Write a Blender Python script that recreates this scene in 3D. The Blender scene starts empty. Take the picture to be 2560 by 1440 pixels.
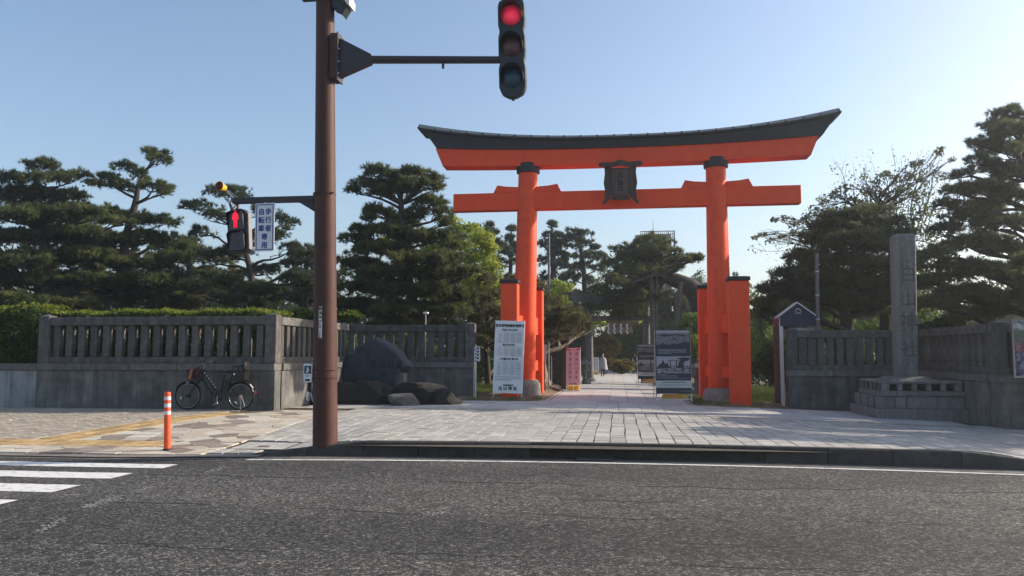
import bpy, bmesh, math, random
import numpy as np
from mathutils import Vector, Matrix, Quaternion

scene = bpy.context.scene
COL = scene.collection
random.seed(7)
RNG = np.random.default_rng(11)
PI = math.pi

# ------------------------------------------------------------------ camera, sky, sun, exposure
CAM_H = 1.4                       # eye height above the forecourt paving
FPX = 2000.0                      # focal length in pixels of the 2560 px wide photograph
PITCH = math.radians(4.745)
YAW = math.radians(7.522)
cam_data = bpy.data.cameras.new('camera')
cam = bpy.data.objects.new('camera', cam_data)
COL.objects.link(cam)
cam_data.sensor_width = 36.0
cam_data.lens = 36.0 * FPX / 2560.0
cam_data.clip_start = 0.1
cam_data.clip_end = 3000.0
cam.location = (0, 0, CAM_H)
cam.rotation_euler = (PI / 2 + PITCH, 0, YAW)
scene.camera = cam

HAZE_DENSITY = 0.0013
SUN_EL = math.radians(25.0)
SUN_AZ = math.atan2(0.93, 0.37)   # clockwise from +Y towards +X
to_sun = Vector((math.sin(SUN_AZ) * math.cos(SUN_EL), math.cos(SUN_AZ) * math.cos(SUN_EL), math.sin(SUN_EL)))
world = bpy.data.worlds.new('World')
scene.world = world
world.use_nodes = True
nt = world.node_tree
bg = nt.nodes['Background']
sky = nt.nodes.new('ShaderNodeTexSky')
sky.sky_type = 'NISHITA'
sky.sun_disc = False
sky.sun_elevation = SUN_EL
sky.sun_rotation = SUN_AZ
sky.altitude = 0.0
sky.air_density = 1.0
sky.dust_density = 1.7
sky.ozone_density = 1.5
nt.links.new(sky.outputs[0], bg.inputs[0])
bg.inputs[1].default_value = 0.148
sun_data = bpy.data.lights.new('sun', 'SUN')
sun_data.energy = 4.8
sun_data.angle = math.radians(0.5)
sun_data.color = (1.0, 0.88, 0.72)
sun = bpy.data.objects.new('sun', sun_data)
COL.objects.link(sun)
sun.rotation_euler = to_sun.to_track_quat('Z', 'Y').to_euler()
sun.location = (20, 10, 30)
scene.view_settings.view_transform = 'Standard'
scene.view_settings.look = 'None'
scene.view_settings.exposure = 0.5
scene.view_settings.gamma = 1.0
scene.view_settings.use_curve_mapping = False
scene.cycles.max_bounces = 6
scene.cycles.diffuse_bounces = 3
scene.cycles.transparent_max_bounces = 8
scene.cycles.use_denoising = True

# ------------------------------------------------------------------ measuring helpers (photo pixel -> point in the place)
_f = np.array([-math.sin(YAW) * math.cos(PITCH), math.cos(YAW) * math.cos(PITCH), math.sin(PITCH)])
_r = np.array([math.cos(YAW), math.sin(YAW), 0.0])
_u = np.cross(_r, _f)
_c = np.array([0, 0, CAM_H])

def ray(px, py):
    return _f + _r * (px - 1280) / FPX + _u * (720 - py) / FPX

def at(px, py, Y):
    d = ray(px, py)
    p = _c + d * (Y / d[1])
    return Vector(p)

def sstep(a, b, x):
    t = min(1.0, max(0.0, (x - a) / (b - a)))
    return t * t * (3 - 2 * t)

def yk(x):                        # front face of the kerb
    xx = min(8.0, max(-8.0, x))
    return 12.83 - 0.0125 * (xx + 0.5) ** 2

ROAD_Z = -0.24
def zg(x, y):                     # height of the paved ground
    z = -0.033 * max(0.0, x + 1.0) * sstep(13.0, 19.0, y)
    if x > 9.5: z = -0.033 * 10.5 * sstep(13.0, 19.0, y)
    k = 1.0 - sstep(yk(x), 17.6, y)
    z += -0.205 * sstep(-4.25, -5.75, x) * k
    z += -0.19 * sstep(5.0, 6.6, x) * k
    return z

def G(px, py, dz=0.0):            # point of the ground seen at a pixel
    z = 0.0
    for _ in range(12):
        d = ray(px, py)
        t = (z + dz - CAM_H) / d[2]
        p = _c + d * t
        z = zg(p[0], p[1])
    return Vector((p[0], p[1], z))

# ------------------------------------------------------------------ materials
MATS = {}
def mat(name, col, rough=0.7, var=0.25, scale=6.0, bump=0.0, bscale=None, metal=0.0, col2=None, streak=0.0, spec=0.5, detail=6.0, emit=None, emit_s=0.0, stretch=None, contrast=(0.3, 0.7), piece=0.0):
    if name in MATS: return MATS[name]
    m = bpy.data.materials.new(name)
    m.use_nodes = True
    n = m.node_tree.nodes; l = m.node_tree.links
    b = n['Principled BSDF']
    b.inputs['Roughness'].default_value = rough
    b.inputs['Metallic'].default_value = metal
    b.inputs['Specular IOR Level'].default_value = spec
    tc = n.new('ShaderNodeTexCoord')
    src = tc.outputs['Object']
    if stretch:
        mp = n.new('ShaderNodeMapping'); mp.inputs['Scale'].default_value = stretch
        l.new(src, mp.inputs[0]); src2 = mp.outputs[0]
    else: src2 = src
    if var > 0 or col2:
        t = n.new('ShaderNodeTexNoise'); t.inputs['Scale'].default_value = scale; t.inputs['Detail'].default_value = detail; t.inputs['Roughness'].default_value = 0.65
        l.new(src2, t.inputs['Vector'])
        r = n.new('ShaderNodeValToRGB')
        c2 = col2 or [c * (1 - var) for c in col]
        c1 = col if col2 else [min(1, c * (1 + var)) for c in col]
        r.color_ramp.elements[0].color = (*c2, 1); r.color_ramp.elements[1].color = (*c1, 1)
        r.color_ramp.elements[0].position = contrast[0]; r.color_ramp.elements[1].position = contrast[1]
        l.new(t.outputs['Fac'], r.inputs[0])
        out = r.outputs[0]
        if streak > 0:
            mp = n.new('ShaderNodeMapping'); mp.inputs['Scale'].default_value = (5.0, 5.0, 0.35)
            l.new(src, mp.inputs[0])
            t2 = n.new('ShaderNodeTexNoise'); t2.inputs['Scale'].default_value = 1.6; t2.inputs['Detail'].default_value = 5
            l.new(mp.outputs[0], t2.inputs['Vector'])
            r2 = n.new('ShaderNodeValToRGB'); r2.color_ramp.elements[0].position = 0.36; r2.color_ramp.elements[1].position = 0.62
            r2.color_ramp.elements[0].color = (1 - streak,) * 3 + (1,); r2.color_ramp.elements[1].color = (1, 1, 1, 1)
            l.new(t2.outputs['Fac'], r2.inputs[0])
            mx = n.new('ShaderNodeMix'); mx.data_type = 'RGBA'; mx.blend_type = 'MULTIPLY'; mx.inputs[0].default_value = 1.0
            l.new(out, mx.inputs[6]); l.new(r2.outputs[0], mx.inputs[7]); out = mx.outputs[2]
        if piece > 0:
            oi = n.new('ShaderNodeObjectInfo'); mr = n.new('ShaderNodeMapRange'); mr.inputs['To Min'].default_value = 1 - piece; mr.inputs['To Max'].default_value = 1 + piece
            l.new(oi.outputs['Random'], mr.inputs['Value'])
            mx = n.new('ShaderNodeMix'); mx.data_type = 'RGBA'; mx.blend_type = 'MULTIPLY'; mx.inputs[0].default_value = 1.0
            l.new(out, mx.inputs[6]); l.new(mr.outputs[0], mx.inputs[7]); out = mx.outputs[2]
        l.new(out, b.inputs['Base Color'])
    else:
        b.inputs['Base Color'].default_value = (*col, 1)
    if bump > 0:
        t3 = n.new('ShaderNodeTexNoise'); t3.inputs['Scale'].default_value = bscale or scale * 6; t3.inputs['Detail'].default_value = 5
        l.new(src, t3.inputs['Vector'])
        bp = n.new('ShaderNodeBump'); bp.inputs['Strength'].default_value = bump; bp.inputs['Distance'].default_value = 0.02
        l.new(t3.outputs['Fac'], bp.inputs['Height']); l.new(bp.outputs[0], b.inputs['Normal'])
    if emit:
        b.inputs['Emission Color'].default_value = (*emit, 1); b.inputs['Emission Strength'].default_value = emit_s
    MATS[name] = m
    return m

def leafmat(name, c1, c2, trans=0.35, scale=0.8):
    if name in MATS: return MATS[name]
    m = bpy.data.materials.new(name); m.use_nodes = True
    n = m.node_tree.nodes; l = m.node_tree.links
    b = n['Principled BSDF']; o = n['Material Output']
    tc = n.new('ShaderNodeTexCoord')
    t = n.new('ShaderNodeTexNoise'); t.inputs['Scale'].default_value = scale; t.inputs['Detail'].default_value = 8; t.inputs['Roughness'].default_value = 0.75
    l.new(tc.outputs['Object'], t.inputs['Vector'])
    r = n.new('ShaderNodeValToRGB'); r.color_ramp.elements[0].position = 0.38; r.color_ramp.elements[1].position = 0.64
    r.color_ramp.elements[0].color = (*c1, 1); r.color_ramp.elements[1].color = (*c2, 1)
    l.new(t.outputs['Fac'], r.inputs[0]); l.new(r.outputs[0], b.inputs['Base Color'])
    b.inputs['Roughness'].default_value = 0.6; b.inputs['Specular IOR Level'].default_value = 0.25
    tr = n.new('ShaderNodeBsdfTranslucent'); l.new(r.outputs[0], tr.inputs[0])
    mx = n.new('ShaderNodeMixShader'); mx.inputs[0].default_value = trans
    l.new(b.outputs[0], mx.inputs[1]); l.new(tr.outputs[0], mx.inputs[2]); l.new(mx.outputs[0], o.inputs[0])
    MATS[name] = m
    return m

def asphalt():
    m = bpy.data.materials.new('asphalt'); m.use_nodes = True
    n = m.node_tree.nodes; l = m.node_tree.links; b = n['Principled BSDF']
    b.inputs['Roughness'].default_value = 0.85; b.inputs['Specular IOR Level'].default_value = 0.35
    tc = n.new('ShaderNodeTexCoord')
    v = n.new('ShaderNodeTexVoronoi'); v.inputs['Scale'].default_value = 52.0
    l.new(tc.outputs['Object'], v.inputs['Vector'])
    sep = n.new('ShaderNodeSeparateColor'); l.new(v.outputs['Color'], sep.inputs[0])
    r = n.new('ShaderNodeValToRGB'); e = r.color_ramp.elements
    e[0].position = 0.0; e[0].color = (0.022, 0.021, 0.0195, 1)
    e[1].position = 1.0; e[1].color = (0.26, 0.245, 0.225, 1)
    e2 = e.new(0.5); e2.color = (0.046, 0.0435, 0.040, 1)
    e3 = e.new(0.84); e3.color = (0.115, 0.108, 0.098, 1)
    l.new(sep.outputs[0], r.inputs[0])
    t = n.new('ShaderNodeTexNoise'); t.inputs['Scale'].default_value = 0.45; t.inputs['Detail'].default_value = 7; t.inputs['Roughness'].default_value = 0.7
    l.new(tc.outputs['Object'], t.inputs['Vector'])
    r2 = n.new('ShaderNodeValToRGB'); r2.color_ramp.elements[0].position = 0.3; r2.color_ramp.elements[1].position = 0.7
    r2.color_ramp.elements[0].color = (0.72, 0.72, 0.73, 1); r2.color_ramp.elements[1].color = (1.2, 1.19, 1.17, 1)
    l.new(t.outputs['Fac'], r2.inputs[0])
    mx = n.new('ShaderNodeMix'); mx.data_type = 'RGBA'; mx.blend_type = 'MULTIPLY'; mx.inputs[0].default_value = 1.0
    l.new(r.outputs[0], mx.inputs[6]); l.new(r2.outputs[0], mx.inputs[7])
    # coarser chippings, wheel-polished bands and blotches of wear
    v2 = n.new('ShaderNodeTexVoronoi'); v2.inputs['Scale'].default_value = 24.0; l.new(tc.outputs['Object'], v2.inputs['Vector'])
    sp2 = n.new('ShaderNodeSeparateColor'); l.new(v2.outputs['Color'], sp2.inputs[0])
    mr2 = n.new('ShaderNodeMapRange'); mr2.inputs['To Min'].default_value = 0.74; mr2.inputs['To Max'].default_value = 1.30; l.new(sp2.outputs[1], mr2.inputs['Value'])
    mp3 = n.new('ShaderNodeMapping'); mp3.inputs['Scale'].default_value = (0.05, 0.75, 1.0); l.new(tc.outputs['Object'], mp3.inputs[0])
    t4 = n.new('ShaderNodeTexNoise'); t4.inputs['Scale'].default_value = 1.0; t4.inputs['Detail'].default_value = 4; l.new(mp3.outputs[0], t4.inputs['Vector'])
    mr4 = n.new('ShaderNodeMapRange'); mr4.inputs['From Min'].default_value = .35; mr4.inputs['From Max'].default_value = .65; mr4.inputs['To Min'].default_value = 0.74; mr4.inputs['To Max'].default_value = 1.28; l.new(t4.outputs['Fac'], mr4.inputs['Value'])
    t5 = n.new('ShaderNodeTexNoise'); t5.inputs['Scale'].default_value = 1.7; t5.inputs['Detail'].default_value = 3; t5.inputs['Distortion'].default_value = .6; l.new(tc.outputs['Object'], t5.inputs['Vector'])
    mr5 = n.new('ShaderNodeMapRange'); mr5.inputs['From Min'].default_value = .60; mr5.inputs['From Max'].default_value = .74; mr5.inputs['To Min'].default_value = 1.0; mr5.inputs['To Max'].default_value = 0.72; l.new(t5.outputs['Fac'], mr5.inputs['Value'])
    cur0 = mx.outputs[2]
    for q in (mr2, mr4, mr5):
        mq = n.new('ShaderNodeMix'); mq.data_type = 'RGBA'; mq.blend_type = 'MULTIPLY'; mq.inputs[0].default_value = 1.0
        l.new(cur0, mq.inputs[6]); l.new(q.outputs[0], mq.inputs[7]); cur0 = mq.outputs[2]
    # hairline cracks that run along the lane
    sx = n.new('ShaderNodeSeparateXYZ'); l.new(tc.outputs['Object'], sx.inputs[0])
    mp = n.new('ShaderNodeMapping'); mp.inputs['Scale'].default_value = (0.5, 0.06, 1.0); l.new(tc.outputs['Object'], mp.inputs[0])
    nz = n.new('ShaderNodeTexNoise'); nz.inputs['Scale'].default_value = 1.6; nz.inputs['Detail'].default_value = 9; nz.inputs['Roughness'].default_value = 0.62
    l.new(mp.outputs[0], nz.inputs['Vector'])
    cur = cur0
    for (y0, w, thr) in ((10.35, 0.030, 0.44), (9.3, 0.022, 0.54), (8.35, 0.022, 0.50), (7.3, 0.016, 0.52), (6.55, 0.016, 0.48)):
        a = n.new('ShaderNodeMath'); a.operation = 'MULTIPLY_ADD'; a.inputs[1].default_value = 0.9; a.inputs[2].default_value = y0 - 0.45
        l.new(nz.outputs['Fac'], a.inputs[0])
        s = n.new('ShaderNodeMath'); s.operation = 'SUBTRACT'; l.new(sx.outputs['Y'], s.inputs[0]); l.new(a.outputs[0], s.inputs[1])
        ab = n.new('ShaderNodeMath'); ab.operation = 'ABSOLUTE'; l.new(s.outputs[0], ab.inputs[0])
        lt = n.new('ShaderNodeMath'); lt.operation = 'LESS_THAN'; lt.inputs[1].default_value = w; l.new(ab.outputs[0], lt.inputs[0])
        n2 = n.new('ShaderNodeTexNoise'); n2.inputs['Scale'].default_value = 0.8; n2.inputs['Detail'].default_value = 6; l.new(tc.outputs['Object'], n2.inputs['Vector'])
        g = n.new('ShaderNodeMath'); g.operation = 'GREATER_THAN'; g.inputs[1].default_value = thr; l.new(n2.outputs['Fac'], g.inputs[0])
        mu = n.new('ShaderNodeMath'); mu.operation = 'MULTIPLY'; l.new(lt.outputs[0], mu.inputs[0]); l.new(g.outputs[0], mu.inputs[1])
        m2 = n.new('ShaderNodeMix'); m2.data_type = 'RGBA'; l.new(mu.outputs[0], m2.inputs[0]); l.new(cur, m2.inputs[6]); m2.inputs[7].default_value = (0.008, 0.008, 0.008, 1)
        cur = m2.outputs[2]
    l.new(cur, b.inputs['Base Color'])
    bp = n.new('ShaderNodeBump'); bp.inputs['Strength'].default_value = 0.9; bp.inputs['Distance'].default_value = 0.008
    l.new(v.outputs['Distance'], bp.inputs['Height']); bp.invert = True; l.new(bp.outputs[0], b.inputs['Normal'])
    return m

M_ASPHALT = asphalt()
M_STONE = mat('weathered_granite', (0.1100, 0.1033, 0.0960), 0.85, 0.5, 5.0, 0.35, 60, streak=0.25, piece=0.22)
M_STONE_CAP = mat('granite_coping', (0.1530, 0.1453, 0.1361), 0.85, 0.3, 6.0, 0.3, 60, streak=0.2, piece=0.25)
M_CONC = mat('stained_concrete', (0.1397, 0.1348, 0.1256), 0.9, 0.45, 2.2, 0.25, 40, streak=0.35, detail=9, piece=0.18)
M_KERB = mat('kerb_concrete', (0.062, 0.055, 0.05), 0.92, 0.35, 5.0, 0.3, 50, piece=0.25)
M_TILE = mat('forecourt_granite', (0.3959, 0.3762, 0.3465), 0.8, 0.2, 9.0, 0.2, 120, piece=0.13)
M_TILE2 = mat('forecourt_granite_warm', (0.3608, 0.3375, 0.3023), 0.8, 0.2, 9.0, 0.2, 120, piece=0.13)
M_TILE3 = mat('forecourt_granite_pale', (0.4590, 0.4365, 0.3960), 0.8, 0.18, 9.0, 0.2, 120, piece=0.12)
M_TILE4 = mat('mauve_tile', (0.26, 0.24, 0.28), 0.8, 0.14, 22.0, 0.2, 120)
M_SLAB = mat('path_slab_granite', (0.4836, 0.4557, 0.4232), 0.75, 0.12, 12.0, 0.12, 120, piece=0.12)
M_SLAB2 = mat('path_slab_granite_grey', (0.4464, 0.4232, 0.3999), 0.75, 0.12, 12.0, 0.12, 120, piece=0.12)
M_JOINT = mat('joint_sand', (0.085, 0.07, 0.052), 0.95, 0.35, 12.0, 0.2, 60)
M_CREAM = mat('cream_flag', (0.4730, 0.4136, 0.3312), 0.85, 0.14, 14.0, 0.2, 80, piece=0.15)
M_WHITEF = mat('pale_flag', (0.5100, 0.4760, 0.4080), 0.85, 0.12, 14.0, 0.2, 80, piece=0.12)
M_BROWNF = mat('grey_brown_flag', (0.24, 0.20, 0.165), 0.85, 0.16, 14.0, 0.2, 80, piece=0.2)
M_BUFF = mat('buff_flag', (0.4200, 0.3510, 0.2700), 0.85, 0.14, 14.0, 0.2, 80, piece=0.15)
M_BRICK = mat('beige_brick', (0.3542, 0.3087, 0.2500), 0.88, 0.28, 3.0, 0.2, 80)
M_TACT = mat('tactile_yellow', (0.40, 0.275, 0.13), 0.8, 0.3, 5.0, 0.15, 60, piece=0.2)
M_DRAIN = mat('rusty_drain', (0.13, 0.085, 0.045), 0.8, 0.35, 10.0, 0.2, 60)
M_GUTTER = mat('gutter_concrete', (0.15, 0.135, 0.115), 0.9, 0.4, 6.0, 0.3, 60)
M_PAINT = mat('road_paint', (0.70, 0.69, 0.665), 0.75, 0.12, 7.0, 0.1, 90, detail=12, col2=(0.30, 0.29, 0.28), contrast=(.33, .47))
M_DIRT = mat('bare_earth', (0.20, 0.145, 0.09), 0.95, 0.5, 2.5, 0.6, 18, detail=10)
M_GROUND = mat('park_ground', (0.105, 0.09, 0.05), 0.95, 0.5, 0.7, 0.5, 9, detail=10)
M_VERM = mat('vermilion_paint', (0.8428, 0.0784, 0.0171), 0.55, 0.09, 3.0, 0.05, 40, detail=8, spec=0.3, streak=0.04)
M_VERM_OLD = mat('vermilion_paint_scuffed', (0.8624, 0.0840, 0.0190), 0.5, 0.12, 5.0, 0.06, 40, detail=8, spec=0.3, streak=0.12)
M_BLACK = mat('black_lacquer', (0.010, 0.012, 0.016), 0.55, 0.3, 6.0, 0.05, 40)
M_COPPER = mat('dark_copper_roof', (0.024, 0.036, 0.038), 0.5, 0.35, 4.0, 0.05, 40)
M_POLE = mat('brown_pole_paint', (0.078, 0.031, 0.022), 0.62, 0.2, 4.0, 0.06, 70, detail=9, spec=0.3, streak=0.2)
M_ARM = mat('dark_brown_steel', (0.035, 0.026, 0.028), 0.5, 0.2, 8.0, 0.05, 60)
M_SIGNAL = mat('signal_grey', (0.018, 0.024, 0.025), 0.5, 0.2, 8.0)
M_DARK = mat('dark_plastic', (0.0067, 0.0067, 0.0077), 0.5, 0.2, 10.0)
M_STEEL = mat('galvanised_steel', (0.42, 0.42, 0.42), 0.4, 0.15, 20.0, metal=0.7)
M_WHITE = mat('white_board', (0.72, 0.73, 0.75), 0.5, 0.06, 4.0)
M_WHITEP = mat('white_plastic', (0.78, 0.77, 0.74), 0.45, 0.05, 6.0)
M_BLUE = mat('sign_blue', (0.02, 0.03, 0.24), 0.5, 0.05, 6.0)
M_NAVY = mat('navy_panel', (0.012, 0.018, 0.05), 0.5, 0.15, 6.0)
M_INK = mat('printing_ink', (0.02, 0.02, 0.025), 0.6, 0.0)
M_ORANGE = mat('orange_rubber', (0.80, 0.09, 0.018), 0.5, 0.08, 8.0)
M_REFL = mat('reflective_tape', (0.72, 0.72, 0.70), 0.35, 0.05, 12.0)
M_YELLOW = mat('yellow_plastic', (0.72, 0.42, 0.02), 0.4, 0.08, 8.0)
M_AMBERP = mat('amber_plastic', (0.5400, 0.2592, 0.0216), 0.4, 0.1, 8.0)
M_WOOD = mat('old_dark_wood', (0.06, 0.042, 0.036), 0.8, 0.4, 8.0, 0.3, 50, stretch=(1, 1, 0.2))
M_WOODL = mat('old_plaque_wood', (0.10, 0.075, 0.068), 0.8, 0.35, 8.0, 0.3, 50, stretch=(1, 1, 0.2))
M_BARK = mat('pine_bark', (0.055, 0.042, 0.036), 0.95, 0.55, 9.0, 0.9, 22, stretch=(1, 1, 0.35))
M_BARKL = mat('flaky_bark', (0.21, 0.165, 0.13), 0.95, 0.6, 10.0, 1.0, 16, stretch=(1, 1, 0.4))
M_ROCK = mat('blue_grey_rock', (0.0413, 0.0495, 0.0615), 0.9, 0.35, 4.0, 0.6, 18, detail=10)
M_ROCKD = mat('dark_rock', (0.0220, 0.0204, 0.0193), 0.95, 0.5, 4.0, 0.8, 14, detail=10)
M_CUT = mat('carved_letter_ink', (0.022, 0.022, 0.025), 0.9, 0.2, 10.0)
M_MONU = mat('monument_granite', (0.2093, 0.2025, 0.1930), 0.85, 0.25, 14.0, 0.3, 70, streak=0.25, piece=0.15)
M_GREYST = mat('grey_torii_stone', (0.16, 0.16, 0.155), 0.85, 0.3, 6.0, 0.3, 50, streak=0.3)
M_STRAW = mat('straw_rope', (0.22, 0.16, 0.10), 0.9, 0.35, 20.0, 0.6, 60)
M_PAPER = mat('white_paper', (0.80, 0.79, 0.76), 0.7, 0.03, 10.0)
M_PINK = mat('pink_board', (0.62, 0.40, 0.45), 0.5, 0.05, 4.0)
M_CRIM = mat('crimson_print', (0.42, 0.02, 0.07), 0.5, 0.05, 4.0)
M_BIKE = mat('bicycle_black', (0.010, 0.010, 0.012), 0.35, 0.1, 10.0)
M_TYRE = mat('tyre_rubber', (0.012, 0.012, 0.012), 0.8, 0.2, 20.0)
M_RIM = mat('aluminium_rim', (0.28, 0.28, 0.28), 0.4, 0.1, 20.0, metal=0.8)
M_SKIN = mat('skin', (0.50, 0.31, 0.22), 0.55, 0.08, 14.0)
M_HAIR = mat('black_hair', (0.012, 0.010, 0.010), 0.5, 0.2, 40.0)
M_COAT = mat('pale_grey_cloth', (0.3128, 0.3128, 0.3196), 0.85, 0.12, 14.0, 0.2, 60)
M_CLOTHD = mat('dark_cloth', (0.015, 0.016, 0.02), 0.85, 0.2, 14.0)
M_SHIRT = mat('white_cloth', (0.70, 0.70, 0.70), 0.85, 0.06, 14.0)
L_PINE = leafmat('pine_needles', (0.044, 0.064, 0.030), (0.17, 0.19, 0.06), 0.46, 1.2)  # brighter tone raised to put sunlit highlights into the needle colour
L_PINEB = leafmat('blue_pine_needles', (0.036, 0.056, 0.036), (0.11, 0.14, 0.062), 0.42, 1.2)
L_PINEW = leafmat('warm_pine_needles', (0.062, 0.075, 0.030), (0.165, 0.165, 0.065), 0.45, 1.5)
L_PINER = leafmat('hazy_pine_needles', (0.058, 0.075, 0.040), (0.19, 0.20, 0.085), 0.5, 1.3)  # lighter yellow-green copy for the right pines, their hazy paleness put into the colour
L_FRESH = leafmat('fresh_leaves', (0.16, 0.23, 0.03), (0.42, 0.45, 0.06), 0.55, 1.5)
L_GREEN = leafmat('green_leaves', (0.06, 0.11, 0.025), (0.18, 0.25, 0.05), 0.5, 1.5)
L_BROAD = leafmat('dull_broad_leaves', (0.08, 0.10, 0.05), (0.19, 0.21, 0.095), 0.5, 1.5)
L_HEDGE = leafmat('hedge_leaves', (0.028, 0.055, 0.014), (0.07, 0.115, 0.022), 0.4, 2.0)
L_TIPS = leafmat('hedge_tips', (0.10, 0.15, 0.02), (0.28, 0.30, 0.04), 0.5, 3.0)
L_AZAL = leafmat('azalea_leaves', (0.10, 0.10, 0.025), (0.34, 0.24, 0.06), 0.4, 2.0)
L_GRASS = leafmat('grass_blades', (0.06, 0.10, 0.02), (0.17, 0.21, 0.04), 0.4, 1.0)

# ------------------------------------------------------------------ object helpers
ORG = {}
def tag(o, label=None, cat=None, group=None, kind=None):
    if label: o['label'] = label
    if cat: o['category'] = cat
    if group: o['group'] = group
    if kind: o['kind'] = kind
    return o

def thing(name, loc, label, cat, group=None, kind=None):
    o = bpy.data.objects.new(name, None); COL.objects.link(o)
    o.empty_display_size = 0.3
    o.location = loc
    ORG[o.name] = Vector(loc)
    return tag(o, label, cat, group, kind)

def origin(parent):
    if parent is None: return Vector((0, 0, 0))
    return ORG[parent.name]

def link(name, me, m, parent):
    if m is not None:
        for x in (m if isinstance(m, (list, tuple)) else [m]): me.materials.append(x)
    o = bpy.data.objects.new(name, me); COL.objects.link(o)
    if parent is not None: o.parent = parent
    ORG[o.name] = origin(parent)
    return o

class MB:
    def __init__(s): s.bm = bmesh.new()
    def _merge(s, b2, M=None, mi=0):
        if M is not None: b2.transform(M)
        for f in b2.faces: f.material_index = mi
        tmp = bpy.data.meshes.new('tmp'); b2.to_mesh(tmp); b2.free(); s.bm.from_mesh(tmp); bpy.data.meshes.remove(tmp)
    def box(s, x0, x1, y0, y1, z0, z1, bev=0.0, M=None, mi=0, seg=1):
        b = bmesh.new(); bmesh.ops.create_cube(b, size=1.0)
        b.transform(Matrix.Translation(((x0 + x1) / 2, (y0 + y1) / 2, (z0 + z1) / 2)) @ Matrix.Diagonal((abs(x1 - x0), abs(y1 - y0), abs(z1 - z0), 1)))
        if bev > 0: bmesh.ops.bevel(b, geom=list(b.edges), offset=bev, segments=seg, affect='EDGES', profile=0.5)
        s._merge(b, M, mi); return s
    def hexa(s, pts, mi=0):        # 8 corner points: bottom four, then top four, same order
        v = [s.bm.verts.new(p) for p in pts]
        for q in ((3, 2, 1, 0), (4, 5, 6, 7), (0, 1, 5, 4), (1, 2, 6, 5), (2, 3, 7, 6), (3, 0, 4, 7)):
            f = s.bm.faces.new([v[i] for i in q]); f.material_index = mi
        return s
    def tube(s, pts, rad, seg=8, cap=True, mi=0, flat=None):
        pts = [Vector(p) for p in pts]
        if not isinstance(rad, (list, tuple)): rad = [rad] * len(pts)
        rings = []; up = None
        for i, p in enumerate(pts):
            d = (pts[min(i + 1, len(pts) - 1)] - pts[max(i - 1, 0)]).normalized()
            if up is None:
                up = Vector((0, 0, 1)) if abs(d.z) < 0.9 else Vector((1, 0, 0))
            a = d.cross(up)
            if a.length < 1e-5: a = d.orthogonal()
            a.normalize(); bb = d.cross(a).normalized(); up = -bb
            up = a.cross(d).normalized()
            rings.append([s.bm.verts.new(p + (a * math.cos(t) + up * math.sin(t)) * rad[i]) for t in [2 * PI * k / seg for k in range(seg)]])
        for i in range(len(rings) - 1):
            for k in range(seg):
                f = s.bm.faces.new((rings[i][k], rings[i][(k + 1) % seg], rings[i + 1][(k + 1) % seg], rings[i + 1][k])); f.material_index = mi
        if cap and rad[0] > 1e-4: s.bm.faces.new(rings[0][::-1]).material_index = mi
        if cap and rad[-1] > 1e-4: s.bm.faces.new(rings[-1]).material_index = mi
        return s
    def lathe(s, prof, seg=24, M=None, mi=0, cap0=True):   # prof: (radius, z)
        b = bmesh.new(); rings = []
        for r, z in prof:
            rings.append([b.verts.new((r * math.cos(2 * PI * k / seg), r * math.sin(2 * PI * k / seg), z)) for k in range(seg)])
        for i in range(len(rings) - 1):
            for k in range(seg): b.faces.new((rings[i][k], rings[i][(k + 1) % seg], rings[i + 1][(k + 1) % seg], rings[i + 1][k]))
        if cap0: b.faces.new(rings[0][::-1])
        b.faces.new(rings[-1])
        s._merge(b, M, mi); return s
    def prism(s, poly, M, th, mi=0, bev=0.0):   # poly (x, y) outline ccw, extruded from z=0 to z=th, placed by M
        b = bmesh.new()
        lo = [b.verts.new((x, y, 0)) for x, y in poly]; hi = [b.verts.new((x, y, th)) for x, y in poly]
        n = len(poly)
        b.faces.new(lo[::-1]); b.faces.new(hi)
        for i in range(n): b.faces.new((lo[i], lo[(i + 1) % n], hi[(i + 1) % n], hi[i]))
        bmesh.ops.recalc_face_normals(b, faces=list(b.faces))
        if bev > 0: bmesh.ops.bevel(b, geom=list(b.edges), offset=bev, segments=1, affect='EDGES')
        s._merge(b, M, mi); return s
    def torus(s, c, R, r, axis='Y', seg=40, sub=8, a0=0, a1=2 * PI, mi=0):
        pts = []
        n = seg
        full = abs(a1 - a0 - 2 * PI) < 1e-6
        rings = []
        for i in range(n if full else n + 1):
            t = a0 + (a1 - a0) * i / n
            ring = []
            for k in range(sub):
                q = 2 * PI * k / sub
                rr = R + r * math.cos(q); h = r * math.sin(q)
                p = (rr * math.cos(t), h, rr * math.sin(t)) if axis == 'Y' else (rr * math.cos(t), rr * math.sin(t), h)
                ring.append(s.bm.verts.new(Vector(c) + Vector(p)))
            rings.append(ring)
        m = len(rings)
        for i in range(m if full else m - 1):
            for k in range(sub):
                f = s.bm.faces.new((rings[i][k], rings[(i + 1) % m][k], rings[(i + 1) % m][(k + 1) % sub], rings[i][(k + 1) % sub])); f.material_index = mi
        return s
    def build(s, name, m, parent=None, smooth=35, local=False):
        bmesh.ops.recalc_face_normals(s.bm, faces=list(s.bm.faces))
        me = bpy.data.meshes.new(name); s.bm.to_mesh(me); s.bm.free()
        if parent is not None and not local: me.transform(Matrix.Translation(-origin(parent)))
        if smooth:
            me.polygons.foreach_set('use_smooth', [True] * len(me.polygons))
            me.set_sharp_from_angle(angle=math.radians(smooth))
        return link(name, me, m, parent)

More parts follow.
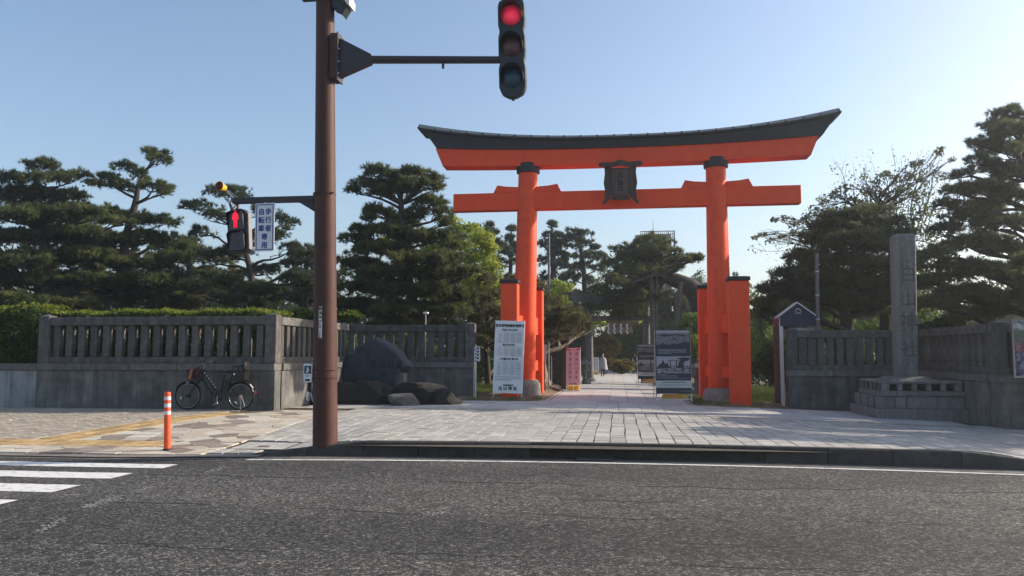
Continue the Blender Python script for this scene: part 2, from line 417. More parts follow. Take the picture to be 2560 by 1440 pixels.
def np_mesh(name, verts, nper, m, parent=None, kind=None):   # verts (n*nper, 3): separate faces of nper corners each
    verts = np.asarray(verts, dtype=np.float32).reshape(-1, 3)
    if parent is not None: verts = verts - np.array(origin(parent), dtype=np.float32)
    nv = len(verts); nf = nv // nper
    me = bpy.data.meshes.new(name)
    me.vertices.add(nv); me.vertices.foreach_set('co', verts.ravel())
    me.loops.add(nv); me.loops.foreach_set('vertex_index', np.arange(nv, dtype=np.int32))
    me.polygons.add(nf); me.polygons.foreach_set('loop_start', np.arange(0, nv, nper, dtype=np.int32))
    me.update(calc_edges=True)
    o = link(name, me, m, parent)
    if kind: o['kind'] = kind
    return o

def facing(p, yaw=0.0, tilt=0.0):   # local x = right, local y = up, local z = towards the road (-Y), turned by yaw about the vertical
    M = Matrix(((1, 0, 0, 0), (0, 0, -1, 0), (0, 1, 0, 0), (0, 0, 0, 1)))
    return Matrix.Translation(p) @ Matrix.Rotation(yaw, 4, 'Z') @ Matrix.Rotation(tilt, 4, 'Y') @ M

TEXTC = {}
def text_bm(body, size, off=0.0, space=1.0, line=1.0, ext=0.001):
    cu = bpy.data.curves.new('t', 'FONT'); cu.body = body; cu.size = size; cu.align_x = 'CENTER'; cu.align_y = 'CENTER'
    cu.offset = off; cu.space_character = space; cu.space_line = line; cu.resolution_u = 2; cu.extrude = ext; cu.fill_mode = 'FRONT'
    o = bpy.data.objects.new('t', cu); COL.objects.link(o)
    bpy.context.view_layer.update()
    me = bpy.data.meshes.new_from_object(o.evaluated_get(bpy.context.evaluated_depsgraph_get()))
    bpy.data.objects.remove(o); bpy.data.curves.remove(cu)
    b = bmesh.new(); b.from_mesh(me); bpy.data.meshes.remove(me)
    return b

def put_text(mb, body, size, M, off=0.0, space=1.0, line=1.0, sx=1.0, ext=0.001, mi=0):
    """lettering; OFF thickens the strokes by laying slightly shifted copies on each other"""
    b = text_bm(body, size, 0.0, space, line, ext)
    b.transform(Matrix.Diagonal((sx, 1, 1, 1)))
    me = bpy.data.meshes.new('tmp'); b.to_mesh(me); b.free()
    for i, (dx, dy) in enumerate(((0, 0), (off, 0), (-off, 0), (0, off), (0, -off)) if off else ((0, 0),)):
        b2 = bmesh.new(); b2.from_mesh(me); mb._merge(b2, M @ Matrix.Translation((dx, dy, .0004 * i)), mi)
    bpy.data.meshes.remove(me)

def copy_tree(o, parent=None):
    c = o.copy(); COL.objects.link(c)
    ORG[c.name] = ORG[o.name].copy()
    if parent is not None: c.parent = parent
    for ch in [x for x in ALLCH.get(o.name, [])]: copy_tree(ch, c)
    return c
ALLCH = {}
# ------------------------------------------------------------------ ground, road, kerb
def grid_mesh(name, xs, ys, zf, m, kind='structure'):
    vs = [(x, y, zf(x, y)) for y in ys for x in xs]
    nx = len(xs)
    fs = [(j * nx + i, j * nx + i + 1, (j + 1) * nx + i + 1, (j + 1) * nx + i) for j in range(len(ys) - 1) for i in range(nx - 1)]
    me = bpy.data.meshes.new(name); me.from_pydata(vs, [], fs); me.update()
    me.polygons.foreach_set('use_smooth', [True] * len(fs))
    o = link(name, me, m, None); o['kind'] = kind
    return o

xs = [-500, -250, -120, -60, -40, -30, -24] + [-20 + 0.5 * i for i in range(80)] + [20, 24, 30, 40, 60, 120, 250, 500]
ys = [-300, -60, -20, -8, 12.2, 12.6] + [13.4 + 0.5 * i for i in range(36)] + [32, 36, 42, 50, 60, 80, 120, 300, 600]
def ground_z(x, y):
    if y < 13.0: return -0.42
    z = zg(x, y) - 0.055
    if y > 20.5 and (x < -2.15 or x > 2.15):
        z += 0.05 * (math.sin(x * 1.7 + y) * math.sin(y * 1.3) + 0.3) * sstep(23.0, 26.0, y)
    return z
ground = grid_mesh('ground', xs, ys, ground_z, M_GROUND)

road = grid_mesh('road', [-60, -30, -15, 0, 15, 30, 60], [-6, 0, 6, 12.0, 12.98], lambda x, y: ROAD_Z, M_ASPHALT)

# gutter strip between the asphalt and the kerb
def strip(name, fa, fb, z, m, x0, x1, n=60, parent=None, kind='structure'):
    vs = []; fs = []
    for i in range(n + 1):
        x = x0 + (x1 - x0) * i / n
        za = z(x) if callable(z) else z
        vs += [(x, fa(x), za), (x, fb(x), za)]
    for i in range(n): fs.append((2 * i, 2 * i + 2, 2 * i + 3, 2 * i + 1))
    me = bpy.data.meshes.new(name); me.from_pydata(vs, [], fs); me.update()
    o = link(name, me, m, parent)
    if kind: o['kind'] = kind
    return o
gutter = strip('gutter', lambda x: yk(x) - 0.36, lambda x: yk(x) + 0.1, ROAD_Z + 0.004, M_GUTTER, -24, 24, 100)
edge_line = strip('road_edge_line', lambda x: yk(x) - 0.56, lambda x: yk(x) - 0.45, ROAD_Z + 0.008, M_PAINT, -5.75, 20, 60)

# zebra crossing: separate painted bars, each with a slightly ragged edge
crossing = thing('road_crosswalk', (-7, 10, ROAD_Z), None, None, None, 'structure')
for (y0, y1, xe) in ((10.93, 11.34, -6.52), (9.94, 10.44, -6.66), (8.88, 9.42, -6.70), (7.86, 8.38, -6.72), (6.8, 7.34, -6.74)):
    n = 46; top = []; bot = []
    for i in range(n + 1):
        x = -19.0 + (xe + 19.0) * i / n
        top.append((x, y1 + random.uniform(-0.012, 0.012), ROAD_Z + 0.006)); bot.append((x, y0 + random.uniform(-0.018, 0.018), ROAD_Z + 0.006))
    vs = bot + top; fs = [(i, i + 1, n + 2 + i, n + 1 + i) for i in range(n)]
    me = bpy.data.meshes.new('painted_bar'); me.from_pydata(vs, [], fs); me.transform(Matrix.Translation(-origin(crossing))); me.update()
    link('painted_bar', me, M_PAINT, crossing)

# flecks of worn-off old paint on the carriageway
vs = []
for (px0, py0, px1, py1, n) in ((215, 1268, 300, 1243, 150), (95, 1330, 160, 1298, 90), (515, 1182, 560, 1168, 70), (1060, 1290, 1120, 1278, 30), (330, 1232, 380, 1218, 40)):
    for _ in range(n):
        f = random.random(); d = ray(px0 + (px1 - px0) * f + random.gauss(0, 6), py0 + (py1 - py0) * f + random.gauss(0, 2.5)); t = (ROAD_Z - CAM_H) / d[2]; p = _c + d * t
        a = random.uniform(.006, .022); b = random.uniform(.005, .015); r = random.random() * 3
        vs += [(p[0] + a * math.cos(r + q) , p[1] + b * math.sin(r + q) * 1.4, ROAD_Z + 0.005) for q in (0, 1.5, 3.1, 4.6)]
me = bpy.data.meshes.new('worn_road_marking'); me.from_pydata(vs, [], [(4 * i, 4 * i + 1, 4 * i + 2, 4 * i + 3) for i in range(len(vs) // 4)]); me.update()
o = link('worn_road_marking', me, mat('worn_paint', (0.34, 0.33, 0.31), .85, .2, 20), None); o['kind'] = 'structure'
# kerb of long stones
kerb = thing('kerb', (0, 12.8, ROAD_Z), None, None, None, 'structure')
def ztop(x): return zg(x, yk(x) + 0.1) + 0.002
x = -5.9
while x < 14.0:
    L = 0.9; x1 = x + L
    g = 0.005
    xa, xb = x + g, x1 - g
    ya, yb = yk(xa), yk(xb)
    za, zb = max(ztop(xa), ROAD_Z + 0.015), max(ztop(xb), ROAD_Z + 0.015)
    jit = random.uniform(-0.004, 0.004)
    mb = MB()
    ch = 0.022
    B = [(xa, ya, -0.5), (xb, yb, -0.5), (xb, yb + 0.15, -0.5), (xa, ya + 0.15, -0.5)]
    Mi = [(xa, ya + jit, max(za - ch, -0.3)), (xb, yb + jit, max(zb - ch, -0.3)), (xb, yb + 0.15, zb - 0.004), (xa, ya + 0.15, za - 0.004)]
    T = [(xa, ya + ch, za), (xb, yb + ch, zb), (xb, yb + 0.149, zb), (xa, ya + 0.149, za)]
    mb.hexa(B + Mi); mb.hexa(Mi + T)
    bmesh.ops.remove_doubles(mb.bm, verts=mb.bm.verts, dist=0.0005)
    mb.build('kerb_stone', M_KERB, kerb, smooth=0)
    x = x1

# drain grate in the gutter
gp = at(1483, 1151, 12.56)
grate = thing('drain_grate', (gp.x, 12.60, ROAD_Z), 'black slotted drain grate set in the gutter against the raised kerb', 'drain grate')
gx0, gx1 = at(1436, 1151, 12.6).x, at(1532, 1151, 12.6).x
yy = yk(gp.x)
mb = MB(); mb.box(gx0, gx1, yy - 0.30, yy - 0.03, ROAD_Z + 0.004, ROAD_Z + 0.009); mb.build('pit_shade', M_INK, grate, 0)  # flat black sheet, shade below the bars put into its colour
mb = MB()
for a, b2, c2, d2 in ((gx0, gx1, yy - 0.30, yy - 0.285), (gx0, gx1, yy - 0.045, yy - 0.03), (gx0, gx0 + 0.015, yy - 0.285, yy - 0.045), (gx1 - 0.015, gx1, yy - 0.285, yy - 0.045)): mb.box(a, b2, c2, d2, ROAD_Z + 0.009, ROAD_Z + 0.02)
mb.build('frame', M_ARM, grate, 0)
ns = 15
for i in range(ns):
    xx = gx0 + 0.03 + (gx1 - gx0 - 0.06) * i / (ns - 1)
    mb = MB(); mb.hexa([(xx, yy - 0.285, ROAD_Z + 0.009), (xx + 0.014, yy - 0.285, ROAD_Z + 0.009), (xx + 0.034, yy - 0.045, ROAD_Z + 0.009), (xx + 0.02, yy - 0.045, ROAD_Z + 0.009), (xx, yy - 0.285, ROAD_Z + 0.03), (xx + 0.014, yy - 0.285, ROAD_Z + 0.03), (xx + 0.034, yy - 0.045, ROAD_Z + 0.03), (xx + 0.02, yy - 0.045, ROAD_Z + 0.03)])
    mb.build('bar', M_STEEL, grate, 0)

# ------------------------------------------------------------------ paving: every stone a block that follows the ground
def paver_bm(mb, poly, zoff, th=0.05, inset=0.006, mi=0, tilt=None):
    n = len(poly)
    cx = sum(p[0] for p in poly) / n; cy = sum(p[1] for p in poly) / n
    tx, ty = tilt or (0, 0)
    def zz(p): return zg(p[0], p[1]) + zoff + tx * (p[0] - cx) + ty * (p[1] - cy)
    bm = mb.bm
    lo = [bm.verts.new((p[0], p[1], zz(p) - th)) for p in poly]
    tp = [bm.verts.new((p[0], p[1], zz(p))) for p in poly]
    fs = [bm.faces.new(tp)]
    for i in range(n):
        j = (i + 1) % n
        fs.append(bm.faces.new((lo[i], lo[j], tp[j], tp[i])))
    for f in fs: f.material_index = mi

def lay(parent, stones, name, mats, limit, order):
    """the first LIMIT stones by ORDER become parts of their own, the rest one joined part"""
    stones.sort(key=order)
    for s in stones[:limit]:
        mb = MB(); paver_bm(mb, s[0], s[2], tilt=s[3]); mb.build(name, mats[s[1]], parent, smooth=0)
    if stones[limit:]:
        mb = MB()
        for s in stones[limit:]: paver_bm(mb, s[0], s[2], mi=s[1], tilt=s[3])
        o = mb.build(name + '_field', mats, parent, smooth=0); o['kind'] = 'stuff'

def rect(x0, x1, y0, y1, g=0.006):
    return [(x0 + g, y0 + g), (x1 - g, y0 + g), (x1 - g, y1 - g), (x0 + g, y1 - g)]

def wall_front(x):                # nearest wall or kerb behind the forecourt at this X
    if x < -8.72: return 19.46
    return 25.0
DRAIN_Y = 20.15
bed = strip('forecourt_bed', lambda x: yk(x) + 0.12, lambda x: 13.3, lambda x: zg(x, yk(x) + 0.2) - 0.018, M_JOINT, -24, 20, 120)
bxs = [-24, -20, -17] + [-15 + 0.4 * i for i in range(75)] + [16, 20]
bys = [12.62 + 0.35 * i for i in range(40)]
def bed_z(x, y): return zg(x, y) - 0.022 if y > yk(x) + 0.13 else zg(x, yk(x) + 0.2) - 0.06
bedm = grid_mesh('paving_bed', bxs, bys, bed_z, M_JOINT)
bpy.data.objects.remove(bed)

MANHOLE = (-6.62, -5.58, 12.98, 13.86)
forecourt = thing('forecourt_pavement', (0, 15, 0), None, None, None, 'structure')
stones = []
W = 0.262
x = -6.7
ci = 0
while x < 11.5:
    x1 = x + W
    y = yk((x + x1) / 2) + 0.155
    yend = DRAIN_Y
    if x < -4.9: y += 0.0
    first = True
    while y < yend - 0.02:
        L = random.choice((0.18, 0.26, 0.34, 0.42, 0.52, 0.62))
        if first and random.random() < .5: L *= 0.55
        first = False
        y2 = min(y + L, yend)
        if yend - y2 < 0.12: y2 = yend
        r = random.random()
        mi = 0 if r < .62 else (1 if r < .8 else 2)
        if 2.0 < x < 2.9 and 17.4 < y < 18.0 or 1.3 < x < 2.0 and 17.7 < y < 18.2: mi = 3
        dy = 0.012 * math.sin(ci * 2.3 + y * 1.9)
        if not (MANHOLE[0] - .02 < x + W / 2 < MANHOLE[1] + .02 and MANHOLE[2] - .1 < (y + y2) / 2 < MANHOLE[3] + .05):
            dx = 0.008 * math.sin(y * 2.1 + ci)
            stones.append(([(x + 0.009 + dx, y + 0.005), (x1 - 0.009 + dx, y + 0.005), (x1 - 0.009 + dx, y2 - 0.005), (x + 0.009 + dx, y2 - 0.005)], mi, random.uniform(-0.0035, 0.0035), (random.uniform(-.008, .008), random.uniform(-.008, .008))))
        y = y2
    x = x1; ci += 1
# border course behind the drain
x = -8.6
while x < 8.8:
    stones.append((rect(x, x + 0.262, DRAIN_Y + 0.14, DRAIN_Y + 0.62, 0.006), random.choice((0, 1, 2)), random.uniform(-.002, .002), (0, 0)))
    x += 0.262
lay(forecourt, stones, 'tile', [M_TILE, M_TILE2, M_TILE3, M_TILE4], 290, lambda s: s[0][0][1] - 0.15 * 0 + (0 if -7.2 < s[0][0][0] < 6.2 else 30))
drain = strip('surface_drain', lambda x: DRAIN_Y, lambda x: DRAIN_Y + 0.135, lambda x: zg(x, DRAIN_Y) - 0.002, M_DRAIN, -8.7, 8.8, 60)

path = thing('path', (0, 30, 0), None, None, None, 'structure')
stones = []
S = 0.60
rows = []
y = DRAIN_Y + 0.68
while y < 76.0:
    if y < 24.2: xa, xb = -8.4, 8.4
    else: xa, xb = -2.1, 2.1
    ncol = int(round((xb - xa) / S))
    for c in range(ncol):
        x0 = xa + (xb - xa) * c / ncol; x1 = xa + (xb - xa) * (c + 1) / ncol
        stones.append((rect(x0, x1, y, y + 0.92, 0.006), random.choice((0, 0, 1)), random.uniform(-.003, .003), (0, 0)))
    y += 0.92
lay(path, stones, 'slab', [M_SLAB, M_SLAB2], 290, lambda s: s[0][0][1] + (0 if -5.5 < s[0][0][0] < 5.2 else 20))
pb = grid_mesh('path_bed', [-8.4, -5, -2.1, -1, 0, 1, 2.1, 5, 8.4], [20.8, 22, 24.25], lambda x, y: zg(x, y) - 0.013, M_JOINT)
pb2 = grid_mesh('path_bed', [-2.1, -1, 0, 1, 2.1], [24.25, 30, 40, 60, 77], lambda x, y: zg(x, y) - 0.013, M_JOINT)
# thin pale edging of the path
for sx in (-1, 1):
    mb = MB()
    o = strip('path_edging', lambda x: 24.2, lambda x: 76.0, lambda x: zg(x, 30) + 0.006, M_TILE3, sx * 2.12, sx * 2.22, 1)

# ---- the corner pavement left of the forecourt: crazy flags, tactile blocks, small bricks
side = thing('corner_pavement', (-9, 15, -0.1), None, None, None, 'structure')
def clip(poly, a, b, c):          # keep a*x + b*y <= c
    out = []
    for i in range(len(poly)):
        p, q = poly[i], poly[(i + 1) % len(poly)]
        dp = a * p[0] + b * p[1] - c; dq = a * q[0] + b * q[1] - c
        if dp <= 0: out.append(p)
        if dp * dq < 0:
            t = dp / (dp - dq); out.append((p[0] + (q[0] - p[0]) * t, p[1] + (q[1] - p[1]) * t))
    return out
def shrink(poly, g):
    n = len(poly)
    cx = sum(p[0] for p in poly) / n; cy = sum(p[1] for p in poly) / n
    out = list(poly)
    for i in range(n):
        p, q = poly[i], poly[(i + 1) % n]
        ex, ey = q[0] - p[0], q[1] - p[1]; L = math.hypot(ex, ey)
        if L < 1e-6: continue
        nx, ny = ey / L, -ex / L
        out = clip(out, nx, ny, nx * p[0] + ny * p[1] - g)
        if len(out) < 3: return []
    return out
# tactile strips: one along the crossing edge, one slanting back to the entrance
TA = (-13.5, 13.05, -7.95, 13.72)           # x0, y0, x1, y1 of the straight strip
sl0 = Vector((-10.35, 13.72)); sl1 = Vector((-9.2, 18.4)); sdir = (sl1 - sl0).normalized(); snor = Vector((-sdir.y, sdir.x))
SLW = 0.42
def in_tact(x, y, m=0.0):
    if TA[0] - m < x < TA[2] + m and TA[1] - m < y < TA[3] + m: return True
    v = Vector((x, y)) - sl0
    return -0.1 < v.dot(sdir) < (sl1 - sl0).length + m and abs(v.dot(snor)) < SLW + m
pts = []
tries = 0
while tries < 14000 and len(pts) < 640:
    tries += 1
    p = (random.uniform(-15.5, -6.72), random.uniform(12.4, 19.4))
    if all((p[0] - q[0]) ** 2 * 0.55 + (p[1] - q[1]) ** 2 * 1.3 > 0.30 ** 2 for q in pts): pts.append(p)
flags = []
def brick_zone(x, y): return y > 13.72 and snor.x * x + snor.y * y > snor.dot(sl0) + SLW
SUB = [((-15.4, -6.72), (TA[3] + 0.01, 19.44)), ((-15.4, -6.72), (12.2, TA[1] - 0.01)), ((TA[2] + 0.01, -6.72), (TA[1], TA[3]))]
for p in pts:
    cell = [(p[0] - 2, p[1] - 2), (p[0] + 2, p[1] - 2), (p[0] + 2, p[1] + 2), (p[0] - 2, p[1] + 2)]
    for q in pts:
        if q is p or abs(q[0] - p[0]) > 3 or abs(q[1] - p[1]) > 3: continue
        a, b2 = q[0] - p[0], q[1] - p[1]
        cell = clip(cell, a, b2, (q[0] ** 2 + q[1] ** 2 - p[0] ** 2 - p[1] ** 2) / 2)
        if len(cell) < 3: break
    if len(cell) < 3: continue
    r = random.random()
    mi = 0 if r < .36 else (1 if r < .6 else (2 if r < .86 else 3))
    for (xr, yr) in SUB:
        c = clip(clip(clip(clip(cell, 1, 0, xr[1]), -1, 0, -xr[0]), 0, 1, yr[1]), 0, -1, -yr[0])
        if len(c) < 3: continue
        if yr[0] > 13.5:          # cut along the slanting tactile strip
            a = clip(c, snor.x, snor.y, snor.dot(sl0) - SLW); b3 = clip(c, -snor.x, -snor.y, -(snor.dot(sl0) + SLW))
            parts = [a, b3]
        else: parts = [c]
        for c2 in parts:
            if len(c2) < 3: continue
            lo = min(q[1] - yk(q[0]) for q in c2)
            if lo < 0.02: c2 = [(q[0], max(q[1], yk(q[0]) + 0.02)) for q in c2]
            cx = sum(q[0] for q in c2) / len(c2); cy = sum(q[1] for q in c2) / len(c2)
            if brick_zone(cx, cy): continue
            c2 = shrink(c2, 0.008)
            if len(c2) < 3: continue
            ar = abs(sum(c2[i][0] * c2[(i + 1) % len(c2)][1] - c2[(i + 1) % len(c2)][0] * c2[i][1] for i in range(len(c2)))) / 2
            if ar < 0.012: continue
            flags.append((c2, mi, random.uniform(-.003, .003), (random.uniform(-.006, .006), random.uniform(-.006, .006))))
lay(side, flags, 'flagstone', [M_CREAM, M_WHITEF, M_BROWNF, M_BUFF], 290, lambda s: s[0][0][1])
# small bricks at the far left
mb = MB(); n = 0
y = 13.74; rr = 0
while y < 19.42:
    x = -22.0 + (0.11 if rr % 2 else 0)
    while x < -8.0:
        pl = clip(rect(x, x + 0.218, y, y + 0.109, 0.004), -snor.x, -snor.y, -(snor.dot(sl0) + SLW + .006))
        if len(pl) > 2: paver_bm(mb, pl, random.uniform(-.003, .003))
        x += 0.222
    y += 0.112; rr += 1
o = mb.build('brick_field', M_BRICK, side, smooth=0); o['kind'] = 'stuff'
# tactile blocks with raised dots
def tactile(cx, cy, ang, s=0.33):
    mb = MB()
    c, sn = math.cos(ang), math.sin(ang)
    h = s / 2 - 0.004
    poly = [(cx + c * a - sn * b2, cy + sn * a + c * b2) for a, b2 in ((-h, -h), (h, -h), (h, h), (-h, h))]
    paver_bm(mb, poly, 0.001)
    for i in range(5):
        for j in range(5):
            a = (i - 2) * 0.062; b2 = (j - 2) * 0.062
            x, y = cx + c * a - sn * b2, cy + sn * a + c * b2
            z = zg(x, y) + 0.002
            v = [mb.bm.verts.new((x + 0.017 * math.cos(t), y + 0.017 * math.sin(t), z - 0.002)) for t in (0, PI / 2, PI, 3 * PI / 2)]
            w = [mb.bm.verts.new((x + 0.010 * math.cos(t), y + 0.010 * math.sin(t), z + 0.005)) for t in (0, PI / 2, PI, 3 * PI / 2)]
            mb.bm.faces.new(w)
            for k in range(4): mb.bm.faces.new((v[k], v[(k + 1) % 4], w[(k + 1) % 4], w[k]))
    mb.build('tactile_block', M_TACT, side, smooth=0)
x = TA[2] - 0.168
while x > TA[0]:
    for k in range(2): tactile(x, TA[1] + 0.168 + 0.336 * k, 0)
    x -= 0.336
t = 0.17
while t < (sl1 - sl0).length:
    for k in (-0.5, 0.5):
        p = sl0 + sdir * t + snor * (k * 0.40 * 2 * 0.5)
        tactile(p.x, p.y, math.atan2(sdir.y, sdir.x), 0.34)
    t += 0.345
# apron between flags and road (smooth cement lip)
lip = strip('gutter_lip', lambda x: yk(x) - 0.25, lambda x: yk(x) + 0.03, ROAD_Z + 0.022, mat('lip_cement', (0.21, 0.185, 0.16), 0.9, 0.3, 6.0, 0.2, 60), -24, -5.7, 60)

# inspection cover set into the forecourt tiles
mh = thing('inspection_cover', ((MANHOLE[0] + MANHOLE[1]) / 2, (MANHOLE[2] + MANHOLE[3]) / 2, -0.2), 'square tile-filled inspection cover with a dark lifting hole beside the brown signal pole', 'manhole cover')
mb = MB()
for (a, b2, c2, d2) in ((MANHOLE[0], MANHOLE[1], MANHOLE[2], MANHOLE[2] + 0.03), (MANHOLE[0], MANHOLE[1], MANHOLE[3] - 0.03, MANHOLE[3]), (MANHOLE[0], MANHOLE[0] + 0.03, MANHOLE[2] + .03, MANHOLE[3] - .03), (MANHOLE[1] - 0.03, MANHOLE[1], MANHOLE[2] + .03, MANHOLE[3] - .03)):
    paver_bm(mb, [(a, c2), (b2, c2), (b2, d2), (a, d2)], 0.003)
mb.build('frame', M_ARM, mh, 0)
for i in range(3):
    for j in range(3):
        x0 = MANHOLE[0] + .04 + (MANHOLE[1] - MANHOLE[0] - .08) * i / 3; x1 = MANHOLE[0] + .04 + (MANHOLE[1] - MANHOLE[0] - .08) * (i + 1) / 3
        y0 = MANHOLE[2] + .04 + (MANHOLE[3] - MANHOLE[2] - .08) * j / 3; y1 = MANHOLE[2] + .04 + (MANHOLE[3] - MANHOLE[2] - .08) * (j + 1) / 3
        mb = MB(); paver_bm(mb, rect(x0, x1, y0, y1, .006), 0.0); mb.build('tile', random.choice((M_TILE, M_TILE3)), mh, 0)
mb = MB(); cx, cy = (MANHOLE[0] + MANHOLE[1]) / 2, MANHOLE[2] + .38
paver_bm(mb, [(cx + .11 * math.cos(t), cy + .06 * math.sin(t)) for t in [2 * PI * k / 14 for k in range(14)]], 0.006); mb.build('lifting_hole', M_DRAIN, mh, 0)

# bare earth beds beside the path and its stones
def bed_of_earth(name, outline, h):
    mb = MB()
    xs_ = [p[0] for p in outline]; ys_ = [p[1] for p in outline]
    x0, x1, y0, y1 = min(xs_), max(xs_), min(ys_), max(ys_)
    nx, ny = int((x1 - x0) / 0.2) + 1, int((y1 - y0) / 0.2) + 1
    g = {}
    for j in range(ny + 1):
        for i in range(nx + 1):
            X = x0 + (x1 - x0) * i / nx; Y = y0 + (y1 - y0) * j / ny
            e = min(X - x0, x1 - X, Y - y0, y1 - Y)
            g[i, j] = mb.bm.verts.new((X, Y, zg(X, Y) - 0.03 + h * sstep(0, 0.5, e) + 0.03 * math.sin(X * 5 + Y * 3) * math.sin(Y * 4.1 - X) * sstep(0, .6, e)))
    for j in range(ny):
        for i in range(nx): mb.bm.faces.new((g[i, j], g[i + 1, j], g[i + 1, j + 1], g[i, j + 1]))
    o = mb.build(name, M_DIRT, None, 60); o['kind'] = 'structure'
bed_of_earth('earth_ground', [(-5.6, 24.05), (-2.26, 40)], 0.09)
bed_of_earth('earth_ground', [(2.26, 24.1), (5.4, 40)], 0.05)
# ------------------------------------------------------------------ stone fences on concrete walls
def stone_fence(p0, p1, z0, normal, nbal, label, group, posts=(True, True), panel=1.9, end_cap=True):
    """p0 -> p1: the foot of the front face; normal: unit vector towards the viewer side"""
    p0 = Vector((p0[0], p0[1], 0)); p1 = Vector((p1[0], p1[1], 0))
    L = (p1 - p0).length; d = (p1 - p0).normalized(); n = Vector((normal[0], normal[1], 0))
    t = thing('stone_fence', (p0.x, p0.y, z0), label, 'stone fence', group)
    M = Matrix(((d.x, -n.x, 0, p0.x), (d.y, -n.y, 0, p0.y), (0, 0, 1, z0), (0, 0, 0, 1)))   # local: x along, y into the wall, z up
    # base panels
    k = max(1, int(round(L / panel)))
    for i in range(k):
        a, b = L * i / k, L * (i + 1) / k
        MB().box(a + .005, b - .005, 0.0, 0.36, -0.45, 0.985, 0.006, M).build('wall_panel', M_CONC, t, 0)
    k2 = max(1, int(round(L / 1.25)))
    for i in range(k2):
        a, b = L * i / k2, L * (i + 1) / k2
        o = random.uniform(-.004, .004)
        MB().box(a + .004, b - .004, -0.045 + o, 0.41, 0.987, 1.165, 0.012, M).build('coping_stone', M_STONE_CAP, t, 0)
    a, b = (0.30 if posts[0] else 0.0), (L - 0.30 if posts[1] else L)
    MB().box(a + .002, b - .002, 0.04, 0.30, 1.167, 1.335, 0.012, M).build('bottom_rail', M_STONE, t, 0)
    MB().box(a + .002, b - .002, 0.03, 0.31, 2.165, 2.385, 0.014, M).build('top_rail', M_STONE, t, 0)
    me = None
    sp = (b - a) / nbal
    for i in range(nbal):
        x = a + sp * (i + 0.5)
        if me is None:
            mb = MB(); mb.box(-0.092, 0.092, -0.085, 0.085, 1.337, 2.163, 0.012)
            o = mb.build('baluster', M_STONE, t, 0, local=True); me = o.data
        else:
            o = bpy.data.objects.new('baluster', me); COL.objects.link(o); o.parent = t; ORG[o.name] = ORG[t.name]
        o.matrix_local = Matrix.Translation(-origin(t)) @ M @ Matrix.Translation((x + random.uniform(-.006, .006), 0.17 + random.uniform(-.006, .006), 0)) @ Matrix.Rotation(random.uniform(-.02, .02), 4, 'Z')
    for use, x in ((posts[0], 0.15), (posts[1], L - 0.15)):
        if not use: continue
        mb = MB(); mb.box(x - .15, x + .15, 0.005, 0.325, 1.168, 2.42, 0.012, M)
        mb.hexa([M @ Vector(q) for q in ((x - .135, .02, 2.42), (x + .135, .02, 2.42), (x + .135, .31, 2.42), (x - .135, .31, 2.42), (x - .02, .155, 2.47), (x + .02, .155, 2.47), (x + .02, .175, 2.47), (x - .02, .175, 2.47))])
        mb.build('post', M_STONE, t, 0)
    return t
FG = 'stone balustrade fences around the shrine entrance'
YF = 19.52
XL = at(92, 900, YF).x; XC = at(686, 1000, YF).x
stone_fence((XL, YF), (XC, YF), 0.0, (0, -1), 17, 'long grey stone fence in shade behind the parked bicycle', FG)
stone_fence((XC, YF + 0.42), (XC, 25.2), 0.0, (1, 0), 14, 'short stone fence return with sunlit side, half hidden by the brown pole', FG, posts=(False, False))
XB = at(1186, 900, 25.6).x
stone_fence((XC - 0.3, 25.6), (XB, 25.6), -0.02, (0, -1), 12, 'dark stone fence right behind the engraved boulder', FG, posts=(False, True))
# low wall that goes on to the left without a balustrade
t = thing('low_wall', (-24, YF, 0), 'low grey concrete wall with pale patch below the tall hedge', 'wall')
for i in range(5):
    a = XL - 2.1 * (i + 1); MB().box(a + .005, a + 2.095, YF + .01, YF + .36, -.4, .98, .006).build('wall_panel', mat('patched_concrete', (0.30, 0.31, 0.32), 0.9, 0.3, 1.2, 0.2, 40, streak=0.4), t, 0)
    MB().box(a + .004, a + 2.096, YF - .035, YF + .41, .982, 1.16, .012).build('coping_stone', M_STONE_CAP, t, 0)
# right side (the ground falls a little there)
ZR = -0.25
YB2 = 25.5; YC2 = 20.4
XR0 = at(1972, 1000, YB2).x; XR1 = at(2492, 1000, YC2).x
stone_fence((XR0, YB2), (XR1 + 0.3, YB2), ZR, (0, -1), 13, 'shaded stone fence behind the tall stone pillar with a pale lichen patch on its post', FG, posts=(True, False))
stone_fence((XR1, YB2 - .03), (XR1, YC2 + 0.42), ZR, (-1, 0), 12, 'foreshortened stone fence return right of the tall stone pillar', FG, posts=(False, False))
stone_fence((XR1, YC2), (XR1 + 7.0, YC2), ZR, (0, -1), 18, 'stone fence with corner post under the poster board', FG, posts=(True, False))

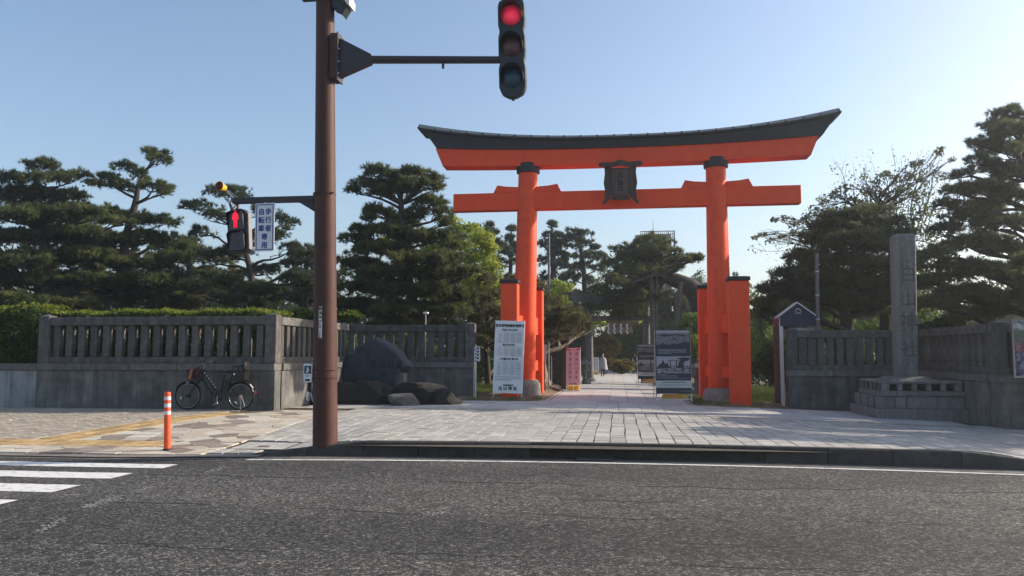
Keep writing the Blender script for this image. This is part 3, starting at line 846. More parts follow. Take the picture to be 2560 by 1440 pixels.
# ------------------------------------------------------------------ the vermilion torii
TY = 27.0; FY = 25.5; RY = 28.5
tor = thing('torii_gate', (0, TY, 0), 'tall vermilion torii gate with black curved roof beam over the path', 'torii')
zc = 7.9
def pillar(pxb, pxt, cap_px, zb):
    b = at(pxb, 983, TY); tp = at(pxt, 425, TY)
    pb_ = Vector((b.x, TY, zb)); pt_ = Vector((tp.x, TY, 7.75))
    return pb_, pt_
PL = pillar(1308, 1320.5, 0, 0.1); PR = pillar(1803, 1789.5, 0, -0.15)
for (pb_, pt_) in (PL, PR):
    mb = MB(); n = 10
    pts = [pb_.lerp(pt_, i / n) for i in range(n + 1)]
    pts[0].z += 0.42
    mb.tube(pts, [0.405 - 0.075 * (i / n) for i in range(n + 1)], 40)
    mb.build('pillar', M_VERM_OLD, tor, 40)
    # black collar under the beam
    mb = MB(); M = Matrix.Translation((pt_.x, TY, 7.60))
    mb.lathe([(0.345, 0.0), (0.40, 0.02), (0.405, 0.30), (0.36, 0.34)], 40, M); mb.build('collar', M_BLACK, tor, 40)
    # rounded stone footing
    mb = MB(); M = Matrix.Translation((pb_.x, TY, pb_.z))
    mb.lathe([(0.60, -0.35), (0.60, 0.18), (0.57, 0.33), (0.49, 0.44), (0.42, 0.46)], 32, M); mb.build('stone_footing', mat('footing_stone', (0.27, 0.25, 0.22), 0.85, 0.3, 8.0, 0.3, 50), tor, 50)
# curved beams: sections swept along X
def zcurve(zmid, up):
    return lambda u: zmid + up * (abs(u) ** 2.3)
xl = at(1048, 312, TY).x; xr = at(2098, 276, TY).x
xm = (at(1321, 430, TY).x + at(1790, 430, TY).x) / 2
half = (xr - xl) / 2
xm = (xl + xr) / 2
def swept(name, xa, xb, sec, m, slant, n=48, up=None):
    """sec: list of (y, z) corners, ccw seen from +X; slant(z) shifts the ends outwards"""
    mb = MB(); rings = []
    for i in range(n + 1):
        ring = []
        for (y, z) in sec:
            a = xa - slant(z); b = xb + slant(z)
            X = a + (b - a) * i / n
            u = (X - xm) / half
            ring.append(mb.bm.verts.new((X, TY + y, z + UP(z) * abs(u) ** 2.4)))
        rings.append(ring)
    k = len(sec)
    for i in range(n):
        for j in range(k): mb.bm.faces.new((rings[i][j], rings[i][(j + 1) % k], rings[i + 1][(j + 1) % k], rings[i + 1][j]))
    mb.bm.faces.new(rings[0]); mb.bm.faces.new(rings[-1][::-1])
    return mb.build(name, m, tor, 30)
zs0 = at(1550, 414, TY).z; zs1 = at(1550, 375, TY).z; zk0 = zs1; zk1 = at(1550, 347, TY).z
def UP(z): return float(np.interp(z, [zs0, zs1, zs1 + .27, zs1 + .5], [.13, .24, .56, .63]))
print('torii z', zs0, zs1, zk1, xl, xr, PL, PR)
# lower red beam of the lintel (shimaki)
swept('lintel_beam', at(1112, 418, TY).x, at(2022, 392, TY).x, [(-0.33, zs0), (0.33, zs0), (0.33, zs1), (-0.33, zs1)], M_VERM, lambda z: max(0, (z - zs0)) * 0.30 + (0.10 if z > zs0 + .1 else 0))
# black top beam and its copper roof
zm_ = zk0 + 0.27
swept('top_beam', at(1097, 376, TY).x, at(2050, 345, TY).x, [(-0.40, zk0 + .002), (0.40, zk0 + .002), (0.46, zm_), (-0.46, zm_)], M_BLACK, lambda z: (z - zk0) * 1.55)
xa, xb = at(1054, 335, TY).x, at(2092, 300, TY).x
swept('roof_edge', xa + 0.02, xb - 0.02, [(-0.60, zm_ + .002), (0.60, zm_ + .002), (0.62, zm_ + 0.05), (-0.62, zm_ + 0.05)], M_COPPER, lambda z: (z - zm_) * 0.5)
swept('roof', xa, xb, [(-0.55, zm_ + .052), (0.55, zm_ + .052), (0.06, zk1 + 0.14), (-0.06, zk1 + 0.14)], M_COPPER, lambda z: (z - zm_) * 0.25)
for i in range(26):               # small upstands where the roof sheets meet
    X = xa + 0.08 + (xb - xa - 0.16) * i / 25; u = (X - xm) / half; dz = UP(zm_) * abs(u) ** 2.4
    MB().box(X - .03, X + .03, TY - 0.655, TY - 0.56, zm_ + .055 + dz, zm_ + 0.11 + dz, 0.006).build('roof_clip', M_COPPER, tor, 0)
# tie beam (nuki) with wedges
zn0 = at(1550, 524, TY).z; zn1 = at(1550, 482, TY).z
zn0 = 6.20; zn1 = 6.80
zn0 = (at(1136, 528, TY).z + at(2000, 513, TY).z) / 2; zn1 = (at(1136, 487, TY).z + at(2000, 466, TY).z) / 2
xa2, xb2 = at(1136, 507, TY).x, at(2000, 490, TY).x
MB().box(xa2, xb2, TY - .20, TY + .20, zn0, zn1, 0.015).build('tie_beam', M_VERM, tor, 0)
for (pb_, pt_) in (PL, PR):
    f = (zn1 - pb_.z) / (pt_.z - pb_.z); pc = pb_.lerp(pt_, f).x
    for s in (-1, 1):
        prof = [(0.30, 0.002), (1.17, 0.002), (1.03, 0.27), (0.75, 0.22), (0.30, 0.19)]
        poly = [(s * a, b) for a, b in prof]
        if s < 0: poly = poly[::-1]
        M = facing((pc, TY + 0.17, zn1))
        mb = MB(); mb.prism(poly, M, 0.34, bev=0.008); mb.build('wedge', M_VERM, tor, 0)
# brace posts in front of and behind each pillar, joined to it by short beams
zcap = at(1274, 697, FY).z
for (pb_, pt_, pf, zb, pw) in ((PL[0], PL[1], 1275, 0.09, 0.27), (PR[0], PR[1], 1848, -0.09, 0.30)):
    xf = at(pf, 850, FY).x
    s = 1 if xf > pb_.x else -1
    for yy_, bx in ((FY, xf), (RY, at(1339 if pf < 1500 else 1769, 850, RY).x)):
        mb = MB(); mb.box(bx - pw, bx + pw, yy_ - .27, yy_ + .27, zb - .35, zcap - .16, 0.02); post = mb.build('brace_post', M_VERM, tor, 0)
        mb = MB(); mb.box(bx - pw - .035, bx + pw + .035, yy_ - .31, yy_ + .31, zcap - .158, zcap - .045, 0.012)
        mb.hexa([(bx - pw - .03, yy_ - .30, zcap - .045), (bx + pw + .03, yy_ - .30, zcap - .045), (bx + pw + .03, yy_ + .30, zcap - .045), (bx - pw - .03, yy_ + .30, zcap - .045), (bx - pw + .1, yy_ - .1, zcap - .01), (bx + pw - .1, yy_ - .1, zcap - .01), (bx + pw - .1, yy_ + .1, zcap - .01), (bx - pw + .1, yy_ + .1, zcap - .01)])
        mb.build('post_cap', M_BLACK, post, 0)
    xr_ = at(1339 if pf < 1500 else 1769, 850, RY).x
    for (za, zb2) in ((zcap - 1.75, zcap - 1.15), (0.75, 1.10)):
        for (ya, xa_, yb_, xb_) in ((FY + .272, xf, TY, pb_.x), (RY - .272, xr_, TY, pb_.x)):
            w = 0.13
            z2 = za if za > 1.2 else za + zb
            z3 = zb2 if za > 1.2 else zb2 + zb
            mb = MB(); mb.hexa([(xa_ - w, ya, z2), (xa_ + w, ya, z2), (xb_ + w, yb_, z2), (xb_ - w, yb_, z2), (xa_ - w, ya, z3), (xa_ + w, ya, z3), (xb_ + w, yb_, z3), (xb_ - w, yb_, z3)])
            mb.build('brace_beam', M_VERM, tor, 0)
# front face plates that show where the brace beams come through
for (px, zz) in ((1271, 760), (1862, 800), (1862, 905)):
    pass

# wooden name plaque hung between the beams
pq = at(1551, 455, TY - 0.62)
plq = thing('name_plaque', tuple(pq), 'old dark wooden name plaque with carved frame hung under the black roof beam', 'plaque')
sc = 27.0 / 2000 * 1.0
def plM(dy): return facing((pq.x, pq.y + dy, pq.z), 0.0) @ Matrix.Rotation(math.radians(9), 4, 'X')
u = sc
mb = MB(); mb.prism([(-22 * u, -32 * u), (22 * u, -32 * u), (22 * u, 34 * u), (-22 * u, 34 * u)], plM(0), 0.06, bev=.006); mb.build('board', M_WOODL, plq, 0)
for s in (-1, 1):
    prof = [(22, -36), (40, -46 - 8), (43, -56), (44, -50), (39, -40), (38.5, -30), (37, -24), (40, -8), (41, -2), (40, 4), (38, 20), (37.5, 24), (39, 26), (37.5, 29), (39, 32), (38, 40), (22, 40)]
    poly = [(s * a * u, b * u) for a, b in prof]
    if s < 0: poly = poly[::-1]
    mb = MB(); mb.prism(poly, plM(-0.0), 0.10, bev=0.004); mb.build('side_frame', M_WOOD, plq, 0)
prof = [(-52, 38), (-53, 46), (-44, 48), (-20, 47), (0, 53), (20, 47), (44, 49), (54, 47), (50, 38), (20, 36), (0, 40), (-20, 36)]
mb = MB(); mb.prism([(a * u, b * u) for a, b in prof][::-1], plM(-0.02), 0.20, bev=0.005); mb.build('top_frame', M_WOOD, plq, 0)
mb = MB(); mb.prism([(-22 * u, -44 * u), (22 * u, -44 * u), (20 * u, -33 * u), (-20 * u, -33 * u)], plM(0), 0.09, bev=.005); mb.build('bottom_frame', M_WOOD, plq, 0)
mb = MB()
for (a, b, c, d) in ((-22, -19.5, -32, 34), (19.5, 22, -32, 34), (-19.5, 19.5, 31.5, 34), (-19.5, 19.5, -32, -29.5)):
    mb.prism([(a * u, c * u), (b * u, c * u), (b * u, d * u), (a * u, d * u)], plM(0) @ Matrix.Translation((0, 0, .06)), 0.03)
mb.build('inner_border', M_WOOD, plq, 0)
mb = MB(); put_text(mb, '白\n山\n神\n社', 0.19, plM(0) @ Matrix.Translation((0, 0, .063)), off=0.004, line=0.78, ext=0.004); mb.build('lettering', M_CUT, plq, 0)
# ------------------------------------------------------------------ brown signal pole and what it carries
PY = 12.78
pbot = at(813, 1108, PY); ptop = at(814, 0, PY)
zpb = zg(pbot.x, PY) - 0.05
pole = thing('signal_pole', (pbot.x, PY, zpb), 'thick brown steel signal pole at the kerb corner with two side arms', 'signal pole')
topx = at(814, 0, PY).x; ztp = 7.9
P0 = Vector((pbot.x, PY, zpb)); P1 = Vector((topx + (topx - pbot.x) * 0.1, PY, ztp))
def pc(z): return P0.lerp(P1, (z - zpb) / (ztp - zpb))
def pr(z): return 0.203 - 0.048 * min(1, (z - zpb) / (7.0 - zpb))
mb = MB(); mb.tube([pc(zpb + (ztp - zpb) * i / 12) for i in range(13)], [pr(zpb + (ztp - zpb) * i / 12) for i in range(13)], 40); mb.build('pole_shaft', M_POLE, pole, 40)
for py in (486, 925, 944):         # riveted steel bands
    z = at(813, py, PY).z
    mb = MB(); mb.lathe([(pr(z) + .001, -.012), (pr(z) + .006, -.01), (pr(z) + .006, .01), (pr(z) + .001, .012)], 40, Matrix.Translation(pc(z)))
    for k in range(9):
        a = -PI * 0.5 - 1.1 + 2.2 * k / 8
        c = pc(z) + Vector((math.cos(a), math.sin(a), 0)) * (pr(z) + .008)
        mb.box(c.x - .008, c.x + .008, c.y - .008, c.y + .008, c.z - .007, c.z + .007)
    mb.build('band', M_POLE, pole, 40)
zz = at(845, 486, PY).z
mb = MB(); c = pc(zz) + Vector((0.13, -0.14, 0)); mb.tube([c, c + Vector((.05, -.03, -.01)), c + Vector((.08, -.03, .01))], .012, 8); mb.tube([c + Vector((.02, -.03, -.03)), c + Vector((.07, -.04, .0))], .008, 6); mb.build('band_clamp', M_ARM, pole, 30)
# number plate of the pole
lab = at(812, 806, PY - .2)
zl0, zl1 = at(812, 846, PY).z, at(812, 768, PY).z
mb = MB()
rr = pr((zl0 + zl1) / 2) + .003
for (za, zb) in ((zl0, zl0 + (zl1 - zl0) * .54), (zl0 + (zl1 - zl0) * .56, zl1)):
    cs = []
    for k in range(6):
        a = -PI / 2 - .06 - 0.15 + 0.30 * k / 5
        cs.append((math.cos(a) * rr, math.sin(a) * rr))
    for k in range(5):
        c = pc((za + zb) / 2)
        mb.bm.faces.new([mb.bm.verts.new((c.x + x, c.y + y, z)) for (x, y, z) in ((*cs[k], za), (*cs[k + 1], za), (*cs[k + 1], zb), (*cs[k], zb))])
plate = mb.build('number_plate', M_WHITEP, pole, 0)
hz = (zl1 - zl0)
mb = MB()
c = pc((zl0 + zl1) / 2)
for i, ch in enumerate('新潟市'):
    put_text(mb, ch, 0.058, facing((c.x - .012, PY - rr - .004, zl1 - hz * (.075 + .137 * i))), off=.0015)
for i, ch in enumerate(('1', '6', '4', '-', '1', '3', '8')):
    put_text(mb, ch, 0.055, facing((c.x - .014, PY - rr - .004, zl0 + hz * (.495 - .078 * i))), off=.0015)
mb.build('lettering', M_INK, plate, 0)
# upper arm: flange box, tapering gusset, arm tube
zf0, zf1 = at(855, 205, PY).z, at(855, 87, PY).z
xf = at(846, 150, PY).x
mb = MB(); mb.box(xf - .10, xf + .01, PY - .16, PY + .16, zf0 + .02, zf1 - .02, .01); mb.build('arm_flange', M_POLE, pole, 0)
mb = MB(); mb.box(xf + .012, xf + .035, PY - .15, PY + .15, zf0, zf1, .004); mb.build('flange_plate', M_ARM, pole, 0)
xg = at(930, 150, PY).x; za0, za1 = at(930, 160, PY).z, at(930, 138, PY).z
mb = MB(); mb.hexa([(xf + .036, PY - .075, zf0 + .08), (xg, PY - .06, za0), (xg, PY + .06, za0), (xf + .036, PY + .075, zf0 + .08), (xf + .036, PY - .075, zf1 - .08), (xg, PY - .06, za1), (xg, PY + .06, za1), (xf + .036, PY + .075, zf1 - .08)]); mb.build('gusset', M_ARM, pole, 0)
for (dx, dz) in ((.03, -.1), (.03, .12), (.03, -.3), (.03, .3)):
    for s in (-1, 1):
        z = (zf0 + zf1) / 2 + dz
        mb = MB(); mb.lathe([(.016, 0), (.016, .02), (.008, .03)], 6, Matrix.Translation((xf + .036, PY + s * .125, z)) @ Matrix.Rotation(PI / 2, 4, 'Y')); mb.build('bolt', M_STEEL, pole, 30)
xe = at(1262, 150, PY).x; ze = at(1250, 150.5, PY).z
mb = MB(); mb.tube([(xg - .05, PY, (za0 + za1) / 2), (xe, PY, ze)], [.068, .06], 16); mb.build('upper_arm', M_ARM, pole, 40)
xs_ = at(1108, 160, PY).x
mb = MB(); mb.box(xs_ - .02, xs_ + .02, PY - .02, PY + .02, ze - .095, ze - .02, .003); mb.build('drain_plug', M_ARM, pole, 0)
# lower arm to the left
xl0 = at(796, 515, PY).x; xl1 = at(583, 500, PY).x
zl_t, zl_b = at(700, 492, PY).z, at(700, 507, PY).z
mb = MB(); mb.box(xl1, xl0 + .05, PY - .05, PY + .05, zl_b, zl_t, .012); mb.build('lower_arm', M_ARM, pole, 0)
xk = at(748, 510, PY).x; zk_ = at(790, 532, PY).z
mb = MB(); mb.prism([(xk, zl_b - .001), (xl0 - .03, zk_), (xl0 + .04, zk_ - .01), (xl0 + .04, zl_b - .001)], Matrix(((1, 0, 0, 0), (0, 0, -1, PY + .04), (0, 1, 0, 0), (0, 0, 0, 1))), .08); mb.build('lower_gusset', M_ARM, pole, 0)
mb = MB(); mb.box(xl0 - .075, xl0 + .04, PY - .07, PY + .07, zk_ + .02, zl_t + .05, .008); mb.build('lower_flange', M_POLE, pole, 0)
# stub of another fitting that leaves the picture at the top left, and the shaded back of a white lamp housing
zt = at(790, 1, PY).z
mb = MB(); mb.box(at(757, 1, PY).x, pc(zt).x - .1, PY - .04, PY + .04, zt - .004, zt + .05, .004); mb.build('bracket', M_ARM, pole, 0)
hb = at(868, 5, PY)
hd = thing('lamp_housing', (hb.x, PY, hb.z), 'white curved lamp hood fixed at the top of the brown pole', 'lamp hood')
def hood_poly(pp, y0, dep, m, nm):
    mb = MB(); mb.prism([(at(a, b, PY).x, at(a, b, PY).z) for a, b in pp][::-1], Matrix(((1, 0, 0, 0), (0, 0, 1, y0), (0, 1, 0, 0), (0, 0, 0, 1))), dep, bev=.006); mb.build(nm, m, hd, 0)
hood_poly([(833, -30), (858, -28), (874, -14), (882, 4), (881, 22), (875, 20), (868, 9), (852, 4), (833, 3)], PY - .16, .30, M_WHITEP, 'hood')
hood_poly([(836, 3.5), (852, 4.5), (867.5, 9.5), (875, 21), (861, 44), (853, 33), (836, 25)], PY - .12, .22, M_SIGNAL, 'hood_lining')
mb = MB(); mb.tube([(hb.x - .22, PY, hb.z + .2), (hb.x - .02, PY, hb.z + .2)], .03, 10); mb.build('arm', M_ARM, hd, 40)

# three-lamp traffic light
SY = PY - 0.05
s_top, s_bot = at(1277, -4, SY), at(1282, 246, SY)
sig = thing('traffic_light', (s_bot.x, SY, s_bot.z), 'vertical traffic light with its red lamp lit over the road', 'traffic light')
ax = (s_top - s_bot); Hs = ax.length; ax.normalize()
rx_ = Vector((ax.z, 0, -ax.x)).normalized()
fr = Vector((0, -1, 0))
MS = Matrix(((rx_.x, ax.x, fr.x, s_bot.x), (rx_.y, ax.y, fr.y, s_bot.y), (rx_.z, ax.z, fr.z, s_bot.z), (0, 0, 0, 1)))   # x right, y up along the body, z towards the road
Wd = 0.225
out = [(-.06, .02), (.06, .02), (.17, .08)]
right = []
y = .10
sg = (Hs - .12) / 3
for k in range(3):
    y0 = .10 + sg * k
    right += [(Wd - .03 if k == 0 else Wd - .022, y0 + .02), (Wd, y0 + .10), (Wd, y0 + sg - .10), (Wd - .022, y0 + sg - .02)]
poly = out + right + [(.14, Hs), (-.14, Hs)] + [(-a, b) for a, b in right[::-1]] + [(-.17, .08)]
mb = MB(); mb.prism(poly, MS @ Matrix.Translation((0, 0, -.13)), .13, bev=.012); mb.build('housing', M_SIGNAL, sig, 30)
mb = MB(); mb.prism([(-.022, -.015), (.022, -.015), (.022, .03), (-.022, .03)], MS @ Matrix.Translation((0, 0, -.09)), .05); mb.build('bottom_plug', M_SIGNAL, sig, 0)
def lensmat(name, c, em, s):
    m = mat(name, c, 0.35, 0.0, emit=em, emit_s=s); return m
LR = lensmat('red_lens_lit', (0.55, 0.02, 0.05), None, 0)
n_ = LR.node_tree.nodes; l_ = LR.node_tree.links
tc = n_.new('ShaderNodeTexCoord'); gr = n_.new('ShaderNodeTexGradient'); gr.gradient_type = 'SPHERICAL'
mp = n_.new('ShaderNodeMapping'); mp.vector_type = 'POINT'
l_.new(tc.outputs['Object'], mp.inputs[0]); l_.new(mp.outputs[0], gr.inputs[0])
rp = n_.new('ShaderNodeValToRGB'); rp.color_ramp.elements[0].color = (0.16, 0.006, 0.02, 1); rp.color_ramp.elements[1].color = (0.95, 0.02, 0.07, 1); rp.color_ramp.elements[0].position = .15; rp.color_ramp.elements[1].position = .85
l_.new(gr.outputs[0], rp.inputs[0]); l_.new(rp.outputs[0], n_['Principled BSDF'].inputs['Emission Color']); n_['Principled BSDF'].inputs['Emission Strength'].default_value = 0.42
LENS_MP = mp
cols = [('green_lens', (0.006, 0.05, 0.08)), ('amber_lens', (0.10, 0.035, 0.03)), ('red', None)]
for k in range(3):
    cy = .10 + sg * (k + .5) - 0.005
    C_ = MS @ Vector((0, cy, 0.0))
    mb = MB(); mb.lathe([(.175, 0.004), (.172, .02), (.12, .045), (.06, .058), (.0, .062)][:-1] + [(.012, .061)], 36, MS @ Matrix.Translation((0, cy, 0)))
    if k == 2:
        o = mb.build('lens', LR, sig, 60)
        loc = MS @ Vector((.01, cy - .02, .05)) - origin(sig)
        LENS_MP.inputs['Scale'].default_value = (5.5, 5.5, 5.5); LENS_MP.inputs['Location'].default_value = tuple(-5.5 * v for v in loc)
    else: o = mb.build('lens', mat(cols[k][0], cols[k][1], 0.3, 0.15, 30.0), sig, 60)
    # visor: an open hood over the upper part of the lens
    mb = MB(); n = 28
    for i in range(n):
        a0 = math.radians(-28) + math.radians(236) * i / n; a1 = math.radians(-28) + math.radians(236) * (i + 1) / n
        def dep(a): return .02 + .20 * max(0.0, 0.30 + 0.70 * math.sin(a)) ** 0.8
        for ra in (.190, .183):
            q = [(ra * math.cos(a0), cy + ra * math.sin(a0), .001), (ra * math.cos(a1), cy + ra * math.sin(a1), .001), (ra * 1.0 * math.cos(a1), cy + ra * math.sin(a1) - .02, dep(a1)), (ra * math.cos(a0), cy + ra * math.sin(a0) - .02, dep(a0))]
            mb.bm.faces.new([mb.bm.verts.new(MS @ Vector(p)) for p in q])
    mb.build('visor', M_SIGNAL, sig, 40)
    mb = MB(); mb.tube([MS @ Vector((.222, cy - .1, -.02)), MS @ Vector((.236, cy - .1, -.02)), MS @ Vector((.236, cy - .04, -.02))], .006, 6); mb.build('door_catch', M_STEEL, sig, 30)

# pedestrian light under the lower arm
QY = PY - .03
q_top = at(590, 522, QY); q_bot = at(594, 634, QY)
ped = thing('pedestrian_light', (q_bot.x, QY, q_bot.z), 'pedestrian light showing a red standing man, hung from the lower arm', 'pedestrian light')
ax = (q_top - q_bot); Hq = ax.length; ax.normalize(); rx_ = Vector((ax.z, 0, -ax.x)).normalized()
MQ = Matrix(((rx_.x, ax.x, 0, q_bot.x), (0, 0, -1, QY), (rx_.z, ax.z, 0, q_bot.z), (0, 0, 0, 1))) 
MQ = Matrix.Translation(q_bot) @ Matrix.Rotation(math.radians(-7), 4, 'Z') @ Matrix.Translation(-q_bot) @ MQ
wq = .185
poly = [(-wq + .04, 0), (wq - .04, 0), (wq, .05), (wq, Hq - .09), (wq - .05, Hq - .03), (wq - .10, Hq), (-wq + .06, Hq), (-wq, Hq - .06), (-wq, .05)]
mb = MB(); mb.prism(poly, MQ @ Matrix.Translation((0, 0, -.16)), .16, bev=.012); mb.build('housing', M_DARK, ped, 30)
mb = MB(); mb.prism([(wq + .002, .06), (wq + .03, .06), (wq + .03, Hq - .10), (wq + .002, Hq - .06)], MQ @ Matrix.Translation((0, 0, -.12)), .10, bev=.004); mb.build('side_louvre', mat('grey_louvre', (0.20, 0.19, 0.19), .6, .2, 20), ped, 0)
for (ya, yb) in ((.10, .15), (Hq - .24, Hq - .19)):
    mb = MB(); mb.prism([(wq + .008, ya), (wq + .02, ya), (wq + .02, yb), (wq + .008, yb)], MQ @ Matrix.Translation((0, 0, -.018)), .004); mb.build('slot', M_INK, ped, 0)
pm = mat('pedestrian_glass', (0.035, 0.03, 0.034), 0.3, 0.3, 40.0)
for k, y0 in enumerate((.06, Hq * .5 + .02)):
    h = Hq * .40
    poly = [(-wq + .035, y0), (wq - .055, y0), (wq - .045, y0 + .03), (wq - .045, y0 + h - .05), (wq - .08, y0 + h), (-wq + .06, y0 + h), (-wq + .035, y0 + h - .03)]
    mb = MB(); mb.prism(poly, MQ @ Matrix.Translation((0, 0, .002)), .012, bev=.003); mb.build('lens', pm, ped, 0)
    # hood of each lens
    mb = MB(); pts = [(-wq + .028, y0 + .02), (-wq + .028, y0 + h - .03), (-wq + .06, y0 + h + .008), (wq - .078, y0 + h + .008), (wq - .036, y0 + h - .05), (wq - .036, y0 + .02)]
    for i in range(5):
        a, b = pts[i], pts[i + 1]
        d0 = .08 if 0 < i < 5 else .02; d1 = .08 if i < 4 else .02
        mb.bm.faces.new([mb.bm.verts.new(MQ @ Vector(p)) for p in ((*a, .0), (*b, .0), (b[0], b[1], d1), (a[0], a[1], d0))])
    mb.build('hood', M_DARK, ped, 0)
man = [(0, .315), (.022, .305), (.028, .283), (.022, .264), (.030, .258), (.052, .240), (.062, .165), (.060, .140), (.046, .142), (.040, .17), (.036, .13), (.032, .02), (.040, 0), (.006, 0), (.003, .115)]
poly = [(a, b) for a, b in man] + [(-a, b) for a, b in man[::-1][:-1]]
mb = MB(); y0 = Hq * .5 + .05
mb.prism([(a * 1.0 - .012, y0 + .01 + b * .97) for a, b in poly], MQ @ Matrix.Translation((0, 0, .016)), .003); mb.build('lit_figure', mat('red_led_figure', (0.5, 0.01, 0.03), 0.5, 0, emit=(1.0, 0.015, 0.05), emit_s=0.6), ped, 0)
walk = [(0, .30), (.02, .29), (.02, .262), (.035, .24), (.062, .17), (.05, .16), (.026, .2), (.022, .14), (.062, .02), (.085, .01), (.05, 0), (.004, .10), (-.04, .0), (-.075, .01), (-.02, .13), (-.02, .2), (-.05, .16), (-.06, .17), (-.03, .24), (-.018, .262), (-.02, .29)]
mb = MB(); mb.prism([(a * 1.0 - .008, .075 + b * .9) for a, b in walk], MQ @ Matrix.Translation((0, 0, .016)), .003); mb.build('dark_figure', mat('unlit_led_figure', (0.06, 0.055, 0.06), 0.5, 0), ped, 0)
mb = MB(); c = MQ @ Vector((-.03, Hq - .01, -.08)); mb.tube([c, c + Vector((0, 0, .10)), c + Vector((-.03, 0, .13))], [.035, .03, .028], 10); mb.build('hanger', M_ARM, ped, 40)
c = MQ @ Vector((-.09, Hq - .005, -.05))
mb = MB(); mb.tube([c, c + Vector((-.03, -.02, .07)), c + Vector((.03, -.02, .11)), c + Vector((.07, 0, .03))], .009, 6); mb.build('cable', M_STEEL, ped, 40)

# acoustic horn on the end of the lower arm
hp = at(555, 468, PY - .05)
horn = thing('horn_speaker', tuple(hp), 'small yellow horn speaker perched on the end of the lower signal arm', 'speaker')
MH = Matrix.Translation(hp) @ Matrix.Rotation(math.radians(-6), 4, 'Z') @ Matrix.Rotation(PI / 2 - .08, 4, 'X')
mb = MB()
mb.lathe([(.076, .085), (.079, .088), (.079, .08), (.066, .02), (.056, -.04), (.05, -.075), (.042, -.08)], 28, MH, cap0=False); o = mb.build('horn', M_YELLOW, horn, 40)
mb = MB(); mb.lathe([(.074, .087), (.055, .05), (.03, .035), (.028, .052), (.004, .058)], 28, MH, cap0=False); mb.build('horn_mouth', mat('rust_brown_mouth', (0.16, 0.045, 0.03), 0.6, 0.2, 20), horn, 40)
mb = MB(); b0 = MH @ Vector((0, 0, -.07)); mb.tube([b0, b0 + Vector((.06, .02, -.07)), Vector((xl1 + .03, PY, zl_t - .02))], .014, 8); mb.tube([b0 + Vector((.02, 0, -.03)), b0 + Vector((.09, .0, -.05)), Vector((xl1 + .08, PY, zl_t))], .007, 6); mb.build('bracket', M_STEEL, horn, 40)

# hanging plate: pedestrians and bicycles only
w0, w1 = at(637, 570, PY - .04), at(687, 570, PY - .04)
zt_, zb_ = at(660, 508, PY - .04).z, at(660, 628, PY - .04).z
hs = thing('hanging_sign', ((w0.x + w1.x) / 2, PY - .04, zt_), 'white plate with blue frame and blue characters hung beside the pedestrian light', 'sign')
cx = (w0.x + w1.x) / 2; hw = (w1.x - w0.x) / 2; hh = (zt_ - zb_) / 2; cz = (zt_ + zb_) / 2
MM = facing((cx, PY - .04, cz), math.radians(-4)) @ Matrix.Rotation(math.radians(.6), 4, 'Z')
MB().box(-hw, hw, -hh, hh, -.006, .006, .003, MM).build('plate', M_WHITE, hs, 0)
mb = MB(); e = .02; t_ = .014
for (a, b, c, d) in ((-hw + e, hw - e, hh - e - t_, hh - e), (-hw + e, hw - e, -hh + e, -hh + e + t_), (-hw + e, -hw + e + t_, -hh + e + t_, hh - e - t_), (hw - e - t_, hw - e, -hh + e + t_, hh - e - t_)): mb.box(a, b, c, d, .007, .009, 0, MM)
mb.build('frame', M_BLUE, hs, 0)
mb = MB(); st = hh * 2 / 6.1
for i, ch in enumerate('歩行者'): put_text(mb, ch, .118, MM @ Matrix.Translation((.066, hh - .10 - st * (.55 + i * 1.06) + .02, .008)), off=.003)
for i, ch in enumerate('自転車'): put_text(mb, ch, .118, MM @ Matrix.Translation((-.060, hh - .10 - st * (.55 + i * 1.06) + .02, .008)), off=.003)
for i, ch in enumerate('専用'): put_text(mb, ch, .118, MM @ Matrix.Translation((0, hh - .10 - st * (3.73 + i * 1.06) + .02, .008)), off=.003)
mb.build('lettering', M_BLUE, hs, 0)
mb = MB(); mb.box(-.02, .02, hh, hh + .03, -.02, .004, .002, MM); mb.box(-.012, .012, hh + .02, hh + .13, -.075, -.06, .002, MM); mb.build('clamp', M_STEEL, hs, 0)

# push button box for pedestrians
bx0, bx1 = at(760, 930, PY - .05), at(784, 930, PY - .05)
zb1, zb0 = at(770, 910, PY - .05).z, at(770, 956, PY - .05).z
pbx = thing('push_button_box', ((bx0.x + bx1.x) / 2, PY - .05, zb0), 'white push button box with blue walking figure strapped to the brown pole', 'push button')
w = (bx1.x - bx0.x) / 2; h = zb1 - zb0
MP_ = facing(((bx0.x + bx1.x) / 2, PY - .10, zb0), math.radians(-10))
mb = MB(); mb.prism([(-w + .016, 0), (w - .016, 0), (w - .004, .02), (w, h), (-w, h), (-w + .006, .02)], MP_ @ Matrix.Translation((0, 0, -.09)), .09, bev=.006); mb.build('case', M_WHITEP, pbx, 0)
mb = MB(); mb.box(-w + .02, w - .016, h * .47, h - .028, .001, .004, 0, MP_); pl_ = mb.build('pictogram_plate', mat('pictogram_blue', (0.02, 0.035, 0.09), .5, 0.05), pbx, 0)
fig = [(.0, .95), (.05, 1.0), (.1, .95), (.08, .88), (.15, .8), (.2, .62), (.4, .38), (.36, .34), (.12, .52), (.1, .45), (.24, .04), (.12, .04), (.02, .34), (-.12, .04), (-.26, .04), (-.08, .46), (-.08, .8)]
mb = MB(); mb.prism([(a * .11, h * .49 + b * .115) for a, b in fig][::-1], MP_ @ Matrix.Translation((-.005, 0, .0045)), .002); mb.build('walking_figure', M_WHITEP, pl_, 0)
mb = MB(); mb.box(-.04, .045, h * .07, h * .19, .001, .006, 0, MP_); mb.build('button_window', M_INK, pbx, 0)
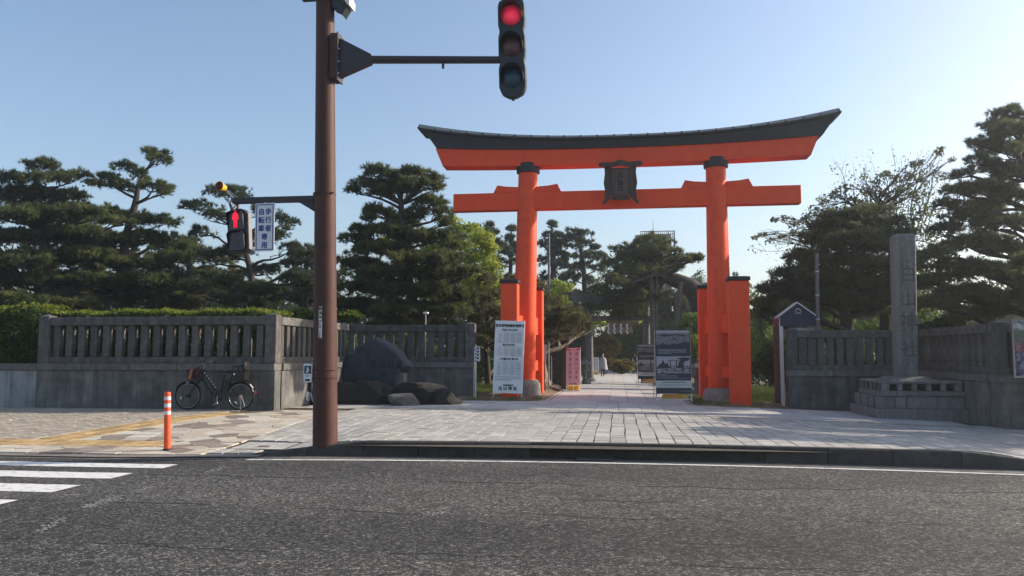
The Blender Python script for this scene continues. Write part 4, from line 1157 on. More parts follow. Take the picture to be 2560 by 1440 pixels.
mb = MB(); mb.box(-.05, .05, h * .355, h * .375, .001, .003, 0, MP_); mb.box(-.03, .02, h * .315, h * .33, .001, .003, 0, MP_); mb.build('print_line', M_ARM, pbx, 0)
a = MP_ @ Vector((.0, 0, -.05))
mb = MB(); mb.tube([a, a + Vector((0, 0, -.10)), a + Vector((.01, .01, -.16))], .03, 12); mb.build('gland', M_ARM, pbx, 40)
mb = MB(); mb.tube([a + Vector((-.0, 0, -.155)), a + Vector((-.02, .0, -.22)), a + Vector((-.022, .02, -.30))], [.028, .028, .016], 12); mb.build('sleeve', M_WHITEP, pbx, 40)
mb = MB(); mb.tube([a + Vector((.055, .02, .04)), a + Vector((.055, .03, -.06)), a + Vector((.01, .04, -.12)), a + Vector((.04, .07, -.30)), a + Vector((.10, .1, -.38))], .013, 8); mb.build('conduit', M_WHITEP, pbx, 40)
mb = MB(); mb.box(w * .2, .22, .02, .04, -.12, -.095, 0, MP_); mb.box(w * .2, .22, h - .03, h - .01, -.12, -.095, 0, MP_); mb.build('strap', M_WHITEP, pbx, 0)

# orange delineator post
bo = at(418, 1131, 12.75); zb = zg(bo.x, 12.75) - 0.01
bol = thing('delineator_post', (bo.x, 12.75, zb), 'orange rubber delineator post with three white bands standing at the kerb edge', 'bollard')
dp_top = at(419, 980, 12.75)
hb_ = dp_top.z - zb
R0 = .042 * 1.25
def bc(z): return Vector((bo.x + (dp_top.x - bo.x) * z / hb_, 12.75, zb + z))
mb = MB(); mb.tube([bc(.03), bc(hb_ - .02), bc(hb_ - .006), bc(hb_)], [R0 * 1.06, R0 * .98, R0 * .93, R0 * .8], 24); mb.build('post_tube', M_ORANGE, bol, 40)
mb = MB(); mb.tube([bc(.0), bc(.02), bc(.035)], [R0 * 1.7, R0 * 1.6, R0 * 1.1], 24); mb.build('foot', M_DARK, bol, 40)
for py0, py1 in ((992, 1001), (1010, 1020), (1030, 1039)):
    za = (1133 - py1) / 153 * hb_; zb2 = (1133 - py0) / 153 * hb_
    mb = MB(); mb.tube([bc(za), bc(zb2)], R0 * 1.03, 24, cap=True); mb.build('reflective_band', M_REFL, bol, 40)

# ------------------------------------------------------------------ black bicycle against the stone fence
BYY = 19.1
wf = at(470, 988, BYY); wr = at(600.5, 988, BYY)
bz = 0.0
bk = thing('bicycle', ((wf.x + wr.x) / 2, BYY, bz), 'black town bicycle with child seat parked along the stone fence', 'bicycle')
Rw = 0.352; hubz = Rw + .005
Xf, Xr = wf.x, wr.x
k_ = (Xr - Xf) / 1.16
def B(x, z, y=0): return Vector((Xf + x * k_, BYY + y, z * k_ * 1.0))
for nm, X in (('front', Xf), ('rear', Xr)):
    mb = MB(); mb.torus((X, BYY, hubz), Rw - .022, .022, 'Y', 44, 8); tyre = mb.build('wheel', M_TYRE, bk, 60)
    mb = MB(); mb.torus((X, BYY, hubz), Rw - .054, .010, 'Y', 44, 6); mb.build('rim', M_RIM, tyre, 60)
    mb = MB()
    for i in range(28):
        a = 2 * PI * i / 28; a2 = a + (.5 if i % 2 else -.5)
        mb.tube([(X + .025 * math.cos(a2), BYY + (.03 if i % 2 else -.03), hubz + .025 * math.sin(a2)), (X + (Rw - .06) * math.cos(a), BYY, hubz + (Rw - .06) * math.sin(a))], .0016, 3, cap=False)
    mb.build('spokes', M_RIM, tyre, 0)
    mb = MB(); mb.tube([(X, BYY - .06, hubz), (X, BYY + .06, hubz)], .045 if nm == 'front' else .03, 12); mb.build('hub', M_BIKE if nm == 'front' else M_RIM, tyre, 40)
    a = math.radians(195 if nm == 'front' else 235)
    mb = MB(); c = Vector((X + .19 * math.cos(a), BYY - .018, hubz + .19 * math.sin(a))); mb.box(-.035, .035, -.006, .006, -.016, .016, .004, Matrix.Translation(c) @ Matrix.Rotation(-(a + PI / 2), 4, 'Y')); mb.build('spoke_reflector', M_REFL, tyre, 0)
    mb = MB(); a0, a1 = (math.radians(20), math.radians(150)) if nm == 'front' else (math.radians(-25), math.radians(150))
    ns_ = 24
    prev = None
    for i in range(ns_ + 1):
        t = a0 + (a1 - a0) * i / ns_; R_ = Rw + .022
        cur = [mb.bm.verts.new((X + (R_ - dz) * math.cos(t), BYY + dy, hubz + (R_ - dz) * math.sin(t))) for dy, dz in ((-.034, .02), (-.018, 0), (.018, 0), (.034, .02))]
        if prev:
            for j in range(3): mb.bm.faces.new((prev[j], prev[j + 1], cur[j + 1], cur[j]))
        prev = cur
    mb.build('mudguard', M_BIKE, bk, 60)
hz_ = hubz / k_
mb = MB()
ht, hbm = B(.335, .86), B(.30, .68)          # head tube
bb = B(.70, .30); st_ = B(.80, .76); sb = B(.735, .40)
mb.tube([ht, hbm], .024, 12)
mb.tube([B(.325, .80), B(.45, .62), B(.57, .44), B(.66, .39), sb], .024, 12)
mb.tube([hbm, B(.42, .50), B(.55, .33), bb], .026, 12)
mb.tube([bb, sb, st_], .020, 12)
for s in (-.055, .055):
    mb.tube([bb + Vector((0, s * .6, 0)), Vector((Xr, BYY + s, hubz))], .010, 8); mb.tube([B(.775, .62, s * .5), Vector((Xr, BYY + s, hubz))], .009, 8)
mb.build('frame', M_BIKE, bk, 50)
mb = MB()
for s in (-.05, .05): mb.tube([hbm + Vector((0, s, 0)), B(.24, .60, s), Vector((Xf, BYY + s, hubz))], [.014, .014, .010], 8)
mb.tube([hbm + Vector((0, -.05, 0)), hbm + Vector((0, .05, 0))], .018, 8)
mb.build('fork', M_BIKE, bk, 50)
for i in range(6):
    c = B(.335 + .30 * 0.19 * i * .9 + .03, .775 - i * .058, -.026)
    mb = MB(); mb.box(-.016, .016, -.002, .002, -.010, .010, 0, Matrix.Translation(c) @ Matrix.Rotation(.95, 4, 'Y')); mb.build('frame_letter', M_REFL, bk, 0)
mb = MB(); mb.box(-.075, .075, -.04, .04, -.02, .30, .012, Matrix.Translation(B(.83, .36)) @ Matrix.Rotation(math.radians(14), 4, 'Y')); mb.build('battery', M_DARK, bk, 0)
mb = MB(); mb.lathe([(.10, -.03), (.115, -.01), (.115, .02), (.10, .035)], 24, Matrix.Translation(bb) @ Matrix.Rotation(PI / 2, 4, 'X')); mb.build('motor_case', M_DARK, bk, 40)
mb = MB(); mb.prism([(0, -.07), (.48, -.05), (.50, 0), (.48, .05), (0, .08)], Matrix.Translation(bb + Vector((0, -.05, 0))) @ Matrix.Rotation(PI / 2, 4, 'X') @ Matrix.Rotation(.1, 4, 'Z'), .02, bev=.004); mb.build('chain_guard', M_BIKE, bk, 0)
mb = MB(); mb.tube([bb + Vector((0, -.09, 0)), bb + Vector((-.012, -.10, -.10)), bb + Vector((.008, -.11, -.19))], [.016, .013, .012], 8); crank = mb.build('crank', M_RIM, bk, 40)
mb = MB(); mb.box(-.05, .05, -.10, -.02, -.012, .012, .004, Matrix.Translation(bb + Vector((-.035, -.09, -.195))) @ Matrix.Rotation(-.5, 4, 'Y')); mb.build('pedal', M_RIM, crank, 0)
mb = MB(); mb.tube([st_, B(.815, .84)], .014, 8); mb.build('seat_post', M_RIM, bk, 40)
mb = MB(); c = B(.80, .79); mb.prism([(-.17, -.01), (-.14, -.035), (.03, -.06), (.12, -.10), (.16, -.09), (.17, 0), (.16, .09), (.12, .10), (.03, .06), (-.14, .035)], Matrix.Translation(c + Vector((0, 0, -.01))), .05, bev=.014); mb.build('saddle', M_DARK, bk, 50)
# rear carrier and covered child seat
mb = MB(); mb.box(Xr - .28, Xr + .22, BYY - .07, BYY + .07, .74, .765, .006)
for s in (-.06, .06): mb.tube([(Xr, BYY + s, hubz), (Xr + .06, BYY + s, .74)], .008, 6)
mb.build('carrier', M_BIKE, bk, 0)
mb = MB(); mb.hexa([(Xr - .22, BYY - .14, .77), (Xr + .15, BYY - .14, .77), (Xr + .15, BYY + .14, .77), (Xr - .22, BYY + .14, .77), (Xr - .16, BYY - .15, .98), (Xr + .19, BYY - .15, .98), (Xr + .19, BYY + .15, .98), (Xr - .16, BYY + .15, .98)])
cs = mb.build('child_seat', M_DARK, bk, 0)
mb = MB(); mb.box(Xr + .09, Xr + .18, BYY - .14, BYY + .14, .982, 1.22, .03, Matrix.Translation((.0, 0, 0))); mb.build('backrest', M_DARK, cs, 40)
for s in (-.15, .15):
    mb = MB(); mb.tube([(Xr - .13, BYY + s * .9, .97), (Xr - .15, BYY + s * .9, 1.10), (Xr + .08, BYY + s * .9, 1.12)], .016, 8); mb.build('grab_bar', M_DARK, cs, 40)
mb = MB(); mb.tube([(Xr - .10, BYY - .15, .90), (Xr - .09, BYY - .165, .92)], .022, 10); mb.build('seat_button', M_REFL, cs, 40)
# handlebar, basket, lamps
hs_ = B(.36, .98)
mb = MB(); mb.tube([ht, hs_], .014, 10); mb.build('stem', M_RIM, bk, 40)
mb = MB(); mb.tube([hs_ + Vector((.14, -.28, .02)), hs_ + Vector((.06, -.24, .05)), hs_ + Vector((-.02, -.10, .04)), hs_, hs_ + Vector((-.02, .10, .04)), hs_ + Vector((.06, .24, .05)), hs_ + Vector((.14, .28, .02))], .011, 10); hbar = mb.build('handlebar', M_RIM, bk, 50)
for s in (-1, 1):
    mb = MB(); mb.tube([hs_ + Vector((.05, s * .245, .047)), hs_ + Vector((.16, s * .285, .012))], .017, 10); mb.build('grip', M_DARK, hbar, 50)
    mb = MB(); mb.tube([hs_ + Vector((.01, s * .2, .035)), hs_ + Vector((.10, s * .24, -.03))], .006, 6); mb.build('brake_lever', M_RIM, hbar, 50)
bc_ = B(.16, .90)
mb = MB()
for i in range(7):
    z = .72 + i * .05
    w_ = .15 + .03 * i / 6; l_ = .14 + .03 * i / 6
    pts = [(bc_.x - l_, BYY - w_, z), (bc_.x + l_, BYY - w_, z), (bc_.x + l_, BYY + w_, z), (bc_.x - l_, BYY + w_, z), (bc_.x - l_, BYY - w_, z)]
    mb.tube(pts, .0045, 4)
for i in range(9):
    t = -1 + 2 * i / 8
    for s in (-1, 1):
        mb.tube([(bc_.x + t * .14, BYY + s * .15, .72), (bc_.x + t * .17, BYY + s * .18, 1.02)], .0035, 4)
        mb.tube([(bc_.x + s * .14, BYY + t * .15, .72), (bc_.x + s * .17, BYY + t * .18, 1.02)], .0035, 4)
mb.box(bc_.x - .14, bc_.x + .14, BYY - .15, BYY + .15, .715, .72)
mb.build('basket', M_BIKE, bk, 0)
bg_ = thing('cloth_bundle', (bc_.x + .05, BYY, .73), 'dull red and brown bundle lying in the bicycle basket', 'bundle')
mb = MB(); b2 = bmesh.new(); bmesh.ops.create_icosphere(b2, subdivisions=3, radius=.13)
for v in b2.verts: v.co *= 1 + .12 * math.sin(v.co.x * 40) * math.sin(v.co.z * 33)
mb._merge(b2, Matrix.Translation((bc_.x + .03, BYY - .03, .93)) @ Matrix.Rotation(.5, 4, 'Y') @ Matrix.Diagonal((.75, 1, 1.2, 1))); mb.build('wrap', mat('maroon_cloth', (0.075, 0.012, 0.02), .9, .3, 20), bg_, 60)
mb = MB(); mb.box(-.035, .035, -.02, .0, -.14, .12, .01, Matrix.Translation((bc_.x - .04, BYY - .17, .92)) @ Matrix.Rotation(.25, 4, 'Y')); mb.build('tag', mat('orange_brown_strap', (0.30, 0.11, 0.03), .7, .2, 20), bg_, 0)
mb = MB(); c = Vector((bc_.x - .13, BYY - .05, .70)); mb.lathe([(.02, 0), (.045, .03), (.048, .06), (.03, .065)], 16, Matrix.Translation(c) @ Matrix.Rotation(-PI / 2, 4, 'Y')); mb.build('headlamp', M_RIM, bk, 40)
c = Vector((Xr + Rw + .045, BYY, hubz + .10))
mb = MB(); mb.box(-.012, .012, -.03, .03, -.03, .03, .005, Matrix.Translation(c)); mb.build('rear_reflector', mat('red_reflector', (.4, .01, .02), .25, 0), bk, 0)
mb = MB(); mb.tube([(Xr + .26, BYY - .02, hubz + .30), (Xr + .34, BYY - .02, hubz + .2)], .02, 8); mb.build('guard_tip', M_REFL, bk, 40)
mb = MB(); mb.tube([(Xr + .02, BYY - .06, hubz), (Xr + .10, BYY - .16, .01)], .009, 6); mb.tube([(Xr + .02, BYY + .06, hubz), (Xr + .10, BYY + .12, .01)], .009, 6); mb.build('stand', M_RIM, bk, 40)
# ------------------------------------------------------------------ notice boards
def rect_at(x0, y0, x1, y1, Y):
    a = at(x0, y1, Y); b = at(x1, y0, Y)
    return a.x, b.x, a.z, b.z
# big white notice of the shrine
SYY = 24.0
x0, x1, z0, z1 = rect_at(1231, 801, 1306, 983, SYY)
nb = thing('notice_board', ((x0 + x1) / 2, SYY, z0 - .03), 'tall white notice board with black brush headings and fine tables', 'notice board')
w, h = (x1 - x0), (z1 - z0)
MN = facing(((x0 + x1) / 2, SYY, z0), math.radians(-3), math.radians(1.6)) @ Matrix.Rotation(math.radians(-3), 4, 'X')
MB().box(-w / 2, w / 2, 0, h, -.03, .0, .004, MN).build('panel', M_WHITE, nb, 0)
mb = MB()
for s in (-1, 1): mb.box(s * (w / 2 - .02) - .015, s * (w / 2 - .02) + .015, -.12, h * .6, -.055, -.031, 0, MN)
mb.tube([MN @ Vector((-.3, h * .55, -.05)), MN @ Vector((-.3, -.1, -.55))], .014, 6); mb.tube([MN @ Vector((.3, h * .55, -.05)), MN @ Vector((.3, -.1, -.55))], .014, 6)
mb.build('stand', M_STEEL, nb, 0)
def tx(mb, s, size, fx, fy, off=.004, sx=1.0, space=1.0): put_text(mb, s, size, MN @ Matrix.Translation(((fx - .5) * w, (1 - fy) * h, .002)), off=off, sx=sx, space=space)
mb = MB()
tx(mb, '厄年祓特別御祈祷受付', .098, .5, .072, .005, .90)
tx(mb, '平成31年の厄年', .072, .5, .131, .003)
tx(mb, '男女共の厄', .075, .48, .338, .004)
tx(mb, '八方塞の厄 男女共', .075, .5, .532, .004, .95)
tx(mb, '新潟総鎮守', .062, .52, .893, .003, 1, 1.05)
tx(mb, '白 山 神 社', .118, .5, .937, .006)
mb.build('heading', M_INK, nb, 0)
mb = MB(); R1 = random.Random(3)
def ruled(fy0, fy1, rows, shift):
    for i in range(rows + 1):
        fy = fy0 + (fy1 - fy0) * i / rows
        mb.box((.05 + shift - .5) * w, (.95 + shift - .5) * w, (1 - fy) * h - .0012, (1 - fy) * h + .0012, .001, .002, 0, MN)
    for fx in (.30, .53, .74):
        mb.box((fx + shift - .5) * w - .0012, (fx + shift - .5) * w + .0012, (1 - fy1) * h, (1 - fy0) * h, .0022, .003, 0, MN)
    for i in range(rows):
        fy = fy0 + (fy1 - fy0) * (i + .5) / rows
        for c, (fx, wd) in enumerate(((.19, .12), (.41, .17), (.63, .16), (.84, .16))):
            if i == 0 and c == 0: continue
            n = 3 if i == 0 else (5 if c else R1.choice((2, 3, 4)))
            for k in range(n):
                xx = (fx + shift - .5) * w + wd * w * ((k + .5) / n - .5)
                for q in range(2):
                    a = R1.uniform(.006, .013); yy = (1 - fy) * h + R1.uniform(-.010, .010)
                    mb.box(xx - a, xx + a, yy - .0035, yy + .0035, .004, .005, 0, MN)
                mb.box(xx - .003, xx + .003, (1 - fy) * h - .013, (1 - fy) * h + .013, .0052, .006, 0, MN)
ruled(.155, .305, 7, .0); ruled(.360, .490, 6, .0); ruled(.555, .752, 9, -.01)
for k in range(3):
    fy = .775 + k * .023; xx = -.43 * w
    while xx < (.42 if k < 2 else .15) * w:
        a = R1.uniform(.012, .03); yy = (1 - fy) * h
        mb.box(xx, xx + a, yy - R1.uniform(.006, .014), yy + R1.uniform(.006, .014), .003, .004, 0, MN); xx += a + R1.uniform(.005, .016)
mb.build('fine_print', mat('grey_print', (0.10, 0.10, 0.115), .6, 0), nb, 0)

def frame_sign(name, x0, y0, x1, y1, Yd, label, gy, board_bottom_frac, board_m, frame_m, base_m, lean=6):
    a = at(x0, y1, Yd); b = at(x1, y0, Yd)
    W_, H_ = b.x - a.x, b.z - a.z
    cx = (a.x + b.x) / 2
    t = thing(name, (cx, Yd, a.z), label, 'sign board')
    M = facing((cx, Yd, a.z), math.radians(gy)) @ Matrix.Rotation(math.radians(-lean), 4, 'X')
    for s in (-1, 1):
        MB().box(s * (W_ / 2 - .018) - .018, s * (W_ / 2 - .018) + .018, 0, H_, -.035, -.003, .003, M).build('upright', frame_m, t, 0)
        mb = MB(); p = M @ Vector((s * (W_ / 2 - .02), H_ * .95, -.04)); q = Vector((p.x, p.y, 0)) ; f = M @ Vector((s * (W_ / 2 - .02), .0, -.75)); f.z = a.z + .01
        mb.tube([p, f], .014, 6); mb.build('back_leg', frame_m, t, 0)
    MB().box(-W_ / 2 + .037, W_ / 2 - .037, .05, .075, -.033, -.005, .002, M).build('bottom_bar', frame_m, t, 0)
    zb = H_ * board_bottom_frac
    MB().box(-W_ / 2 + .01, W_ / 2 - .01, zb, H_, -.002, .008, .002, M).build('board', board_m, t, 0)
    return t, M, W_, H_, zb

# pink board of prohibitions with yellow water weights
t, M, w, h, zb = frame_sign('prohibition_board', 1415, 868, 1450, 980, 30.5, 'pink board of round prohibition symbols with two yellow water tanks at its foot', -2, .155, M_PINK, M_WHITEP, M_YELLOW)
MB().box(-w / 2 + .01, w / 2 - .01, h * .935, h, .009, .012, 0, M).build('header', M_CRIM, t, 0)
mb = MB()
for k in range(14): mb.box(-w * .4 + w * .8 * k / 14, -w * .4 + w * .8 * (k + .75) / 14, h * .967, h * .985, .0125, .0135, 0, M)
for k in range(6): mb.box(-w * .2 + w * .4 * k / 6, -w * .2 + w * .4 * (k + .75) / 6, h * .943, h * .958, .0125, .0135, 0, M)
mb.build('header_print', M_PAPER, t, 0)
r_ = mat('dark_red_print', (0.20, 0.02, 0.045), .6, 0)
for k, (fx, fy) in enumerate(((-.22, .865), (.22, .865), (-.22, .738), (.22, .738), (-.22, .612), (-.22, .452), (.22, .452), (-.22, .335), (.22, .335))):
    c = M @ Vector((fx * w, fy * h, .0105)); R_ = .058
    mb = MB(); n = 20
    for i in range(n):
        a0, a1 = 2 * PI * i / n, 2 * PI * (i + 1) / n
        mb.bm.faces.new([mb.bm.verts.new(M @ Vector((fx * w + r * math.cos(a), fy * h + r * math.sin(a), .0105))) for r, a in ((R_, a0), (R_, a1), (R_ * .78, a1), (R_ * .78, a0))])
    mb.prism([(-.045, .035), (.035, -.045), (.045, -.035), (-.035, .045)], M @ Matrix.Translation((fx * w, fy * h, .009)), .002)
    mb.prism([(-.02, -.03), (.01, -.03), (.028, .0), (.01, .03), (-.01, .025)], M @ Matrix.Translation((fx * w, fy * h, .0085)), .0018)
    mb.box(fx * w - .055, fx * w + .055, fy * h - .088, fy * h - .074, .009, .0105, 0, M)
    mb.build('symbol', r_, t, 0)
mb = MB()
mb.box(.03, w * .42, h * .60, h * .655, .009, .010, 0, M); mb.box(-w * .42, -w * .08, h * .508, h * .545, .009, .010, 0, M); mb.box(.06, w * .42, h * .508, h * .56, .009, .010, 0, M)
mb.build('text_block', mat('faded_print', (0.42, 0.26, 0.30), .6, 0.2, 90), t, 0)
mb = MB(); put_text(mb, '白山神社', .07, M @ Matrix.Translation((0, h * .183, .010)), off=.002, space=1.1); mb.build('lettering', M_INK, t, 0)
for s in (-1, 1):
    mb = MB(); mb.box(s * .115 - .10, s * .115 + .10, .055, .055 + .20, -.22, -.05, .03, M, seg=2); mb.tube([M @ Vector((s * .115 - .03, .255, -.13)), M @ Vector((s * .115 - .03, .285, -.13))], .03, 10); mb.build('water_tank', M_YELLOW, t, 40)

# two dark boards with old photographs
def photo_mat(name, seed, lo=(0.015, 0.015, 0.02), hi=(0.42, 0.42, 0.44), sc=9.0, st=(1, 1, 2.2)):
    m = mat(name, hi, .5, 0.0, sc, col2=lo, detail=9, stretch=st, contrast=(.38, .66))
    return m
def photo(t, M, x0, x1, y0, y1, m, sil, hor, bright):
    MB().box(x0, x1, y0, y1, .0085, .0105, 0, M).build('photograph', m, t, 0)
    mb = MB(); mb.box(x0, x1, y0 + (y1 - y0) * hor, y1, .011, .012, 0, M); mb.build('pictured_sky', bright, t, 0)
    mb = MB()
    for poly in sil: mb.prism([(x0 + (x1 - x0) * a, y0 + (y1 - y0) * b) for a, b in poly], M @ Matrix.Translation((0, 0, .0122)), .001)
    mb.build('pictured_shapes', mat('photo_black', (0.02, 0.02, 0.025), .5, 0.3, 30), t, 0)
ph1 = photo_mat('aerial_photo', 1, (0.05, 0.05, 0.06), (0.24, 0.24, 0.26), 16.0); ph2 = photo_mat('shrine_photo', 2, (0.03, 0.03, 0.035), (0.36, 0.36, 0.38), 12.0); sky_p = mat('photo_sky_tone', (0.30, 0.30, 0.33), .5, .15, 6.0)
def photo_board(x0, y0, x1, y1, Yd, label, two_lower):
    t, M, w, h, zb = frame_sign('history_board', x0, y0, x1, y1, Yd, label, 4, .105, mat('navy_black_board', (0.018, 0.018, 0.032), .5, .1), mat('pale_steel', (0.50, 0.47, 0.42), .5, .1), M_AMBERP, 5)
    L, R = -w / 2 + .035, w / 2 - .035
    trees = [[(0, .0), (.10, .05), (.2, .16), (.3, .08), (.4, .02), (.5, .14), (.6, .05), (.75, .17), (.9, .26), (1, .2), (1, 0)], [(.3, .30), (.45, .33), (.7, .42), (.45, .36)], [(.05, .62), (.3, .58), (.6, .68), (.8, .6), (.95, .64), (.7, .72), (.4, .74), (.15, .7)]]
    photo(t, M, L, R, h * .775, h * .985, ph1, trees, .82, sky_p)
    low = [[(0, .28), (.08, .5), (.14, .58), (.2, .8), (.26, .56), (.34, .62), (.4, .3)], [(.33, .72), (.5, .76), (.72, .70), (.72, .74), (.5, .80), (.33, .76)], [(.40, .3), (.43, .3), (.43, .74), (.40, .74)], [(.58, .3), (.61, .3), (.61, .72), (.58, .72)], [(.62, .3), (.80, .3), (.82, .66), (.98, .78), (.99, .92), (.8, .96), (.6, .86), (.72, .80), (.66, .62)], [(.75, .10), (.8, .10), (.81, .26), (.74, .26)]]
    if not two_lower: photo(t, M, L, R, h * .385, h * .62, ph2, low, .46, sky_p)
    else:
        photo(t, M, L, -.02, h * .36, h * .60, ph2, [low[0], low[5]], .6, sky_p); photo(t, M, .02, R, h * .36, h * .60, ph1, [low[4]], .66, sky_p)
    MB().box(-w / 2 + .004, w / 2 - .004, h * .185, h * .285, .0088, .0125, 0, M).build('caption_panel', mat('caption_grey', (0.42, 0.44, 0.43), .5, .08), t, 0)
    mb = MB(); RR = random.Random(5)
    def lines(xa, xb, fy, th, z=.0135):
        x = xa
        while x < xb:
            a = RR.uniform(.015, .05); mb.box(x, min(x + a, xb), fy * h - th, fy * h + th, z - .001, z, 0, M); x += a + RR.uniform(.004, .01)
    for fy, b in ((.715, .85), (.698, .85), (.680, .85), (.662, .42)): lines(L + .05, L + .05 + (R - L) * b, fy, .006, .0095)
    for fy, b in ((.368, .3), (.352, .6), (.335, .62), (.318, .95)): lines(L, L + (R - L) * b, fy, .0045, .0095)
    lines(w * .18, w * .45, .142, .004, .0095)
    mb.build('white_print', mat('grey_white_print', (0.36, 0.36, 0.40), .5, 0), t, 0)
    mb = MB(); lines(-w * .33, w * .32, .262, .013); lines(-w * .41, w * .41, .235, .005); lines(-w * .41, w * .3, .215, .005); mb.build('black_print', mat('soft_black_print', (0.05, 0.05, 0.055), .5, 0), t, 0)
    mb = MB(); c = M @ Vector((0, h * .062, -.14))
    mb.tube([c + Vector((-w * .32, 0, 0)), c + Vector((-w * .29, 0, 0)), c + Vector((w * .27, 0, 0)), c + Vector((w * .31, 0, 0))], [.05, .082, .082, .05], 18); mb.build('water_weight', M_AMBERP, t, 50)
    return t
photo_board(1640, 822, 1728, 1003, 23.6, 'large dark board with two old black and white photographs, nearest to the road', False)
photo_board(1595, 860, 1660, 958, 37.0, 'smaller dark photo board half hidden behind the large one', True)

# little white board by the far torii
t, M, w, h, zb = frame_sign('white_board', 1483, 893, 1497, 937, 46.0, 'small white upright board with yellow tank standing at the foot of the grey torii', 3, .17, M_WHITE, M_STEEL, M_YELLOW)
mb = MB()
for s in (-1, 1):
    for k in range(5): mb.box(s * w * .2 - .03, s * w * .2 + .03, h * (.85 - .13 * k) - .035, h * (.85 - .13 * k) + .03, .009, .011, 0, M)
mb.build('print_block', mat('blue_grey_print', (0.12, 0.13, 0.20), .5, 0), t, 0)
mb = MB(); mb.box(-.12, .12, .02, .17, -.16, -.04, .02, M); mb.build('water_tank', M_YELLOW, t, 0)

# pair of small white plates tied to a thin pole at the end of the back fence
sp = at(1189, 990, 24.9)
ps = thing('pole_sign', (sp.x, 24.9, -.05), 'thin pole with two small white printed plates at the end of the dark fence', 'sign')
mb = MB(); mb.tube([(sp.x, 24.9, -.08), (sp.x, 24.9, 1.7)], .022, 10); mb.build('pole', M_WHITEP, ps, 40)
mb = MB(); mb.tube([(sp.x - .09, 25.1, -.08), (sp.x - .09, 25.1, 1.0)], .012, 8); mb.build('thin_pipe', M_WHITEP, ps, 40)
for (px0, py0, px1, py1, yw, dy) in ((1188, 866, 1200, 903, -20, -.04), (1186, 870, 1192, 911, 55, -.07)):
    a, b, c, d = rect_at(px0, py0, px1, py1, 24.85)
    MM = facing(((a + b) / 2, 24.9 + dy, (c + d) / 2), math.radians(yw))
    hw_, hh_ = (b - a) / 2 * 1.15, (d - c) / 2
    pl_ = MB().box(-hw_, hw_, -hh_, hh_, -.004, .004, 0, MM).build('plate', M_WHITE, ps, 0)
    mb = MB()
    for k in range(4): mb.box(-hw_ * .6, hw_ * .6, hh_ * (.75 - .44 * k) - hh_ * .15, hh_ * (.75 - .44 * k) + hh_ * .12, .0045, .0055, 0, MM)
    mb.build('print_block', mat('dark_print_block', (0.10, 0.10, 0.12), .6, .5, 60), pl_, 0)

# ------------------------------------------------------------------ engraved boulder on its rock base
def rock(name, c, r, seed, m, label=None, cat=None, group=None, sub=3, flat=0.0, top=None):
    rr = random.Random(seed)
    b = bmesh.new(); bmesh.ops.create_icosphere(b, subdivisions=sub, radius=1.0)
    ks = [(Vector((rr.uniform(-1, 1), rr.uniform(-1, 1), rr.uniform(-1, 1))).normalized(), rr.uniform(.55, .86)) for _ in range(16)] + [(Vector((rr.uniform(-.15, .15), rr.uniform(-.2, .1), 1)).normalized(), .62), (Vector((rr.uniform(-.3, .3), -1, .1)).normalized(), .7)]
    for v in b.verts:
        d = v.co.normalized(); s = 1.0
        for n, lim in ks:
            q = d.dot(n)
            if q > 0.05: s = min(s, lim / q)
        n2 = .02 * math.sin(d.x * 9 + seed) * math.sin(d.y * 8 + d.z * 7)
        v.co = d * min(s + n2, 1.15)
        v.co = Vector((v.co.x * r[0], v.co.y * r[1], v.co.z * r[2]))
    t = None
    mb = MB(); mb._merge(b, Matrix.Translation(c))
    o = mb.build(name, m, t, 20)
    o.location = (0, 0, 0)
    if label: tag(o, label, cat, group)
    return o
BY = 23.2
bd = thing('engraved_boulder', (at(945, 960, BY).x, BY, .42), 'large rounded blue-grey boulder engraved with four characters', 'boulder')
prof = [(858, 968), (858, 930), (862, 903), (874, 884), (893, 873), (914, 858), (930, 847), (946, 843), (958, 847), (976, 860), (996, 872), (1008, 884), (1016, 898), (1027, 906), (1033, 916), (1027, 926), (1018, 928), (1012, 938), (998, 941), (1004, 952), (1004, 968)]
pts2 = [(at(px, py, BY).x, at(px, py, BY).z) for px, py in prof]
mb = MB(); n = len(pts2)
cx = sum(p[0] for p in pts2) / n; cz = sum(p[1] for p in pts2) / n
rings = []
prof_y = [(-.42, .0), (-.39, .78), (-.355, .90), (-.22, .985), (-.05, 1.0), (.2, .985), (.38, .9), (.5, .6)]
for (dy, s) in prof_y[1:]:
    ring = []
    for i, (x, z) in enumerate(pts2):
        k = s + (.035 * math.sin(i * 2.3 + dy * 9) * math.cos(i * 1.1) if s < 1 else 0)
        ring.append(mb.bm.verts.new((cx + (x - cx) * k, BY + dy + .03 * math.sin(i * 1.7), cz + (z - cz) * k)))
    rings.append(ring)
for a, b in zip(rings[:-1], rings[1:]):
    for i in range(n): mb.bm.faces.new((a[i], a[(i + 1) % n], b[(i + 1) % n], b[i]))
mb.bm.faces.new(rings[0]); mb.bm.faces.new(rings[-1][::-1])
bmesh.ops.subdivide_edges(mb.bm, edges=list(mb.bm.edges), cuts=2, use_grid_fill=True, smooth=.06)
for v in mb.bm.verts:
    f = .028 * math.sin(v.co.x * 9 + v.co.z * 7) * math.sin(v.co.z * 11 - v.co.x * 5)
    v.co.y += f * (1 if v.co.y < BY else 0)
mb.build('stone', M_ROCK, bd, 24)
